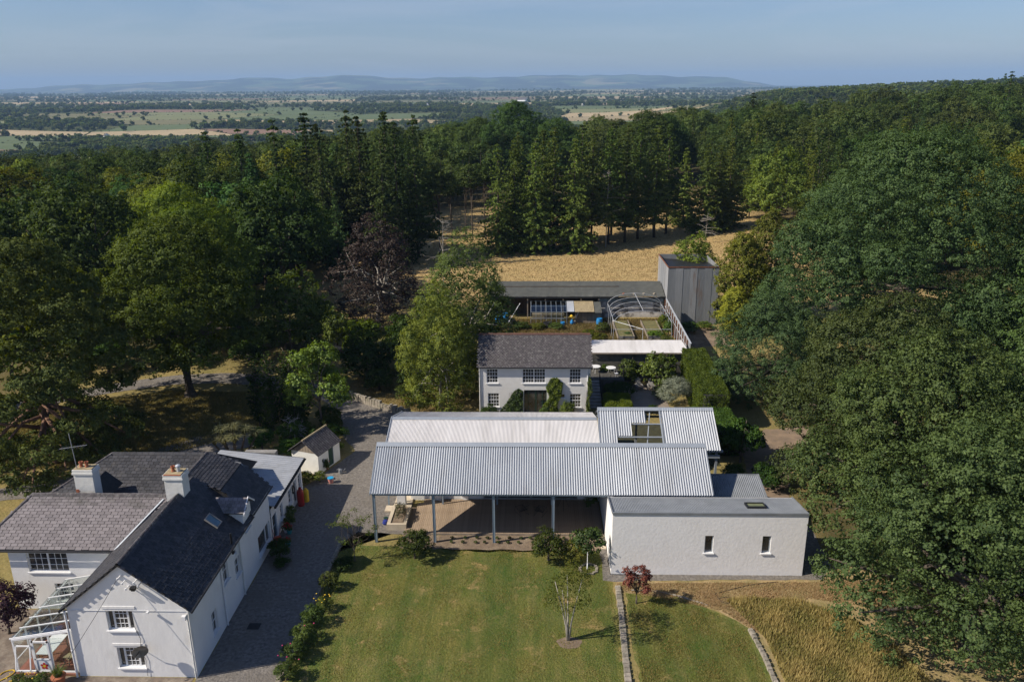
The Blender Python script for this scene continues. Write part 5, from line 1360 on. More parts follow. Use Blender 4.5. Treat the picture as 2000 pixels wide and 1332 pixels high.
t = thing('flat_trailer', 'dark low trailer parked in the shade behind the bright green tree', 'trailer', (-24.6, 93.5, tz(-24.6, 93.5))); b = MB(); b.box(-1.7, -.8, .5, 1.7, .8, 1.1); b.build('body', M_cast, t)
for s_ in (-.8, .8): b = MB(); b.tube([(s_, -.9, .3), (s_, .9, .3)], .3, n=12); b.build('wheel', M_black, t)
t = thing('tarpaulin', 'blue tarpaulin sheet on a frame under the copper beech', 'tarpaulin', (-26.5, 103.5, tz(-26.5, 103.5))); b = MB(); slab(b, [(-1.1, -.8, 1.1), (1.1, -.8, 1.0), (1.1, .8, 1.5), (-1.1, .8, 1.6)], .03); b.build('cover', M_blue, t)
for sx in (-1, 1):
    for sy in (-.7, .7): b = MB(); b.tube([(sx, sy, 0), (sx, sy, 1.05 if sy < 0 else 1.5)], .03); b.build('leg', M_black, t)
# roof tank behind annex
t = thing('water_trough', 'grey trough with trailing plant behind the ribbed annex roof', 'trough', (-22.6, 60.6, 0)); b = MB(); b.box(-1.3, -.3, .0, 1.3, .3, 3.25); b.build('tank', M_conc, t)

# ================================================================== vegetation
def leafmesh(name, P, N_, size, tint, mats, extra=None, asp=.62, seed=0):
    """one rhombic leaf face per point, with optional tube geometry (extra MB, 2nd material)"""
    rg = np.random.default_rng(seed + 99)
    n = len(P); N_ = N_ / (np.linalg.norm(N_, axis=1, keepdims=True) + 1e-9)
    r = rg.normal(size=(n, 3)); a = np.cross(N_, r); a /= (np.linalg.norm(a, axis=1, keepdims=True) + 1e-9); b = np.cross(N_, a)
    s = np.asarray(size).reshape(-1, 1) * np.ones((n, 1)); bend = N_ * s * .18
    v = np.stack([P - a * s * .5 - bend, P + b * s * asp * .5 + bend * .4, P + a * s * .5 - bend, P - b * s * asp * .5 + bend * .4], 1).reshape(-1, 3)
    f = np.arange(4 * n).reshape(n, 4)
    t = np.repeat(tint, 4)
    ne = 0
    if extra is not None and extra.v:
        ev = np.array(extra.v); ef = extra.f; ne = len(ef)
    me = bpy.data.meshes.new(name)
    if ne:
        base = len(v); v = np.concatenate([v, ev]); t = np.concatenate([t, np.full(len(ev), .5)])
        idx = np.concatenate([f.ravel(), np.concatenate([np.array(q) for q in ef]) + base])
        tot = np.concatenate([np.full(n, 4), np.array([len(q) for q in ef])])
    else:
        idx = f.ravel(); tot = np.full(n, 4)
    st_ = np.concatenate([[0], np.cumsum(tot)[:-1]])
    me.vertices.add(len(v)); me.vertices.foreach_set('co', v.astype(np.float32).ravel())
    me.loops.add(len(idx)); me.loops.foreach_set('vertex_index', idx.astype(np.int32))
    me.polygons.add(len(tot)); me.polygons.foreach_set('loop_start', st_.astype(np.int32)); me.polygons.foreach_set('loop_total', tot.astype(np.int32))
    for m in (mats if isinstance(mats, (list, tuple)) else [mats]): me.materials.append(m)
    if ne: me.polygons.foreach_set('material_index', np.concatenate([np.zeros(n), np.ones(ne)]).astype(np.int32))
    at = me.attributes.new('tint', 'FLOAT', 'POINT'); at.data.foreach_set('value', t.astype(np.float32))
    me.update(); me.validate()
    return me


def unit(rg, n):
    d = rg.normal(size=(n, 3)); return d / np.linalg.norm(d, axis=1, keepdims=True)


def crown_pts(seed, H, R, zb, nb, nt, nl, leaf, br=(.30, .45), tr=.5, flat=1.0, sag=0.0, inner=.12, conical=0.0, under=-.35, cyl=False, tp=.85):
    """clumped crown: blobs > tufts > leaves"""
    rg = np.random.default_rng(seed); P = []; N_ = []; T = []; Sz = []; C = []
    hc = (H - zb) / 2; zc = zb + hc
    d = unit(rg, nb * 6); d = d[d[:, 2] > -.75][:nb]
    blobs = []
    for i, q in enumerate(d):
        rr = R * rg.uniform(*br); f = rg.uniform(.62, .98)
        c = np.array([q[0] * (R - rr * .8) * f, q[1] * (R - rr * .8) * f, zc + q[2] * (hc - rr * flat * .8) * f])
        if cyl:
            t_ = (i + .5) / nb; t_ = t_ ** tp; a_ = i * 2.399 + rg.uniform(-.3, .3); rm = R * max(.12, (1 - t_ ** 2.6)) ** .5 * (.86 + .14 * min(1, t_ * 4)); ra = max(0, rm - rr * .7) * (rg.uniform(.72, 1.0) if i % 3 else rg.uniform(.2, .6))
            c = np.array([cos(a_) * ra, sin(a_) * ra, zb + rr * flat * .5 + t_ * (H - zb - rr * flat * 1.3)])
        if conical: c[:2] *= 1 - conical * (c[2] - zb) / (H - zb)
        blobs.append((c, rr))
    blobs.append((np.array([0, 0, zc]), R * .55)); C = blobs
    for c, rr in blobs:
        k = nt if rr < R * .5 else nt // 2
        dd = unit(rg, k * 2); dd = dd[dd[:, 2] > under - .3][:k]
        tp = c + dd * np.array([rr, rr, rr * flat]) * rg.uniform(.72, 1.06, (len(dd), 1)); tp[:, 2] -= sag * rr * (np.hypot(dd[:, 0], dd[:, 1]) ** 2)
        keep = np.ones(len(tp), bool)
        for c2_, r2 in blobs:
            if c2_ is c: continue
            e = (tp - c2_) / np.array([r2, r2, r2 * flat]); keep &= (np.sum(e * e, 1) > .55)
        tp = tp[keep]; dd = dd[keep]
        if not len(tp): continue
        tt = rg.uniform(0, 1, len(tp)); j = rg.integers(0, len(tp), len(tp) * nl)
        off = unit(rg, len(j)) * rg.uniform(.1, 1, (len(j), 1)) ** .5 * tr * rg.uniform(.6, 1.25, len(tp))[j][:, None]; off[:, 2] *= .65
        P.append(tp[j] + off); N_.append(dd[j] * .5 + off / tr * .6 + unit(rg, len(j)) * .42 + np.array([0, 0, .3])); T.append(np.clip(tt[j] * .6 + rg.uniform(0, .4, len(j)), 0, 1)); Sz.append(leaf * rg.uniform(.65, 1.3, len(j)))
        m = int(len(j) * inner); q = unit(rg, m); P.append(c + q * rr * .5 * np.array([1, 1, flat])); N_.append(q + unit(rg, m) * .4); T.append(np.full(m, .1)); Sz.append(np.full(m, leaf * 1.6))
    P = np.concatenate(P); k = P[:, 2] > .15
    return P[k], np.concatenate(N_)[k], np.concatenate(Sz)[k], np.concatenate(T)[k], C


def trunk_mb(seed, zb, H, r, C, lean=.02, limbs=8, tip=.2):
    rg = random.Random(seed); b = MB()
    top = Vector((rg.uniform(-.4, .4) * r * 3, rg.uniform(-.4, .4) * r * 3, zb + (H - zb) * .35))
    pts = [Vector((0, 0, -.3)), Vector((0, 0, .3)), top * .35, top * .7, top]; pts[2].x += r * .3
    vs = MB(); k = len(pts)
    b.tube(pts, r, r * .5, n=9)
    b.lathe((0, 0, -.1), [(r * 1.5, 0), (r * 1.15, .25), (r, .6)], 9)
    for c, rr in C[:limbs]:
        c = Vector([float(q) for q in c]); s = pts[2].lerp(top, rg.uniform(0.1, 1)); mid = s.lerp(c, .5) + Vector((rg.uniform(-.5, .5), rg.uniform(-.5, .5), rg.uniform(-.2, .9)))
        b.tube([s, mid, c, c + (c - mid) * .35], r * .42, r * .06, n=6)
    return b


def conifer_pts(seed, H, R, zb, nlev, nbr, nt, nl, leaf, droop=.35, power=.85, dense=1.0, tuftr=.45, up=.0):
    rg = np.random.default_rng(seed); P = []; N_ = []; T = []; Sz = []; br_ = MB()
    for i in range(nlev):
        t = (i + rg.uniform(-.3, .3)) / nlev; t = min(max(t, 0), 1); z = zb + (H - zb) * t
        L = R * ((1 - t) ** power) * (.55 + .45 * min(1, t * 5 + .4)) + .25
        for j in range(max(3, int(nbr * (.5 + .5 * (1 - t))))):
            a = rg.uniform(0, 2 * pi); l_ = L * rg.uniform(.6, 1.12); tt = rg.uniform(0, 1)
            k = max(2, int(nt * l_ / R))
            f = np.linspace(.25, 1, k); x = np.cos(a) * l_ * f; y = np.sin(a) * l_ * f; zz_ = z + up * l_ * f - droop * l_ * f ** 2 * rg.uniform(.6, 1.3) + .12 * l_ * (f > .85)
            if l_ > R * .6 and rg.random() < .35: br_.tube([(0, 0, z), (x[k // 2], y[k // 2], zz_[k // 2]), (x[-1], y[-1], zz_[-1])], .05, .015, n=4)
            c = np.stack([x, y, zz_], 1); jj = rg.integers(0, k, k * nl)
            o = unit(rg, len(jj)) * rg.uniform(.2, 1, (len(jj), 1)) * tuftr * (.35 + .65 * (1 - t)) * (.6 + .6 * (1 - f[jj]))[:, None]; o[:, 2] = o[:, 2] * .7 - .1
            P.append(c[jj] + o); rad = np.array([cos(a), sin(a), .3])
            N_.append(unit(rg, len(jj)) * .7 + rad * .35 + np.array([0, 0, .35])); T.append(np.clip(tt * .5 + .5 * rg.uniform(0, 1, len(jj)), 0, 1)); Sz.append(leaf * rg.uniform(.6, 1.3, len(jj)))
    P = np.concatenate(P); k = P[:, 2] > .1
    return P[k], np.concatenate(N_)[k], np.concatenate(Sz)[k], np.concatenate(T)[k], br_


LM = leafmat('green_leaves', (.040, .068, .018), (.128, .172, .042), .36, .04)
LMo = leafmat('oak_leaves', (.040, .070, .026), (.122, .170, .056), .34, .05)
LMn = leafmat('needles', (.032, .054, .020), (.108, .138, .046), .28, .03)
LMp = leafmat('copper_leaves', (.034, .020, .022), (.085, .050, .050), .22, .06)
LMs = leafmat('silver_leaves', (.14, .17, .11), (.36, .40, .29), .25, .1)
LMy = leafmat('plain_leaves', (.035, .065, .014), (.12, .175, .030), .34)
PROTO = {}


def tree_mesh(key, fn, lm, bark, trunk=True):
    """returns (crown mesh, trunk mesh)"""
    if key in PROTO: return PROTO[key]
    P, N_, Sz, T, C = fn()
    crown = leafmesh('crown', P, N_, Sz, T, lm, seed=len(PROTO))
    PROTO[key] = (crown, C); return PROTO[key]


def put(name, label, cat, x, y, crown, trunk, s=1.0, sz=None, rz=0.0, color=(1, 1, 1), group=None, z=None, crown_name='crown'):
    t = thing(name, label, cat, (x, y, (tz(x, y) if z is None else z)), rz, group); t.scale = (s, s, sz or s)
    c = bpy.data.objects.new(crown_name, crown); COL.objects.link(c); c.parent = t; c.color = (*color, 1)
    if trunk: k = bpy.data.objects.new('trunk', trunk); COL.objects.link(k); k.parent = t
    return t


def mk_tree(seed, H, R, zb, nb, nt, nl, leaf, r, lm, bark, limbs=9, **kw):
    P, N_, Sz, T, C = crown_pts(seed, H, R, zb, nb, nt, nl, leaf, **kw)
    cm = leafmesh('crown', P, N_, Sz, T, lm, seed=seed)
    tb = trunk_mb(seed, zb, H, r, C, limbs=limbs); o = tb.build('trunk', bark, None, True); tm = o.data; bpy.data.objects.remove(o)
    return cm, tm


def mk_con(seed, H, R, zb, nlev, nbr, nt, nl, leaf, r, bark=None, lm=None, **kw):
    P, N_, Sz, T, bb_ = conifer_pts(seed, H, R, zb, nlev, nbr, nt, nl, leaf, **kw)
    cm = leafmesh('crown', P, N_, Sz, T, lm or LMn, seed=seed)
    b = bb_; b.tube([(0, 0, -.3), (0, 0, H * .4), (.1, 0, H * .97)], r, r * .15, n=7); o = b.build('trunk', bark or M_bark, None, True); tm = o.data; bpy.data.objects.remove(o)
    return cm, tm


# ---- prototypes
OAKA = mk_tree(11, 26.5, 16.8, 1.5, 84, 110, 34, .215, .75, LMo, M_bark, 16, br=(.17, .26), tr=.60, flat=.8, inner=.08, cyl=True)
OAKB = mk_tree(12, 16, 9.8, .4, 50, 90, 30, .19, .5, LMo, M_bark, 14, br=(.22, .34), tr=.5, flat=.9, inner=.08, cyl=True)
OAKC = mk_tree(13, 19.5, 10, 4.0, 46, 66, 28, .25, .62, LM, M_bark, 14, br=(.2, .33), tr=.62, flat=.75, cyl=True)
BRD = [mk_tree(20 + i, 16, 6.3, 2.5, 19 + i, 36, 17, .38, .3, LM, M_bark, 6, br=(.3, .46), tr=.7, flat=.95) for i in range(4)]
CON = [mk_con(30 + i, 21, (4.6, 4.2, 5.0)[i], (1.0, 3.0, 5.0)[i], (38, 34, 32)[i], 11, 8, (7, 8, 8)[i], .42, .28, power=(.85, .8, .9)[i], droop=(.38, .25, .45)[i], up=(0, .08, .12)[i]) for i in range(3)]
SPR = mk_con(36, 20, 4.6, .6, 34, 12, 9, 8, .50, .3, power=.95, droop=.3)
PIN = mk_tree(40, 20, 3.4, 8.5, 14, 26, 12, .38, .17, LMn, M_bark, 9, br=(.4, .6), tr=.6, flat=.55)
SHR = [mk_tree(50 + i, 2.0, 1.25, .05, 12, 34, 12, .12, .06, LM, M_bark, 5, br=(.3, .5), tr=.2, flat=1.0, under=-.2) for i in range(3)]
SHRy = mk_tree(54, 2.0, 1.25, .05, 12, 34, 12, .13, .06, LMy, M_bark, 5, br=(.3, .5), tr=.2, flat=1.0, under=-.2)

# ---- big trees on the right
put('oak_tree', 'huge spreading oak filling the right side behind the tin barn hedge', 'tree', 40.5, 87, *OAKA, s=1.0, rz=.4, color=(.98, 1.03, 1.0))
RT = [(28.6, 61.8, 1.0, 1.0, 'oak at the edge of the dirt path beyond the white block', (1.05, 1.08, .92)),
      (27.6, 51.6, 1.0, 2.1, 'oak right of the white block with yellowing leaves on its near side', (1.1, 1.08, .88)),
      (25.6, 40.5, .9, 3.3, 'lowest oak at the bottom right, beside the long golden grass', (.95, 1.05, .95)),
      (42.5, 56, 1.15, 4.4, 'tall oak against the right edge of the picture', (1.0, 1.05, .95)),
      (34.5, 45, .98, 5.5, 'oak in the bottom right corner behind the lowest one', (.9, 1.0, .92)),
      (54, 74, 1.25, .6, 'large oak at the right edge beside the huge spreading one', (1.1, 1.1, .8))]
for i, (x, y, s, rz, l_, c_) in enumerate(RT): put('oak_tree', l_, 'tree', x, y, *OAKB, s=s, rz=rz, color=c_)
put('oak_tree', 'smaller oak whose branches hang over the canopy end and clipped hedge', 'tree', 24.8, 80.5, *OAKB, s=.72, rz=3.9, color=(1.0, 1.08, 1.15))
put('broadleaf_tree', 'olive coloured rounded tree at the far right edge of the wood', 'tree', 71, 122, *OAKC, s=.95, rz=1, color=(2.3, 1.7, .9))

# ---- left group
PINE = mk_tree(60, 20.5, 9.8, .8, 92, 64, 17, .24, .45, LMn, M_barkp, 20, br=(.15, .25), tr=.45, flat=.36, inner=.0, cyl=True, tp=1.25)
put('scots_pine', 'huge many-tiered pine with reddish limbs at the left behind the farmhouse', 'tree', -43, 64.8, *PINE, s=1.0, rz=.5, color=(1.15, 1.2, .95))
put('oak_tree', 'big oak with a thick bare trunk standing in the dry grass on the left', 'tree', -37.3, 81.2, *OAKC, s=1.0, rz=2.2, color=(1.15, 1.28, .95))
put('broadleaf_tree', 'bright green domed tree above and behind the big pine', 'tree', -50, 112, *OAKC, s=.92, rz=.3, color=(1.75, 1.6, .95))
put('broadleaf_tree', 'yellow-green crown immediately behind the big left oak', 'tree', -42, 97, *OAKC, s=.92, rz=4.3, color=(1.7, 1.55, .9))
put('broadleaf_tree', 'grey-green broadleaf tree behind the yellow-green crown', 'tree', -46.5, 125, *BRD[2], s=1.1, rz=1, color=(1.5, 1.8, 1.9))
put('broadleaf_tree', 'dark tree in the shade right of the big left oak', 'tree', -27.5, 87, *BRD[0], s=.82, rz=2, color=(.9, .95, .8))
put('broadleaf_tree', 'golden topped tree at the left edge behind the pine', 'tree', -50, 76, *BRD[1], s=1.15, rz=2, color=(1.7, 1.3, .7))
BEE = mk_tree(62, 15.5, 7.2, .8, 44, 50, 12, .25, .35, LMp, M_barkl, 24, br=(.2, .34), tr=.55, flat=.8, sag=.9, cyl=True)
put('copper_beech', 'dark purple weeping copper beech with bare grey branch tips', 'tree', -21.3, 106, *BEE, s=.96, rz=.2, color=(.95, 1.15, .95))
BIR = mk_tree(63, 13.4, 4.7, .3, 44, 70, 20, .16, .2, LM, M_barkl, 12, br=(.22, .36), tr=.40, flat=1.2, sag=.8, cyl=True)
put('birch_tree', 'golden green birch beside the left wall of the cottage', 'tree', -9.7, 78.6, *BIR, s=1.0, rz=.5, color=(1.8, 1.5, 1.1))
BIG = mk_tree(64, 17.8, 6.2, .5, 52, 80, 22, .20, .3, LM, M_barkl, 26, br=(.24, .4), tr=.48, flat=1.2, sag=.9, cyl=True)
put('willow_tree', 'grey-green drooping tree with pale twigs behind the golden birch', 'tree', -7.4, 86.0, *BIG, s=.98, rz=2.5, color=(1.5, 1.55, 1.65))
YG = mk_tree(65, 8.6, 3.3, 1.0, 16, 34, 16, .22, .14, LMy, M_bark, 10, br=(.24, .4), tr=.42, flat=.8)
put('maple_tree', 'bright lime green small tree left of the drive bend', 'tree', -20.5, 71.8, *YG, s=1.08, rz=0, color=(2.1, 2.0, 1.15))
for i, (x, y, s, c_, l_) in enumerate(((-24.5, 95.5, 1.8, (1.5, 1.4, .9), 'small yellow-green tree in the dappled orchard grass'), (-27.5, 101, 1.6, (1.3, 1.3, .9), 'small tree at the edge of the dry meadow strip'))): put('small_tree', l_, 'tree', x, y, *SHRy, s=s, sz=s * 1.5, color=c_)

# golden conifers near barn
GLD = mk_tree(66, 12.5, 4.2, .3, 44, 60, 18, .2, .25, LMo, M_bark, 8, br=(.24, .36), tr=.36, flat=1.5, cyl=True)
put('golden_conifer', 'tall golden green conifer against the right side of the tin barn', 'tree', 27.4, 103.8, *GLD, s=1.0, rz=.5, color=(2.3, 1.75, .7))
put('golden_conifer', 'lower golden conifer bulging in front of the barn corner', 'tree', 25.9, 100.3, *GLD, s=.62, sz=.52, rz=1.5, color=(3.0, 2.3, .8))
put('golden_conifer', 'golden conifer behind, touching the huge oak', 'tree', 31.5, 107.5, *GLD, s=1.0, sz=1.15, rz=2.5, color=(1.9, 1.6, .75))
put('green_tree', 'round green tree growing up behind the tin barn roof', 'tree', 22.9, 113.5, *BRD[3], s=.62, sz=.70, rz=.5, color=(1.9, 1.9, 1.2))

for i, (x, y, s_, l_) in enumerate(((-5.5, 258, 1.32, 'very large round dark tree breaking the skyline in the middle'), (7, 250, 1.05, 'round dark tree right of the skyline giant'), (-17, 262, 1.1, 'round dark tree left of the skyline giant'), (33, 240, 1.1, 'dark round tree behind the right end of the fir clump'), (39, 248, 1.0, 'dark round tree left of the lone back conifer'), (61, 236, 1.0, 'round tree at the back right corner of the meadow'))): put('broadleaf_tree', l_, 'tree', x, y, *OAKC, s=s_, rz=i * 1.7, color=(.75, .85, .8))
for i, (x, y, s_, l_) in enumerate(((68, 262, 1.08, 'tall dark conifer standing above the wood right of centre'), (86, 250, .98, 'pointed conifer right of the tall dark one above the wood'), (172, 300, 1.12, 'tall conifer on the skyline near the right edge'), (150, 270, 1.15, 'conifer left of the right skyline one'))): put('conifer_tree', l_, 'tree', x, y, *CON[0], s=s_, rz=i * 1.7, color=(.8, .95, .85))
# ---- conifers that stand in rows along the meadow
CN = [(-46, 146, 1.07), (-42, 152, 1.12), (-38, 145, 1.05), (-34, 151, 1.13), (-30.5, 144, 1.1), (-27, 150, 1.13), (-24, 143, 1.05), (-21.5, 149, 1.1), (-50, 140, .95), (-53, 148, 1.0), (-57, 143, 1.0), (-36, 138, .95), (-25.5, 138, .95)]
ORD = ['leftmost', 'second', 'third', 'fourth', 'fifth', 'sixth', 'seventh', 'eighth', 'ninth', 'tenth', 'eleventh', 'twelfth', 'thirteenth', 'fourteenth', 'fifteenth']
def rank(L, i): return ORD[sorted(range(len(L)), key=lambda k: L[k][0] / L[k][1]).index(i)]
for i, (x, y, s) in enumerate(CN): put('fir_tree', rank(CN, i) + ' fir from the left in the dark stand left of the thin pines', 'tree', x, y, *CON[i % 3], s=s * 1.1, sz=s * 1.14, rz=i * 1.3, color=(1.0, 1.1, 1.0), group='firs of the dense stand left of the thin pines')
put('blue_spruce', 'blue-grey conifer with drooping tiers left of the copper beech', 'tree', -32.3, 131.5, *SPR, s=.7, sz=.72, rz=1, color=(1.9, 2.3, 2.3))
put('blue_spruce', 'tall blue-grey spruce standing before the dense fir stand', 'tree', -45.5, 131, *SPR, s=1.05, rz=2, color=(1.5, 1.9, 1.9))
put('blue_spruce', 'slim blue-grey spruce with a pointed tip below the fir stand', 'tree', -47.5, 119, *SPR, s=.75, rz=3, color=(1.4, 1.75, 1.7))
for i, (x, y, s) in enumerate(((-17.8, 152, 1.0), (-16.0, 158, .9), (-12.5, 166, .95), (-10.2, 171, 1.0), (-14.5, 173, .9))): put('pine_tree', ('leftmost of the slim pines with bare stems by the meadow gap', 'second slim pine of the meadow gap from the left', 'third slim pine of the meadow gap from the left', 'slim pine nearest the light green firs', 'slim pine standing behind the others in the meadow gap')[i], 'tree', x, y, *PIN, s=s * .98, rz=i, color=(1.2, 1.3, 1.0), group='slim pines in the meadow gap')
CM = [(-6.5, 151, .88, 0), (-3.5, 155, .95, 3), (.5, 152.5, .97, 3), (4.0, 156, 1.0, 1), (7.8, 153.5, .96, 3), (11.5, 158, .98, 2), (15.0, 160, .98, 2), (18.5, 162, 1.0, 1), (21.5, 165.5, 1.0, 2), (25, 166.5, .98, 1), (28, 170, .98, 2), (9.8, 164, 1.0, 1), (2, 162, .97, 2), (-3, 163, .95, 1), (16.5, 170, 1.0, 1)]
for i, (x, y, s, k) in enumerate(CM): put('fir_tree', rank(CM, i) + ' fir from the left in the clump beyond the meadow', 'tree', x, y, *(SPR if k == 3 else CON[k]), s=s * 1.12, rz=i * 2.1, color=(1.75, 1.8, 1.2) if k == 3 or i % 3 == 0 else (1.25, 1.35, 1.0), group='firs of the clump beyond the meadow')
CR = ((35.5, 168, .93), (38.5, 170, .9), (41.5, 173, .95), (33, 178, .85))
for i, (x, y, s) in enumerate(CR): put('fir_tree', rank(CR, i) + ' broad light green fir in the small clump right of the gap', 'tree', x, y, *SPR, s=s, rz=i * 2.1, color=(2.0, 2.0, 1.3), group='firs of the small clump right of the gap')


def snag(x, y, H, lab, seed, rz=0, m=None):
    r = random.Random(seed); b = MB(); b.tube([(0, 0, -.2), (.1, 0, H * .5), (.25, .1, H)], .02 + H * .006, .02, n=6)
    for k in range(26):
        z = H * r.uniform(.3, .97); a = r.uniform(0, 6.28); l_ = (H - z) * .45 + r.uniform(.4, 1.2); c = Vector((.1, 0, z)); e = c + Vector((cos(a) * l_, sin(a) * l_, l_ * r.uniform(-.2, .5)))
        b.tube([c, c.lerp(e, .5) + Vector((0, 0, .15)), e], .028, .01, n=4)
        for q in range(3): f = c.lerp(e, r.uniform(.4, .95)); b.tube([f, f + Vector((r.uniform(-.5, .5), r.uniform(-.5, .5), r.uniform(-.1, .5)))], .02, .006, n=3)
    o = b.build('dead_tree', m or M_barkl); o.location = (x, y, tz(x, y)); tag(o, lab, 'dead tree')


snag(33.8, 158, 5.5, 'small bare dead tree out on the meadow by the barn', 1)
snag(14.3, 157.5, 15, 'tall bare dead fir among the clump beyond the meadow', 2)
snag(25.5, 172, 12, 'bare brown dead tree at the right end of the fir clump', 3)
snag(-13.5, 118, 12, 'bare pale dead tree above the drooping grey-green tree', 5)
snag(32, 106, 10.5, 'bare twigs of a dead tree beside the golden conifers', 6)
snag(-22.3, 68.5, 2.9, 'small dead bush with pale branches behind the little outbuilding', 7)

# ---- woodland: individuals nearest, the rest as stuff
rg = random.Random(5)
spots = []
yy = 98.0
while yy < 372:
    sp_ = 7.4 + (yy - 98) * .012
    wx = yy * .72 + 30; xx = -wx
    while xx < wx:
        x = xx + rg.uniform(-2.6, 2.6); y = yy + rg.uniform(-2.6, 2.6); ok = True
        if x < -36:
            if y < 104 + rg.uniform(0, 4): ok = x < -58
        elif x < 46:
            ok = y > 238 or (x < -20 and y > 153)
            if -24 < x < 48 and y < 245: ok = False
        else:
            ok = y > 118 + (x - 46) * -.2
            if 60 < x < 82 and y < 132: ok = False
        if abs(x + 50) < 8 and y < 118: ok = False
        if ok:
            con = rg.random() < (.07 if x < -60 else (.13 if x < 46 else .2))
            if 46 < x < 100 and y < 230: con = rg.random() < .5
            spots.append((x, y, con, rg.random(), rg.uniform(.78, 1.14) if con else rg.choice([.7, .85, .95, 1.0, 1.1, 1.2, 1.35])))
        xx += sp_
    yy += sp_ * .9
spots.sort(key=lambda s: s[1])
cnt = {0: 0, 1: 0}; rest = {0: [], 1: []}
TINTS = [(1, 1.05, .95), (.75, .9, .8), (1.55, 1.4, .9), (.9, 1.15, 1.2), (1.35, 1.2, .8), (.65, .75, .65)]
for (x, y, con, rr, s) in spots:
    k = int(con)
    if x > 46: s *= 1.0
    if y > 235 and -20 < x < 130: s *= .88
    if x < -60: s *= .92
    if cnt[k] < 230:
        cnt[k] += 1
        side = 'left' if x < -20 else ('middle' if x < 46 else 'right')
        nm = 'conifer_tree' if con else 'broadleaf_tree'
        me_ = CON[int(rr * 3)] if con else BRD[int(rr * 4)]
        lab = ('dark conifer' if con else 'rounded broadleaf tree') + {'left': ' in the dense wood on the left', 'middle': ' at the back of the meadow', 'right': ' in the wood rising on the right'}[side]
        grp_ = {'left': ' of the dense wood on the left', 'middle': ' at the back of the meadow', 'right': ' of the wood rising on the right'}
        px_ = 1043 + 1576 * x / (y * .953 + 7)
        where = next(w for lim, w in ((250, 'at the far left edge of the wood'), (520, 'beyond the bright green domed tree'), (860, 'beyond the dark fir stand'), (1320, 'beyond the clump of firs on the meadow'), (1550, 'left of the huge oak crown'), (1850, 'above the huge oak crown'), (9999, 'at the far right edge of the wood')) if px_ < lim)
        grp = ('conifers ' if con else 'broadleaf trees ') + where
        lab = ('small ' if s < .85 else 'tall ' if s > 1.08 else '') + ('mid green ', 'dark green ', 'yellow-green ', 'bluish green ', 'olive green ', 'very dark ')[int(rr * 5.99)] + ('conifer ' if con else 'broadleaf tree ') + ('front rows, ' if y < 140 else 'middle rows, ' if y < 200 else 'back rows, ') + where
        c_ = tuple(q * 1.05 for q in TINTS[int(rr * 5.99)])
        if con and x > 46: c_ = (c_[0] * 1.25, c_[1] * 1.25, c_[2] * 1.0)
        put(nm, lab, 'tree', x, y, *me_, s=s * (.85 if con else .95), rz=rr * 40, color=c_, group=grp)
    else: rest[k].append((x, y, s * (.85 if con else .95)))


def scatter(name, label, pts, proto, seed=0, kind='stuff'):
    """geometry-node instances of a tree mesh on explicit points (x,y,z,scale)"""
    pts = np.array(pts, float)
    me = bpy.data.meshes.new(name); me.vertices.add(len(pts)); me.vertices.foreach_set('co', pts[:, :3].astype(np.float32).ravel())
    a = me.attributes.new('sc', 'FLOAT', 'POINT'); a.data.foreach_set('value', pts[:, 3].astype(np.float32))
    o = bpy.data.objects.new(name, me); COL.objects.link(o); tag(o, label, kind=kind)
    ng = bpy.data.node_groups.new(name + '_scatter', 'GeometryNodeTree')
    ng.interface.new_socket('Geometry', in_out='INPUT', socket_type='NodeSocketGeometry'); ng.interface.new_socket('Geometry', in_out='OUTPUT', socket_type='NodeSocketGeometry')
    n = ng.nodes; l = ng.links
    gi = n.new('NodeGroupInput'); go = n.new('NodeGroupOutput'); m2p = n.new('GeometryNodeMeshToPoints'); iop = n.new('GeometryNodeInstanceOnPoints')
    oi = n.new('GeometryNodeObjectInfo'); oi.inputs['Object'].default_value = proto; oi.inputs['As Instance'].default_value = True
    at = n.new('GeometryNodeInputNamedAttribute'); at.data_type = 'FLOAT'; at.inputs['Name'].default_value = 'sc'
    rv = n.new('FunctionNodeRandomValue'); rv.data_type = 'FLOAT'; rv.inputs[3].default_value = 6.28; rv.inputs['Seed'].default_value = seed
    cx = n.new('ShaderNodeCombineXYZ')
    l.new(gi.outputs[0], m2p.inputs[0]); l.new(m2p.outputs[0], iop.inputs['Points']); l.new(oi.outputs['Geometry'], iop.inputs['Instance'])
    l.new(rv.outputs[1], cx.inputs[2]); l.new(cx.outputs[0], iop.inputs['Rotation']); l.new(at.outputs[0], iop.inputs['Scale']); l.new(iop.outputs[0], go.inputs[0])
    md = o.modifiers.new('scatter', 'NODES'); md.node_group = ng
    return o


def crown_obj(nm): return next(o for o in S.objects if o.name.startswith('crown') and o.data is nm)


for k, meshes, nm, lab in ((0, BRD, 'broadleaf_wood', 'massed broadleaf crowns further back in the wood'), (1, CON, 'conifer_wood', 'massed conifers further back in the wood')):
    if rest[k]:
        arr = [(x, y, tz(x, y), s) for (x, y, s) in rest[k]]
        for j in range(2): scatter(nm, lab + (' seen over the nearer trees', ' between its neighbours')[j], arr[j::2], crown_obj(meshes[j][0]), j)
print('wood', cnt, len(rest[0]), len(rest[1]))

# far low-detail trees
def far_tree(seed, H, R, n, conical, lm, leaf):
    if conical: P, N_, Sz, T, _ = conifer_pts(seed, H, R, .5, 9, 6, 2, 3, leaf, droop=.2, power=.8, tuftr=.8)
    else: P, N_, Sz, T, C = crown_pts(seed, H, R, .3, 7, 12, 3, leaf, br=(.4, .55), tr=1.0, inner=.3)
    return leafmesh('crown', P, N_, Sz, T, lm, seed=seed)


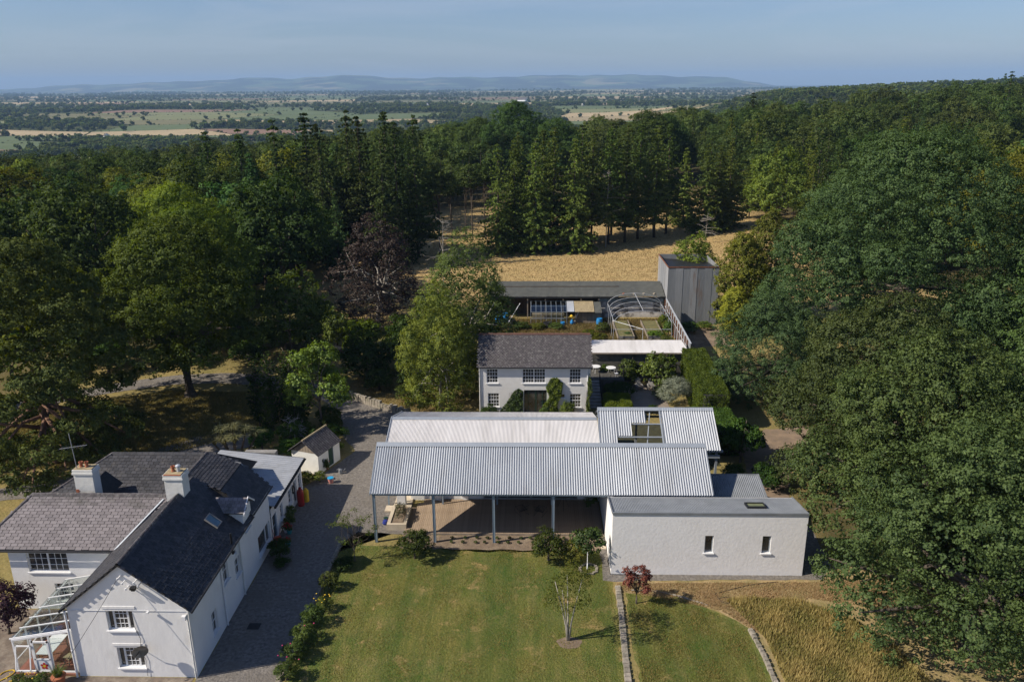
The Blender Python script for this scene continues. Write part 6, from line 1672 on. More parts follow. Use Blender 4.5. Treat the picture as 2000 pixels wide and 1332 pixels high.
fb_ = thing('field_tree', 'lone dark oak standing in the large brown field of the plain', 'tree', (-560, 1700, tz(-560, 1700)), 0)
FARB = far_tree(70, 12, 7, 0, False, LM, 2.6); FARC = far_tree(71, 17, 3.6, 0, True, LMn, 2.2)
fo = bpy.data.objects.new('crown', FARB); COL.objects.link(fo); fo.parent = fb_; fo.color = (1.2, 1.2, 1, 1)
tb_ = MB(); tb_.tube([(0, 0, -.5), (0, 0, 5)], .5, .3); tb_.build('trunk', M_bark, fb_)
fc_ = thing('ridge_conifer', 'lone taller conifer on the skyline of the right ridge', 'tree', (620, 1130, tz(620, 1130)), 0); fc_.scale = (1.3, 1.3, 1.3)
fo2 = bpy.data.objects.new('crown', FARC); COL.objects.link(fo2); fo2.parent = fc_; fo2.color = (1.2, 1.3, 1.1, 1)
tb_ = MB(); tb_.tube([(0, 0, -.5), (0, 0, 8)], .3, .15); tb_.build('trunk', M_bark, fc_)

# wood on the slope to the right and down to the valley
A1 = []; A2 = []
y = 365.0
while y < 1650:
    st = 8.5 + (y - 365) * .0075; x = -y * .75
    while x < y * .80 + 40:
        xj = x + rg.uniform(-.45, .45) * st; yj = y + rg.uniform(-.45, .45) * st
        right = xj > 70 + .12 * yj
        near = yj < 520 + 60 * sin(xj * .013)
        gap = (sin(xj * .009 + 2) * sin(yj * .006 + 1) > .45) and yj > 600
        if right and yj > 1000 and (abs(xj - 700) < 60 and abs(yj - 1180) < 40): gap = True
        if (right or near) and not gap:
            plant = right and yj > 820 and sin(xj * .004 + yj * .002) > -.3
            e = (xj, yj, tz(xj, yj) - .6, rg.uniform(.75, 1.15) * (1 if not right else 1.0))
            (A2 if plant or rg.random() < .12 else A1).append(e)
        x += st
    y += st
scatter('hillside_wood', 'broadleaf woodland mass covering the slope on the right', A1, fo, 5)
scatter('hillside_plantation', 'dark conifer plantation mass along the right ridge', [(a_, b_, c_, d_ * .8) for a_, b_, c_, d_ in A2], fo2, 6)

# ---- fields of the plain
FM = [mat('field_green', (.085, .12, .045), (.11, .14, .055), .02, 1), mat('field_pale_green', (.15, .17, .07), (.19, .195, .085), .02, 1), mat('field_stubble', (.34, .27, .15), (.27, .22, .12), .02, 1), mat('field_brown', (.23, .14, .09), (.19, .12, .08), .02, 1), mat('field_olive', (.13, .13, .055), (.17, .155, .07), .02, 1), mat('field_straw', (.42, .33, .19), (.34, .27, .15), .02, 1)]
fld = MB(); H1 = []; H2 = []; W1 = []
frg = random.Random(12)


def lat(i, j):
    y = 780 * (1.088 ** j); w = y * .10 + 60
    x = (i - 11) * w + (j % 2) * w * .4
    h = math.sin(i * 12.9898 + j * 78.233) * 43758.5453; h -= floor(h); g = math.sin(i * 39.3 + j * 11.1) * 24634.6; g -= floor(g)
    return x + (h - .5) * w * .5, y + (g - .5) * y * .045


for j in range(0, 30):
    for i in range(-2, 25):
        q = [lat(i, j), lat(i + 1, j), lat(i + 1, j + 1), lat(i, j + 1)]; cx_ = sum(p[0] for p in q) / 4; cy_ = sum(p[1] for p in q) / 4
        if cx_ > 60 + .14 * cy_ and cy_ < 1700: continue
        if abs(cx_ - .0 * cy_) > cy_ * .8: continue
        r = frg.random(); river = abs(cy_ - 1180) < 170
        if r < (.55 if river else .26) or (cy_ > 4800 and r < .45):
            n = int(110 if cy_ < 2500 else 60)
            for _ in range(n):
                a, b_ = frg.random(), frg.random(); x = (q[0][0] * (1 - a) + q[1][0] * a) * (1 - b_) + (q[3][0] * (1 - a) + q[2][0] * a) * b_; y = (q[0][1] * (1 - a) + q[1][1] * a) * (1 - b_) + (q[3][1] * (1 - a) + q[2][1] * a) * b_
                W1.append((x, y, tz(x, y) - 1, frg.uniform(.6, 1.1) * (1 + y / 10000)))
        else:
            fld.mi = frg.choice([0, 0, 0, 1, 1, 4, 3, 4, 4, 5, 2, 0] if cx_ < 0 else [0, 1, 1, 0, 2, 4, 5, 4, 0, 4])
            c_ = .985; cc = (cx_, cy_); n = 4; vs = []
            for b_ in range(n + 1):
                for a in range(n + 1):
                    A_, B_ = a / n, b_ / n; x = (q[0][0] * (1 - A_) + q[1][0] * A_) * (1 - B_) + (q[3][0] * (1 - A_) + q[2][0] * A_) * B_; y = (q[0][1] * (1 - A_) + q[1][1] * A_) * (1 - B_) + (q[3][1] * (1 - A_) + q[2][1] * A_) * B_
                    x = cc[0] + (x - cc[0]) * c_; y = cc[1] + (y - cc[1]) * c_; vs.append((x, y, tz(x, y) + 1.2))
            fld.add(vs, [(b_ * (n + 1) + a, b_ * (n + 1) + a + 1, (b_ + 1) * (n + 1) + a + 1, (b_ + 1) * (n + 1) + a) for b_ in range(n) for a in range(n)])
        for (p, p2) in ((q[0], q[1]), (q[0], q[3])):
            L = hypot(p2[0] - p[0], p2[1] - p[1]); n = int(L / frg.choice([6, 7, 9, 14]))
            n = min(n, 70)
            for k in range(n):
                t = (k + frg.random()) / max(n, 1); x = p[0] + (p2[0] - p[0]) * t; y = p[1] + (p2[1] - p[1]) * t
                H1.append((x, y, tz(x, y) - 1, frg.choice([.14, .16, .18, .2, .2, .22, .22, .25, .25, .28, .3, .45, .8]) * (1 + y / 14000)))
tag(fld.build('fields', FM), 'patchwork of green, straw and brown fields on the plain', kind='structure')
scatter('hedgerow_trees', 'hedgerow trees and hedges between the fields of the plain', H1, fo, 8)
scatter('valley_woods', 'patches of woodland scattered over the valley plain', W1, fo, 9)
for i, (x, y, s, l_) in enumerate(((-745, 1500, 1.2, 'dark round tree left of the lone oak in the brown field'), (-640, 1560, 1.3, 'dark round tree second from the left in the brown field'), (-480, 1650, 1.0, 'smaller dark tree right of the lone oak in the plain'))): put('field_tree', l_, 'tree', x, y, FARB, None, s=s, color=(1.1, 1.2, 1), rz=i)
print('far', len(A1), len(A2), len(H1), len(W1))


# far farm buildings
def far_house(x, y, w, l_, h, m, lab, rz=0, name='farmhouse_far'):
    t = thing('distant_house', lab, 'house', (x, y, tz(x, y)), rz)
    b = MB(); b.box(-w / 2, -l_ / 2, -1, w / 2, l_ / 2, h); b.prism([(-w / 2, h), (w / 2, h), (0, h + w * .4)], -l_ / 2 + .02, l_ / 2 - .02); b.build('wall', m, t)
    b = MB(); slab(b, [(-w / 2 - .4, -l_ / 2 - .3, h - .1), (0, -l_ / 2 - .3, h + w * .42), (0, l_ / 2 + .3, h + w * .42), (-w / 2 - .4, l_ / 2 + .3, h - .1)], .2); slab(b, [(w / 2 + .4, -l_ / 2 - .3, h - .1), (0, -l_ / 2 - .3, h + w * .421), (0, l_ / 2 + .3, h + w * .421), (w / 2 + .4, l_ / 2 + .3, h - .1)], .2); b.build('roof', M_slate_o if m is not M_corr else M_corr, t)


FH = [(-690, 1330, 10, 14, 5, M_paint, 'white farmhouse low in the valley at the far left'), (-655, 1325, 9, 12, 4, M_paint, 'second white house right of the valley farmhouse'), (-240, 930, 9, 16, 4, M_paint, 'white bungalow just above the fir tops left of centre'), (-30, 1150, 9, 12, 5, M_paint, 'white house beyond the middle of the wood'), (150, 2450, 12, 16, 7, M_paint, 'white gabled house on the plain right of centre'), (-40, 3300, 22, 40, 6, M_paint, 'long white farm sheds in the far fields'), (640, 1010, 14, 34, 5, M_corr, 'pale roofed farm shed high on the right ridge'), (690, 1015, 12, 28, 5, M_corr, 'white farm shed next to the pale one on the right ridge'), (-330, 2600, 14, 20, 6, M_paint, 'small pale farmhouse in the far left fields')]
for i, f in enumerate(FH): far_house(*f, rz=i * .7 + .6)

# ================================================================== hedges, shrubs, small plants
def hedge_mesh(name, L, Wd, H, n, leaf, seed, lm, rnd=.25):
    """clipped hedge block: dark box core and a skin of leaves on rounded faces"""
    rg_ = np.random.default_rng(seed); P = rg_.uniform(-1, 1, (n, 3)); ax_ = rg_.choice(3, n, p=np.array([Wd * H, L * H, L * Wd]) / (Wd * H + L * H + L * Wd)); sg = np.where(rg_.random(n) < .5, -1, 1); sg[ax_ == 2] = 1
    P[np.arange(n), ax_] = sg
    nn = np.zeros((n, 3)); nn[np.arange(n), ax_] = sg
    q = P * np.array([1, 1, 1]); m = np.abs(q); e = np.sort(m, 1)[:, 1]; shrink = 1 - .05 * np.clip((e - .85) / .15, 0, 1)
    P = P * shrink[:, None]; P = P * np.array([L / 2, Wd / 2, H / 2]) + np.array([0, 0, H / 2])
    bumpy = .06 * np.sin(P[:, 0] * 3.1 + seed) * np.sin(P[:, 1] * 2.7) + .05 * np.sin(P[:, 2] * 4 + P[:, 0] * 5)
    P = P + nn * (bumpy + rg_.normal(0, .05, n))[:, None]
    T = np.clip(.5 + 3 * bumpy + rg_.uniform(-.4, .4, n), 0, 1)
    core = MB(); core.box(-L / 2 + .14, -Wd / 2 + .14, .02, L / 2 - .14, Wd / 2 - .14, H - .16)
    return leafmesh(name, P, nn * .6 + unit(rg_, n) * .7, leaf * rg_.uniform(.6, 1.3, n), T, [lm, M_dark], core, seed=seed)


def hedge(label, x, y, z, L, Wd, H, n, leaf, seed, color, rz=0):
    o = bpy.data.objects.new('hedge', hedge_mesh('hedge', L, Wd, H, n, leaf, seed, LM)); COL.objects.link(o); o.location = (x, y, z); o.rotation_euler = (0, 0, rz); o.color = (*color, 1)
    return tag(o, label, 'hedge')


hedge('low square clipped hedge block between the cottage steps and the patio', 8.65, 76.7, 0, 2.75, 4.6, 1.4, 16000, .10, 1, (2.2, 2.0, .8))
hedge('tall clipped hedge running back along the garden beside the huge oak', 17.75, 79.4, 0, 2.7, 14.5, 3.9, 60000, .13, 2, (1.0, 1.15, .7), -.03)
hedge('lower dark hedge continuing forward from the tall clipped one', 17.6, 69.4, 0, 2.4, 5.4, 2.6, 16000, .13, 3, (.85, 1.0, .75))


def shrub(label, x, y, w, h, color=(1, 1, 1), k=0, mesh=None, z=None, rz=None, name='shrub', cat='shrub', group=None):
    t = put(name, label, cat, x, y, *(mesh or SHR[k % 3]), s=w / 1.25, sz=h / 2.0, rz=(x * 7.3) if rz is None else rz, color=color, group=group, z=z, crown_name='foliage'); return t


# lawn and drive edge
shrub('dense round dark green shrub on the lawn before the left deck posts', -8.4, 49.9, 1.35, 2.3, (.95, 1.0, .8), 0)
shrub('spiky topped dark shrub before the right deck post', 1.1, 49.8, 1.4, 2.5, (1.0, .95, .7), 1)
shrub('thin brownish shrub right of the spiky topped one', 2.9, 49.6, 1.1, 1.6, (1.5, 1.1, .75), 2)
ROS = [(-13.62, 46.2, .75, 1.3, 'green rose bush highest up the drive edge'), (-13.4, 43.9, .6, 1.0, 'rose bush with yellow flowers along the drive edge'), (-13.75, 42.4, .8, 1.35, 'dense rose bush third down the drive edge'), (-13.8, 40.7, .85, 1.3, 'wide rose bush fourth down the drive edge'), (-13.85, 39.1, .85, 1.25, 'rose bush beside the lit end of the drive'), (-13.9, 37.5, .8, 1.2, 'lowest rose bush at the bottom of the drive edge')]
for i, (x, y, w, h, l_) in enumerate(ROS): shrub(l_, x, y, w, h, (1.15, 1.1, 1.0), i, name='rose_bush', cat='rose bush', group='rose bushes along the drive edge')
SAP = mk_tree(80, 4.1, 1.9, 1.0, 26, 10, 5, .10, .04, LM, M_bark, 26, br=(.10, .18), tr=.2, inner=0)
put('sapling', 'thin open sapling with many stems at the top left corner of the lawn', 'young tree', -12.6, 49.5, *SAP, s=1.0, rz=.4, color=(1.6, 1.6, 1.0))
shrub('dark low shrub at the foot of the thin sapling', -13.3, 48.6, .9, .8, (.7, .8, .7), 1)
BM = mk_tree(81, 5.2, 1.95, 1.9, 30, 24, 8, .085, .05, LM, M_barkl, 26, br=(.18, .32), tr=.22)
tb_ = MB()
for k in range(5):
    a_ = k * 1.26; tb_.tube([(.05 * cos(a_), .05 * sin(a_), -.1), (.16 * cos(a_), .16 * sin(a_), 1.0), (.42 * cos(a_), .42 * sin(a_), 2.3), (.85 * cos(a_), .85 * sin(a_), 4.0)], .065, .02, n=6)
o = tb_.build('stems', M_barkl, None, True); BMt = o.data; bpy.data.objects.remove(o)
t = put('young_birch', 'young multi-stemmed birch with pale trunks in the middle of the lawn', 'young tree', 2.14, 41.2, BM[0], None, s=1.0, rz=.4, color=(1.7, 1.45, .95)); o = bpy.data.objects.new('stems', BMt); COL.objects.link(o); o.parent = t
MPL = mk_tree(82, 3.3, 1.15, 1.35, 11, 22, 9, .2, .035, LMy, M_paint, 4, br=(.35, .5), tr=.28)
put('young_maple', 'bright green young maple on a thin white stem by the deck corner', 'young tree', 3.77, 48.7, *MPL, s=1.0, rz=1.0, color=(1.0, 1.15, .85))
RED = mk_tree(83, 3.0, 1.2, .5, 18, 13, 9, .12, .05, LMp, M_bark, 20, br=(.16, .28), tr=.16)
put('red_leaved_tree', 'small dark red leaved tree before the white block corner', 'young tree', 6.7, 44.9, *RED, s=1.0, rz=.3, color=(2.8, 1.2, 1.0))
PUR = mk_tree(84, 4.2, 1.9, .6, 16, 34, 14, .15, .08, LMp, M_bark, 8, br=(.3, .45), tr=.3)
put('purple_tree', 'dark purple leaved small tree at the lower left edge', 'tree', -32.3, 41.3, *PUR, s=1.0, rz=.3, color=(1.0, .8, 1.0))
b = MB(); P_ = []
for k in range(420):
    a_ = random.uniform(0, 6.28); r = sqrt(random.random()) * .95; P_.append((2.2 + r * cos(a_) * 1.2, 40.9 + r * sin(a_) * .8, .03))
sheet('tree_pit', [(2.2 + .75 * cos(q) * (1 + .12 * sin(5 * q)), 40.95 + .55 * sin(q), 0) for q in np.linspace(0, 2 * pi, 18)[:-1]], .022, M_soil, 'bare earth round the foot of the young birch', drape=False)

# petals on roses
def petals(label, spots_, m, r=.05, name='flowers'):
    b = MB()
    for (x, y, z) in spots_: b.lathe((x, y, z), [(r * .3, 0), (r, r * .6), (r * .5, r)], 6)
    return tag(b.build(name, m), label, kind='stuff')
petals('yellow rose blooms on the drive edge bushes', [(-13.4 + random.uniform(-.5, .5), 43.9 + random.uniform(-.5, .5), random.uniform(.8, 1.1)) for _ in range(14)], M_yellow)
petals('pink rose blooms on the drive edge bushes', [(-13.8 + random.uniform(-.7, .7), random.uniform(37.5, 41), random.uniform(1.1, 1.35)) for _ in range(7)], mat('pink_petals', (.55, .05, .15), None, 3, .8))

# farmhouse wall plants and pots
shrub('dark green shrub against the farmhouse wall beside the wheelbarrow', -18.1, 50.0, .85, 1.5, (.8, .95, .7), 0)
shrub('low spreading plant on the drive below the wall shrub', -17.7, 48.9, .7, .6, (.9, 1.0, .8), 1)
shrub('grey-green climber beside the annex windows', -18.75, 55.1, .45, 1.3, (1.2, 1.2, 1.1), 2)
shrub('bushy plant in the annex bed near the pots', -18.6, 54.0, .5, 1.2, (1, 1, .8), 1)
GP = [(-18.3, 53.1, 'pot of red flowers beside a white tub at the annex door'), (-17.9, 51.4, 'pot of red flowers standing out on the drive by the wall shrub')]
def pot_plant(x, y, label, col, fl=None, r=.2, h=.3, pw=.35, ph=.45, z=.02, pm=None):
    t = put('potted_plant', label, 'potted plant', x, y, SHR[1][0], None, s=1, z=z, crown_name='foliage'); c = t.children[0]; c.location = (0, 0, h * .8); c.scale = (pw / 1.25, pw / 1.25, ph / 2.0); c.color = (*col, 1)
    b = MB(); b.lathe((0, 0, 0), [(r * .7, 0), (r, h), (r * 1.1, h), (r * 1.1, h + .04), (r * .9, h + .04), (r * .85, h * .9)], 12); b.build('pot', pm or M_terra, t)
    if fl:
        b = MB()
        for k in range(12): q = random.uniform(0, 6.28); rr = random.uniform(0, pw * .8); b.lathe((rr * cos(q), rr * sin(q), h * .8 + ph * random.uniform(.75, 1.0)), [(.02, 0), (.055, .03), (.02, .06)], 5)
        tag(b.build('blooms', fl, t), kind='stuff')
for x, y, l_ in GP: pot_plant(x, y, l_, (.9, 1, .8), M_redpet, pm=mat('turquoise_glaze', (.05, .30, .32), None, 3, .4))
pot_plant(-18.6, 53.3, 'white tub with red flowers by the annex door', (.9, 1, .8), M_redpet, pm=M_paint)
pot_plant(-18.15, 63.9, 'pot of red flowers at the green outbuilding door', (.9, 1, .8), M_redpet)
shrub('climber beside the green outbuilding door', -18.05, 63.6, .35, 1.1, (1, 1, .8), 1)
shrub('golden variegated shrub before the little outbuilding, left one', -19.3, 61.2, .8, 1.1, (1.5, 1.3, .45), 0, SHRy)
shrub('golden variegated shrub before the little outbuilding, right one', -18.2, 61.5, .75, .9, (1.6, 1.3, .5), 1, SHRy)
# grass pot and border by conservatory
def tuft_mesh(name, n, r, h, w, seed, lm, arch=.6):
    rg_ = random.Random(seed); b = MB()
    for k in range(n):
        a_ = rg_.uniform(0, 6.28); rr = r * sqrt(rg_.random()) * .5; hh_ = h * rg_.uniform(.55, 1.1); o_ = arch * rg_.uniform(.2, 1) * hh_; c = Vector((rr * cos(a_), rr * sin(a_), 0)); d = Vector((cos(a_), sin(a_), 0)); s_ = Vector((-sin(a_), cos(a_), 0)) * w
        b.tint = rg_.random(); m_ = c + d * o_ * .35 + Vector((0, 0, hh_ * .65)); e = c + d * o_ + Vector((0, 0, hh_ * (.95 - arch * .3)))
        b.add([c - s_, c + s_, m_ + s_ * .8, m_ - s_ * .8, e], [(0, 1, 2, 3), (3, 2, 4)])
    b.tint = .5; o = b.build(name, lm); me_ = o.data; bpy.data.objects.remove(o); return me_
TUF = tuft_mesh('foliage', 160, .3, .7, .012, 1, LMy)
t = thing('potted_grass', 'big terracotta pot of arching green grass by the conservatory door', 'potted plant', (-26.75, 37.05, .02)); c = bpy.data.objects.new('foliage', TUF); COL.objects.link(c); c.parent = t; c.location = (0, 0, .45); c.scale = (1.25, 1.25, 1.0); b = MB(); b.lathe((0, 0, 0), [(.26, 0), (.36, .4), (.4, .42), (.4, .5), (.34, .5)], 14); b.build('pot', M_terra, t)
for i, (x, y) in enumerate(((-29.0, 36.9), (-28.3, 36.7), (-27.7, 36.95))): shrub(('flowering plant at the conservatory corner nearest the left edge', 'middle flowering plant before the conservatory', 'flowering plant before the conservatory door')[i], x, y, .5, .7, (1.3, 1.3, .8), i, SHRy, group='plants in front of the conservatory')
petals('yellow and orange flowers before the conservatory', [(-28.8 + random.uniform(-.7, .9), 36.8 + random.uniform(-.3, .3), random.uniform(.5, .72)) for _ in range(14)], M_yellow)
sheet('stone_paving', [(-36, 14), (-19.3, 14), (-19.3, 37.6), (-26.0, 37.6), (-29.7, 37.7), (-29.7, 43.7), (-36, 43.7)], .01, mat('mossy_paving', (.20, .155, .12), (.12, .10, .08), 1.3, .95, .03, 5, c3=(.28, .24, .19), s3=1.2, t3=.58), 'mossy brick and gravel paving round the farmhouse', drape=False)
b = MB(); b.tube([(-30.2 - .35 * cos(q * 1.3), 37.6 + .5 * sin(q) - q * .05, .05) for q in np.linspace(0, 5.5, 16)], .03, n=5); tag(b.build('garden_hose', M_yellow), 'yellow hose lying on the paving at the lower left edge', 'hose')

# lavender planter
LAV = leafmesh('lavender', *(lambda q: (q[0], q[1], q[2], q[3]))(crown_pts(90, 1.0, .75, .05, 8, 30, 10, .07, br=(.35, .5), tr=.14)), LMs, seed=90)
t = thing('lavender', 'grey-green lavender spilling over the stone planter', 'plant', (-10.3, 55.2, .42)); c = bpy.data.objects.new('foliage', LAV); COL.objects.link(c); c.parent = t; c.scale = (.75, 1.75, .8); c.color = (.55, .5, .35, 1)
# seedlings in bed
for k in range(26):
    x = -5.9 + (k % 13) * .83 + random.uniform(-.12, .12); y = 52.55 if k < 13 else 51.95
    ORD13 = ['leftmost', 'second', 'third', 'fourth', 'fifth', 'sixth', 'seventh', 'eighth', 'ninth', 'tenth', 'eleventh', 'twelfth', 'rightmost'][k % 13]; c = bpy.data.objects.new('seedling', SHR[k % 3][0]); COL.objects.link(c); c.location = (x, y, .02); c.scale = (.13, .13, .11); tag(c, ORD13 + (' seedling from the left, back row of the bed before the deck' if k < 13 else ' seedling from the left, front row of the bed before the deck'), 'seedling', 'seedlings in the bed before the deck')
shrub('dark leafy plant in the shaded deck corner', 4.6, 57.2, .6, 1.6, (.9, 1, .9), 2)

# cottage wall climbers and pots
def climber(label, x0, x1, z1, prof, n, y, color, seed, leaf=.14, lm=None, crn='foliage'):
    rg_ = np.random.default_rng(seed); P = []
    while len(P) < n:
        a, c = rg_.uniform(0, 1), rg_.uniform(0, 1)
        if a_in(prof, a, c): P.append((x0 + (x1 - x0) * a, y - rg_.uniform(.02, .38) * (1.25 - c), z1 * c))
    P = np.array(P); T = np.clip(.5 + .5 * np.sin(P[:, 0] * 7 + seed) * np.sin(P[:, 2] * 5.3) + rg_.uniform(-.3, .3, n), 0, 1); P[:, 1] -= .12 * T
    N_ = unit(rg_, n) * .7 + np.array([0, -.8, .35]); t = thing('climbing_plant', label, 'climber', ((x0 + x1) / 2, y - .2, 0)); P[:, 0] -= (x0 + x1) / 2; P[:, 1] -= y - .2
    c = bpy.data.objects.new(crn, leafmesh('foliage', P, N_, leaf * rg_.uniform(.6, 1.3, n), T, lm or LMy, seed=seed)); COL.objects.link(c); c.parent = t; c.color = (*color, 1)
    b = MB()
    for k in range(5): xx = random.uniform(-.3, .3); b.tube([(xx * .3, .05, 0), (xx, .12, z1 * .4), (xx * .6, .15, z1 * .85)], .03, .01, n=4)
    b.build('stems', M_bark, t)
def a_in(prof, a, c):
    return inpoly(prof, a, c)
climber('dark climbing shrub left of the cottage door', -3.4, -1.0, 3.0, [(0, 0), (1, 0), (1, .92), (.8, 1), (.62, .9), (.35, .55), (0.02, .2)], 3400, 75.98, (.55, .6, .55), 3)
climber('tall yellow-green climber right of the cottage door', .95, 3.35, 4.2, [(0, 0), (.75, 0), (.6, .3), (.8, .55), (.85, .85), (.6, 1), (.35, .97), (.15, .75), (.3, .5), (.02, .3)], 4600, 75.98, (2.0, 1.6, .6), 4)
shrub('yellow-green bush under the small cottage window', 3.55, 75.3, .85, 1.9, (2.0, 1.6, .6), 1, SHRy)
climber('thin climber up the downpipe at the right end of the cottage', 5.2, 6.0, 4.6, [(.2, 0), (.6, 0), (.75, .2), (.55, .4), (1, .6), (.8, .8), (.6, 1), (.3, .8), (.4, .5), (.15, .3)], 1100, 75.97, (1.1, 1.0, .6), 5, .12)
shrub('dark bush in front of the cottage left corner', -4.4, 75.0, 1.0, 1.6, (.6, .7, .6), 2)
pot_plant(1.15, 75.1, 'blue-grey agave in a terracotta pot before the cottage', (1.5, 1.9, 2.0), None, .32, .45, .6, .9)
pot_plant(-.95, 75.2, 'small pot of pale flowers at the cottage door', (1.2, 1.2, 1.1), M_paint, .2, .25, .3, .3)
pot_plant(3.2, 73.9, 'small pot of flowers before the cottage bushes', (1, 1, .8), M_paint, .2, .25, .3, .3)

# walled garden planting
SIL = leafmesh('foliage', *crown_pts(91, 3.3, 2.1, .05, 22, 60, 14, .17, br=(.28, .42), tr=.26, flat=1.0, under=-.6)[:4], LMs, asp=.22, seed=91)
t = thing('silver_shrub', 'large silvery grey shrub beside the patio', 'shrub', (14.9, 78.4, 0), .4); c = bpy.data.objects.new('foliage', SIL); COL.objects.link(c); c.parent = t; c.color = (1, 1, 1, 1)
GARD = [(13.9, 83.6, 2.3, 4.3, (1.35, 1.35, .7), 'tall green shrub dotted yellow against the lean-to wall', SHRy), (9.2, 80.8, 1.9, 1.9, (.6, .75, .55), 'spreading dark shrub in the shade below the terrace', SHR[0]), (10.6, 84.8, 1.5, 3.2, (1.2, 1.1, .5), 'yellow flecked climber on the dark garden wall', SHRy), (13.3, 80.6, .8, 1.6, (1.7, 1.6, .5), 'yellow-green bush between the chairs and the silver shrub', SHRy), (16.2, 75.4, .9, 1.4, (.9, 1, .7), 'small green bush at the foot of the tall hedge', SHR[1]), (12.3, 76.9, .7, .8, (.9, 1, .7), 'low plant at the front edge of the patio', SHR[2]), (8.2, 85.3, .8, 2.4, (.8, .95, .6), 'wall shrub behind the terrace tables', SHR[2])]
for i, (x, y, w, h, c_, l_, ms) in enumerate(GARD): shrub(l_, x, y, w, h, c_, i, ms)
KG = [(8.2, 95, 1.0, 1.2, (1.9, 1.5, .8), 'straw coloured clump left of the bare hoops'), (8.9, 99, 1.2, 1.3, (1.2, 1.2, .7), 'green clump by the left side of the hoops'), (7.0, 97, 1.1, .9, (1.4, 1.3, .7), 'low weedy clump before the lean-to'), (-1.5, 100.5, 1.4, .9, (1.4, 1.3, .7), 'long weeds before the greenhouse, left clump'), (.7, 100.3, 1.2, .8, (1.5, 1.4, .7), 'long weeds before the greenhouse, middle clump'), (3.0, 100.6, 1.2, .8, (1.3, 1.3, .7), 'long weeds before the greenhouse, right clump'), (17.0, 100, 1.0, 2.4, (1.5, 1.6, .8), 'fresh green climber on the tin fence'), (17.0, 97.4, .8, 2.0, (1.4, 1.5, .8), 'lower green bush against the tin fence'), (15.3, 96.5, 1.2, 1.0, (1.4, 1.5, .8), 'leafy crop spilling out of the right raised bed'), (16.3, 94.2, 1.0, 1.1, (2.0, 1.6, .9), 'dry grass clump at the front of the hoops'), (11.9, 97.2, .5, .6, (1.1, 1.6, 1.8), 'blue-green cabbage in the left raised bed'), (20.3, 101.5, 1.3, 1.5, (.9, 1.1, .7), 'leafy vegetables in shade behind the tin fence'), (22.6, 103.0, 1.2, 1.0, (1.0, 1.2, .7), 'leafy plants at the foot of the tin barn')]
for i, (x, y, w, h, c_, l_) in enumerate(KG): shrub(l_, x, y, w, h, c_, i, SHRy if i % 2 else SHR[i % 3])
shrub('dark evergreen mound at the right end of the stepped canopy', 18.4, 65.6, 2.0, 4.2, (.85, 1.1, .75), 0)
shrub('dark evergreen behind the link building', 19.3, 60.9, 1.7, 2.2, (.6, .8, .55), 1)
shrub('dark leafy bush just right of the canopy post', 16.9, 61.7, 1.1, 1.8, (.6, .75, .55), 2)

# dark shrubbery between the drive and the orchard
DS = [(-19.0, 86.5, 3.2, 4.6, (.75, .85, .6)), (-15.2, 89.5, 3.4, 5.2, (.7, .8, .55)), (-20.5, 92.5, 3.0, 5.0, (1.1, 1.1, .5)), (-13.2, 84.0, 2.4, 3.8, (.65, .75, .55)), (-16.0, 95.5, 3.0, 4.6, (.7, .85, .6)), (-17.0, 83.2, 1.9, 2.4, (.7, .8, .6)), (-13.0, 80.0, 1.8, 2.0, (.8, .9, .6)), (-11.5, 90.5, 3.0, 5.0, (.6, .7, .5))]
for i, (x, y, w, h, c_) in enumerate(DS): shrub(('largest', 'tall rear', 'yellow tipped', 'right hand', 'hindmost', 'low front', 'lowest right', 'hidden rear')[i] + ' evergreen of the dark shrubbery above the drive bend', x, y, w, h, c_, i, group='evergreens of the dark shrubbery above the drive bend')
# bushes between shed and lime tree
BS = [(-19.6, 67.6, 1.4, 2.2, (.8, 1, .6)), (-18.6, 69.6, 1.2, 1.8, (.8, .95, .6)), (-21.8, 65.6, 1.3, 2.2, (.9, 1.1, .6)), (-22.4, 68.3, 1.5, 2.8, (.7, .9, .6)), (-18.0, 67.4, .8, .9, (1.4, 1.3, .5)), (-20.2, 73.6, 1.4, 2.0, (.7, .85, .6)), (-23.6, 63.2, 1.2, 1.9, (1.1, 1.25, .8)), (-20.6, 65.3, .7, 1.4, (1.8, 1.5, .4)), (-19.5, 71.5, 1.2, 2.0, (.6, .7, .5)), (-23.0, 71.0, 1.3, 3.0, (.6, .75, .5)), (-21.3, 69.8, 1.1, 1.9, (.7, .85, .6)), (-24.9, 67.2, 1.3, 2.4, (.8, 1.0, .7))]
NB = ['bright leaved', 'low dark', 'broad green', 'tall dark', 'small yellowish', 'furthest', 'pale green', 'yellow flowering', 'shaded', 'upright', 'middle', 'left hand']
for i, (x, y, w, h, c_) in enumerate(BS): shrub(NB[i] + ' bush in the thicket behind the little outbuilding', x, y, w, h, c_, i, SHRy if i in (0, 4, 6, 7) else None, group='bushes in the thicket behind the outbuilding')
CYP = mk_con(85, 7.5, .85, .8, 26, 9, 4, 7, .2, .1, power=.35, droop=-.9, tuftr=.22)
for i, (x, y, s) in enumerate(((-27.0, 73.0, 1.0), (-25.4, 72.2, 1.05), (-23.9, 72.9, .95), (-25.0, 69.6, .72), (-22.6, 72.6, .9), (-24.4, 74.6, 1.0))): put('cypress', ('leftmost', 'second', 'third', 'short front', 'rightmost', 'rear')[i] + ' upright cypress in the group left of the lime green tree', 'cypress', x, y, *CYP, s=s, rz=i, color=(.9, 1.0, .65), group='upright cypresses left of the lime green tree')
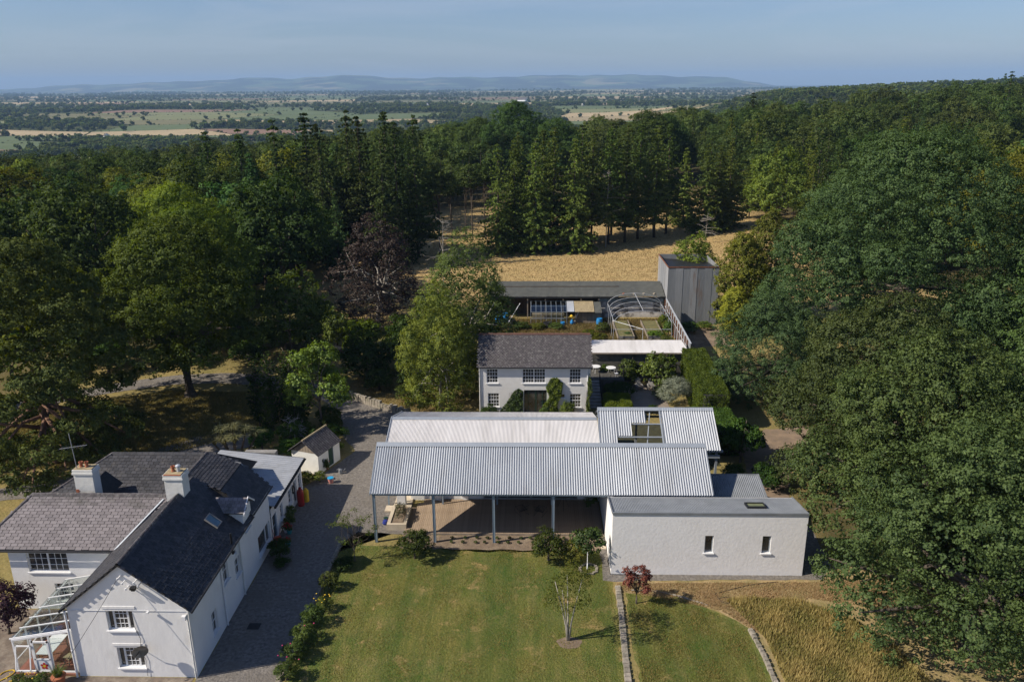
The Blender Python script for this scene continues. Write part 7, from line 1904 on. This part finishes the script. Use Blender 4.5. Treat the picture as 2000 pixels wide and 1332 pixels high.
# cordyline with several spiky heads
SPK = tuft_mesh('leaf_head', 150, .12, 1.15, .03, 3, LMs, 1.15)
t = thing('cabbage_palm', 'spiky multi-headed cabbage palm behind the ribbed annex roof', 'palm', (-26.0, 63.6, 0))
for i, (dx, dy, h) in enumerate(((0, 0, 3.6), (-1.1, .3, 3.2), (1.0, .2, 3.3), (.4, -.7, 2.9), (-.6, -.6, 2.7), (1.7, .6, 2.8), (-1.6, -.2, 2.5))):
    b = MB(); b.tube([(0, 0, 0), (dx * .5, dy * .5, h * .5), (dx, dy, h)], .12, .07, n=6); b.build('stem', M_bark, t); c = bpy.data.objects.new('leaf_head', SPK); COL.objects.link(c); c.parent = t; c.location = (dx, dy, h); c.rotation_euler = (0, 0, i); c.color = (.62, .55, .35, 1); c.scale = (1.15, 1.15, 1.0)
shrub('low shrubs of the hedge line left of the cabbage palm', -29.2, 61.3, 1.1, 1.3, (1.2, 1.3, .9), 1)
# undergrowth under left trees
UG = [(-46, 96, 4, 5), (-38, 96, 3.5, 4.5), (-31, 95.5, 3, 4), (-54, 92, 4, 6), (-42, 91.5, 3, 3.5), (-50, 88.5, 3, 4), (-34.5, 92, 2.4, 3), (-60, 86, 4, 7), (-60, 74, 4, 7), (-57, 66, 3, 4)]
for i, (x, y, w, h) in enumerate(UG): shrub(('rearmost left', 'central', 'right hand', 'far left tall', 'low middle', 'left middle', 'small right', 'big left', 'leftmost lawn edge', 'nearest left')[i] + ' shady bush in the undergrowth beyond the curving path', x, y, w, h, (.55, .7, .5), i, group='shady bushes beyond the curving path')


# ---- long grass as real blades (stuff)
def grass_field(name, label, region, n, h, w, mats_, seed, lean=.35):
    rg_ = np.random.default_rng(seed); xs_, ys_ = np.array([p[0] for p in region]), np.array([p[1] for p in region])
    X = []; m = 0
    while m < n:
        a = rg_.uniform(xs_.min(), xs_.max()); c = rg_.uniform(ys_.min(), ys_.max())
        if inpoly(region, a, c): X.append((a, c)); m += 1
    X = np.array(X); Z = terr(X[:, 0], X[:, 1]); cl = .5 + .5 * np.sin(X[:, 0] * 1.7 + seed) * np.sin(X[:, 1] * 1.3 + 2) + rg_.uniform(-.3, .3, n)
    hh = h * np.clip(.45 + .6 * cl, .25, 1.3) * rg_.uniform(.6, 1.2, n); a = rg_.uniform(0, 6.28, n); ww = w * rg_.uniform(.7, 1.4, n)
    d = np.stack([np.cos(a), np.sin(a), np.zeros(n)], 1); s_ = np.stack([-np.sin(a), np.cos(a), np.zeros(n)], 1) * ww[:, None]
    base = np.stack([X[:, 0], X[:, 1], Z], 1); ln = rg_.uniform(.1, lean * 2, n)[:, None] * hh[:, None]
    wind = np.array([.6, .25, 0]) * lean * hh[:, None]
    tip = base + d * ln + wind + np.array([0, 0, 1]) * hh[:, None]
    v = np.stack([base - s_, base + s_, tip], 1).reshape(-1, 3); f = np.arange(3 * n)
    me_ = bpy.data.meshes.new(name); me_.vertices.add(3 * n); me_.vertices.foreach_set('co', v.astype(np.float32).ravel()); me_.loops.add(3 * n); me_.loops.foreach_set('vertex_index', f.astype(np.int32)); me_.polygons.add(n); me_.polygons.foreach_set('loop_start', (np.arange(n) * 3).astype(np.int32)); me_.polygons.foreach_set('loop_total', np.full(n, 3, np.int32))
    me_.materials.append(mats_); at = me_.attributes.new('tint', 'FLOAT', 'POINT'); at.data.foreach_set('value', np.repeat(np.clip(rg_.uniform(0, 1, n) * .5 + .5 * cl, 0, 1), 3).astype(np.float32)); me_.update(); me_.validate()
    o = bpy.data.objects.new(name, me_); COL.objects.link(o); return tag(o, label, kind='stuff')


GRL = leafmat('straw_grass', (.12, .135, .03), (.50, .38, .16), .35, .02)
GRG = leafmat('lawn_grass', (.06, .11, .018), (.27, .235, .07), .35, .02)
GRD = leafmat('dry_grass_blades', (.28, .22, .09), (.46, .345, .17), .35, .02)
GRW = leafmat('rough_grass', (.10, .10, .03), (.30, .25, .09), .35, .02)
grass_field('long_grass', 'swaying long golden green grass right of the narrow edging', [(14.2, 26), (14.1, 41.5), (13.2, 43.6), (12.6, 45.2), (14.5, 45.6), (17.5, 45.2), (20, 43.4), (21.5, 41), (24, 30)], 60000, .40, .03, GRL, 1, .2)
grass_field('lawn_tufts', 'short uneven blades over the mown lawn', [(-14.0, 33), (5.2, 33), (5.2, 47.0), (4.8, 51.0), (-13.8, 51.2)], 90000, .06, .028, GRG, 2, .5)
grass_field('lawn_tufts', 'short uneven blades over the right lawn strip', [(6.1, 33), (13.2, 33), (13.1, 42.3), (11.6, 43.9), (9.3, 45.4), (6.2, 45.9)], 36000, .075, .03, GRG, 3, .5)
grass_field('dry_tufts', 'scorched straw coloured tufts below the white block', [(5.6, 46.3), (12, 44.2), (13.8, 42), (18, 45.6), (24, 44), (24, 48), (19, 47.4), (5.6, 47.1)], 26000, .12, .022, GRD, 4, .5)
grass_field('meadow_grass', 'dry golden grass tussocks over the meadow behind the sheds', [(-34, 110), (-8, 111), (17, 112), (48, 112), (60, 180), (46, 236), (-22, 236), (-20, 150), (-36, 128)], 170000, .22, .035, GRD, 5, .5)
grass_field('rough_grass', 'rough yellowing grass under the pine and big oak', [(-58, 60), (-34, 66), (-27, 72), (-24, 78), (-30, 82), (-40, 83), (-54, 76)], 60000, .28, .04, GRW, 6, .5)
grass_field('garden_grass', 'weedy yellow-green grass around the greenhouse and hoops', [(-6, 88), (17, 88), (17, 105), (-6, 105)], 50000, .30, .035, GRW, 7, .5)
grass_field('bank_grass', 'dry grass on the bank above the stone retaining wall', [(-21, 82.5), (-11, 76.5), (-9.8, 78), (-14, 83), (-20, 88)], 12000, .18, .03, GRD, 8, .5)
petals('yellow ragwort flowers dotted over the meadow', [(7.5 + random.gauss(0, 1.2), 121 + random.gauss(0, 2.5), 2.0) for _ in range(26)], M_yellow, .14)
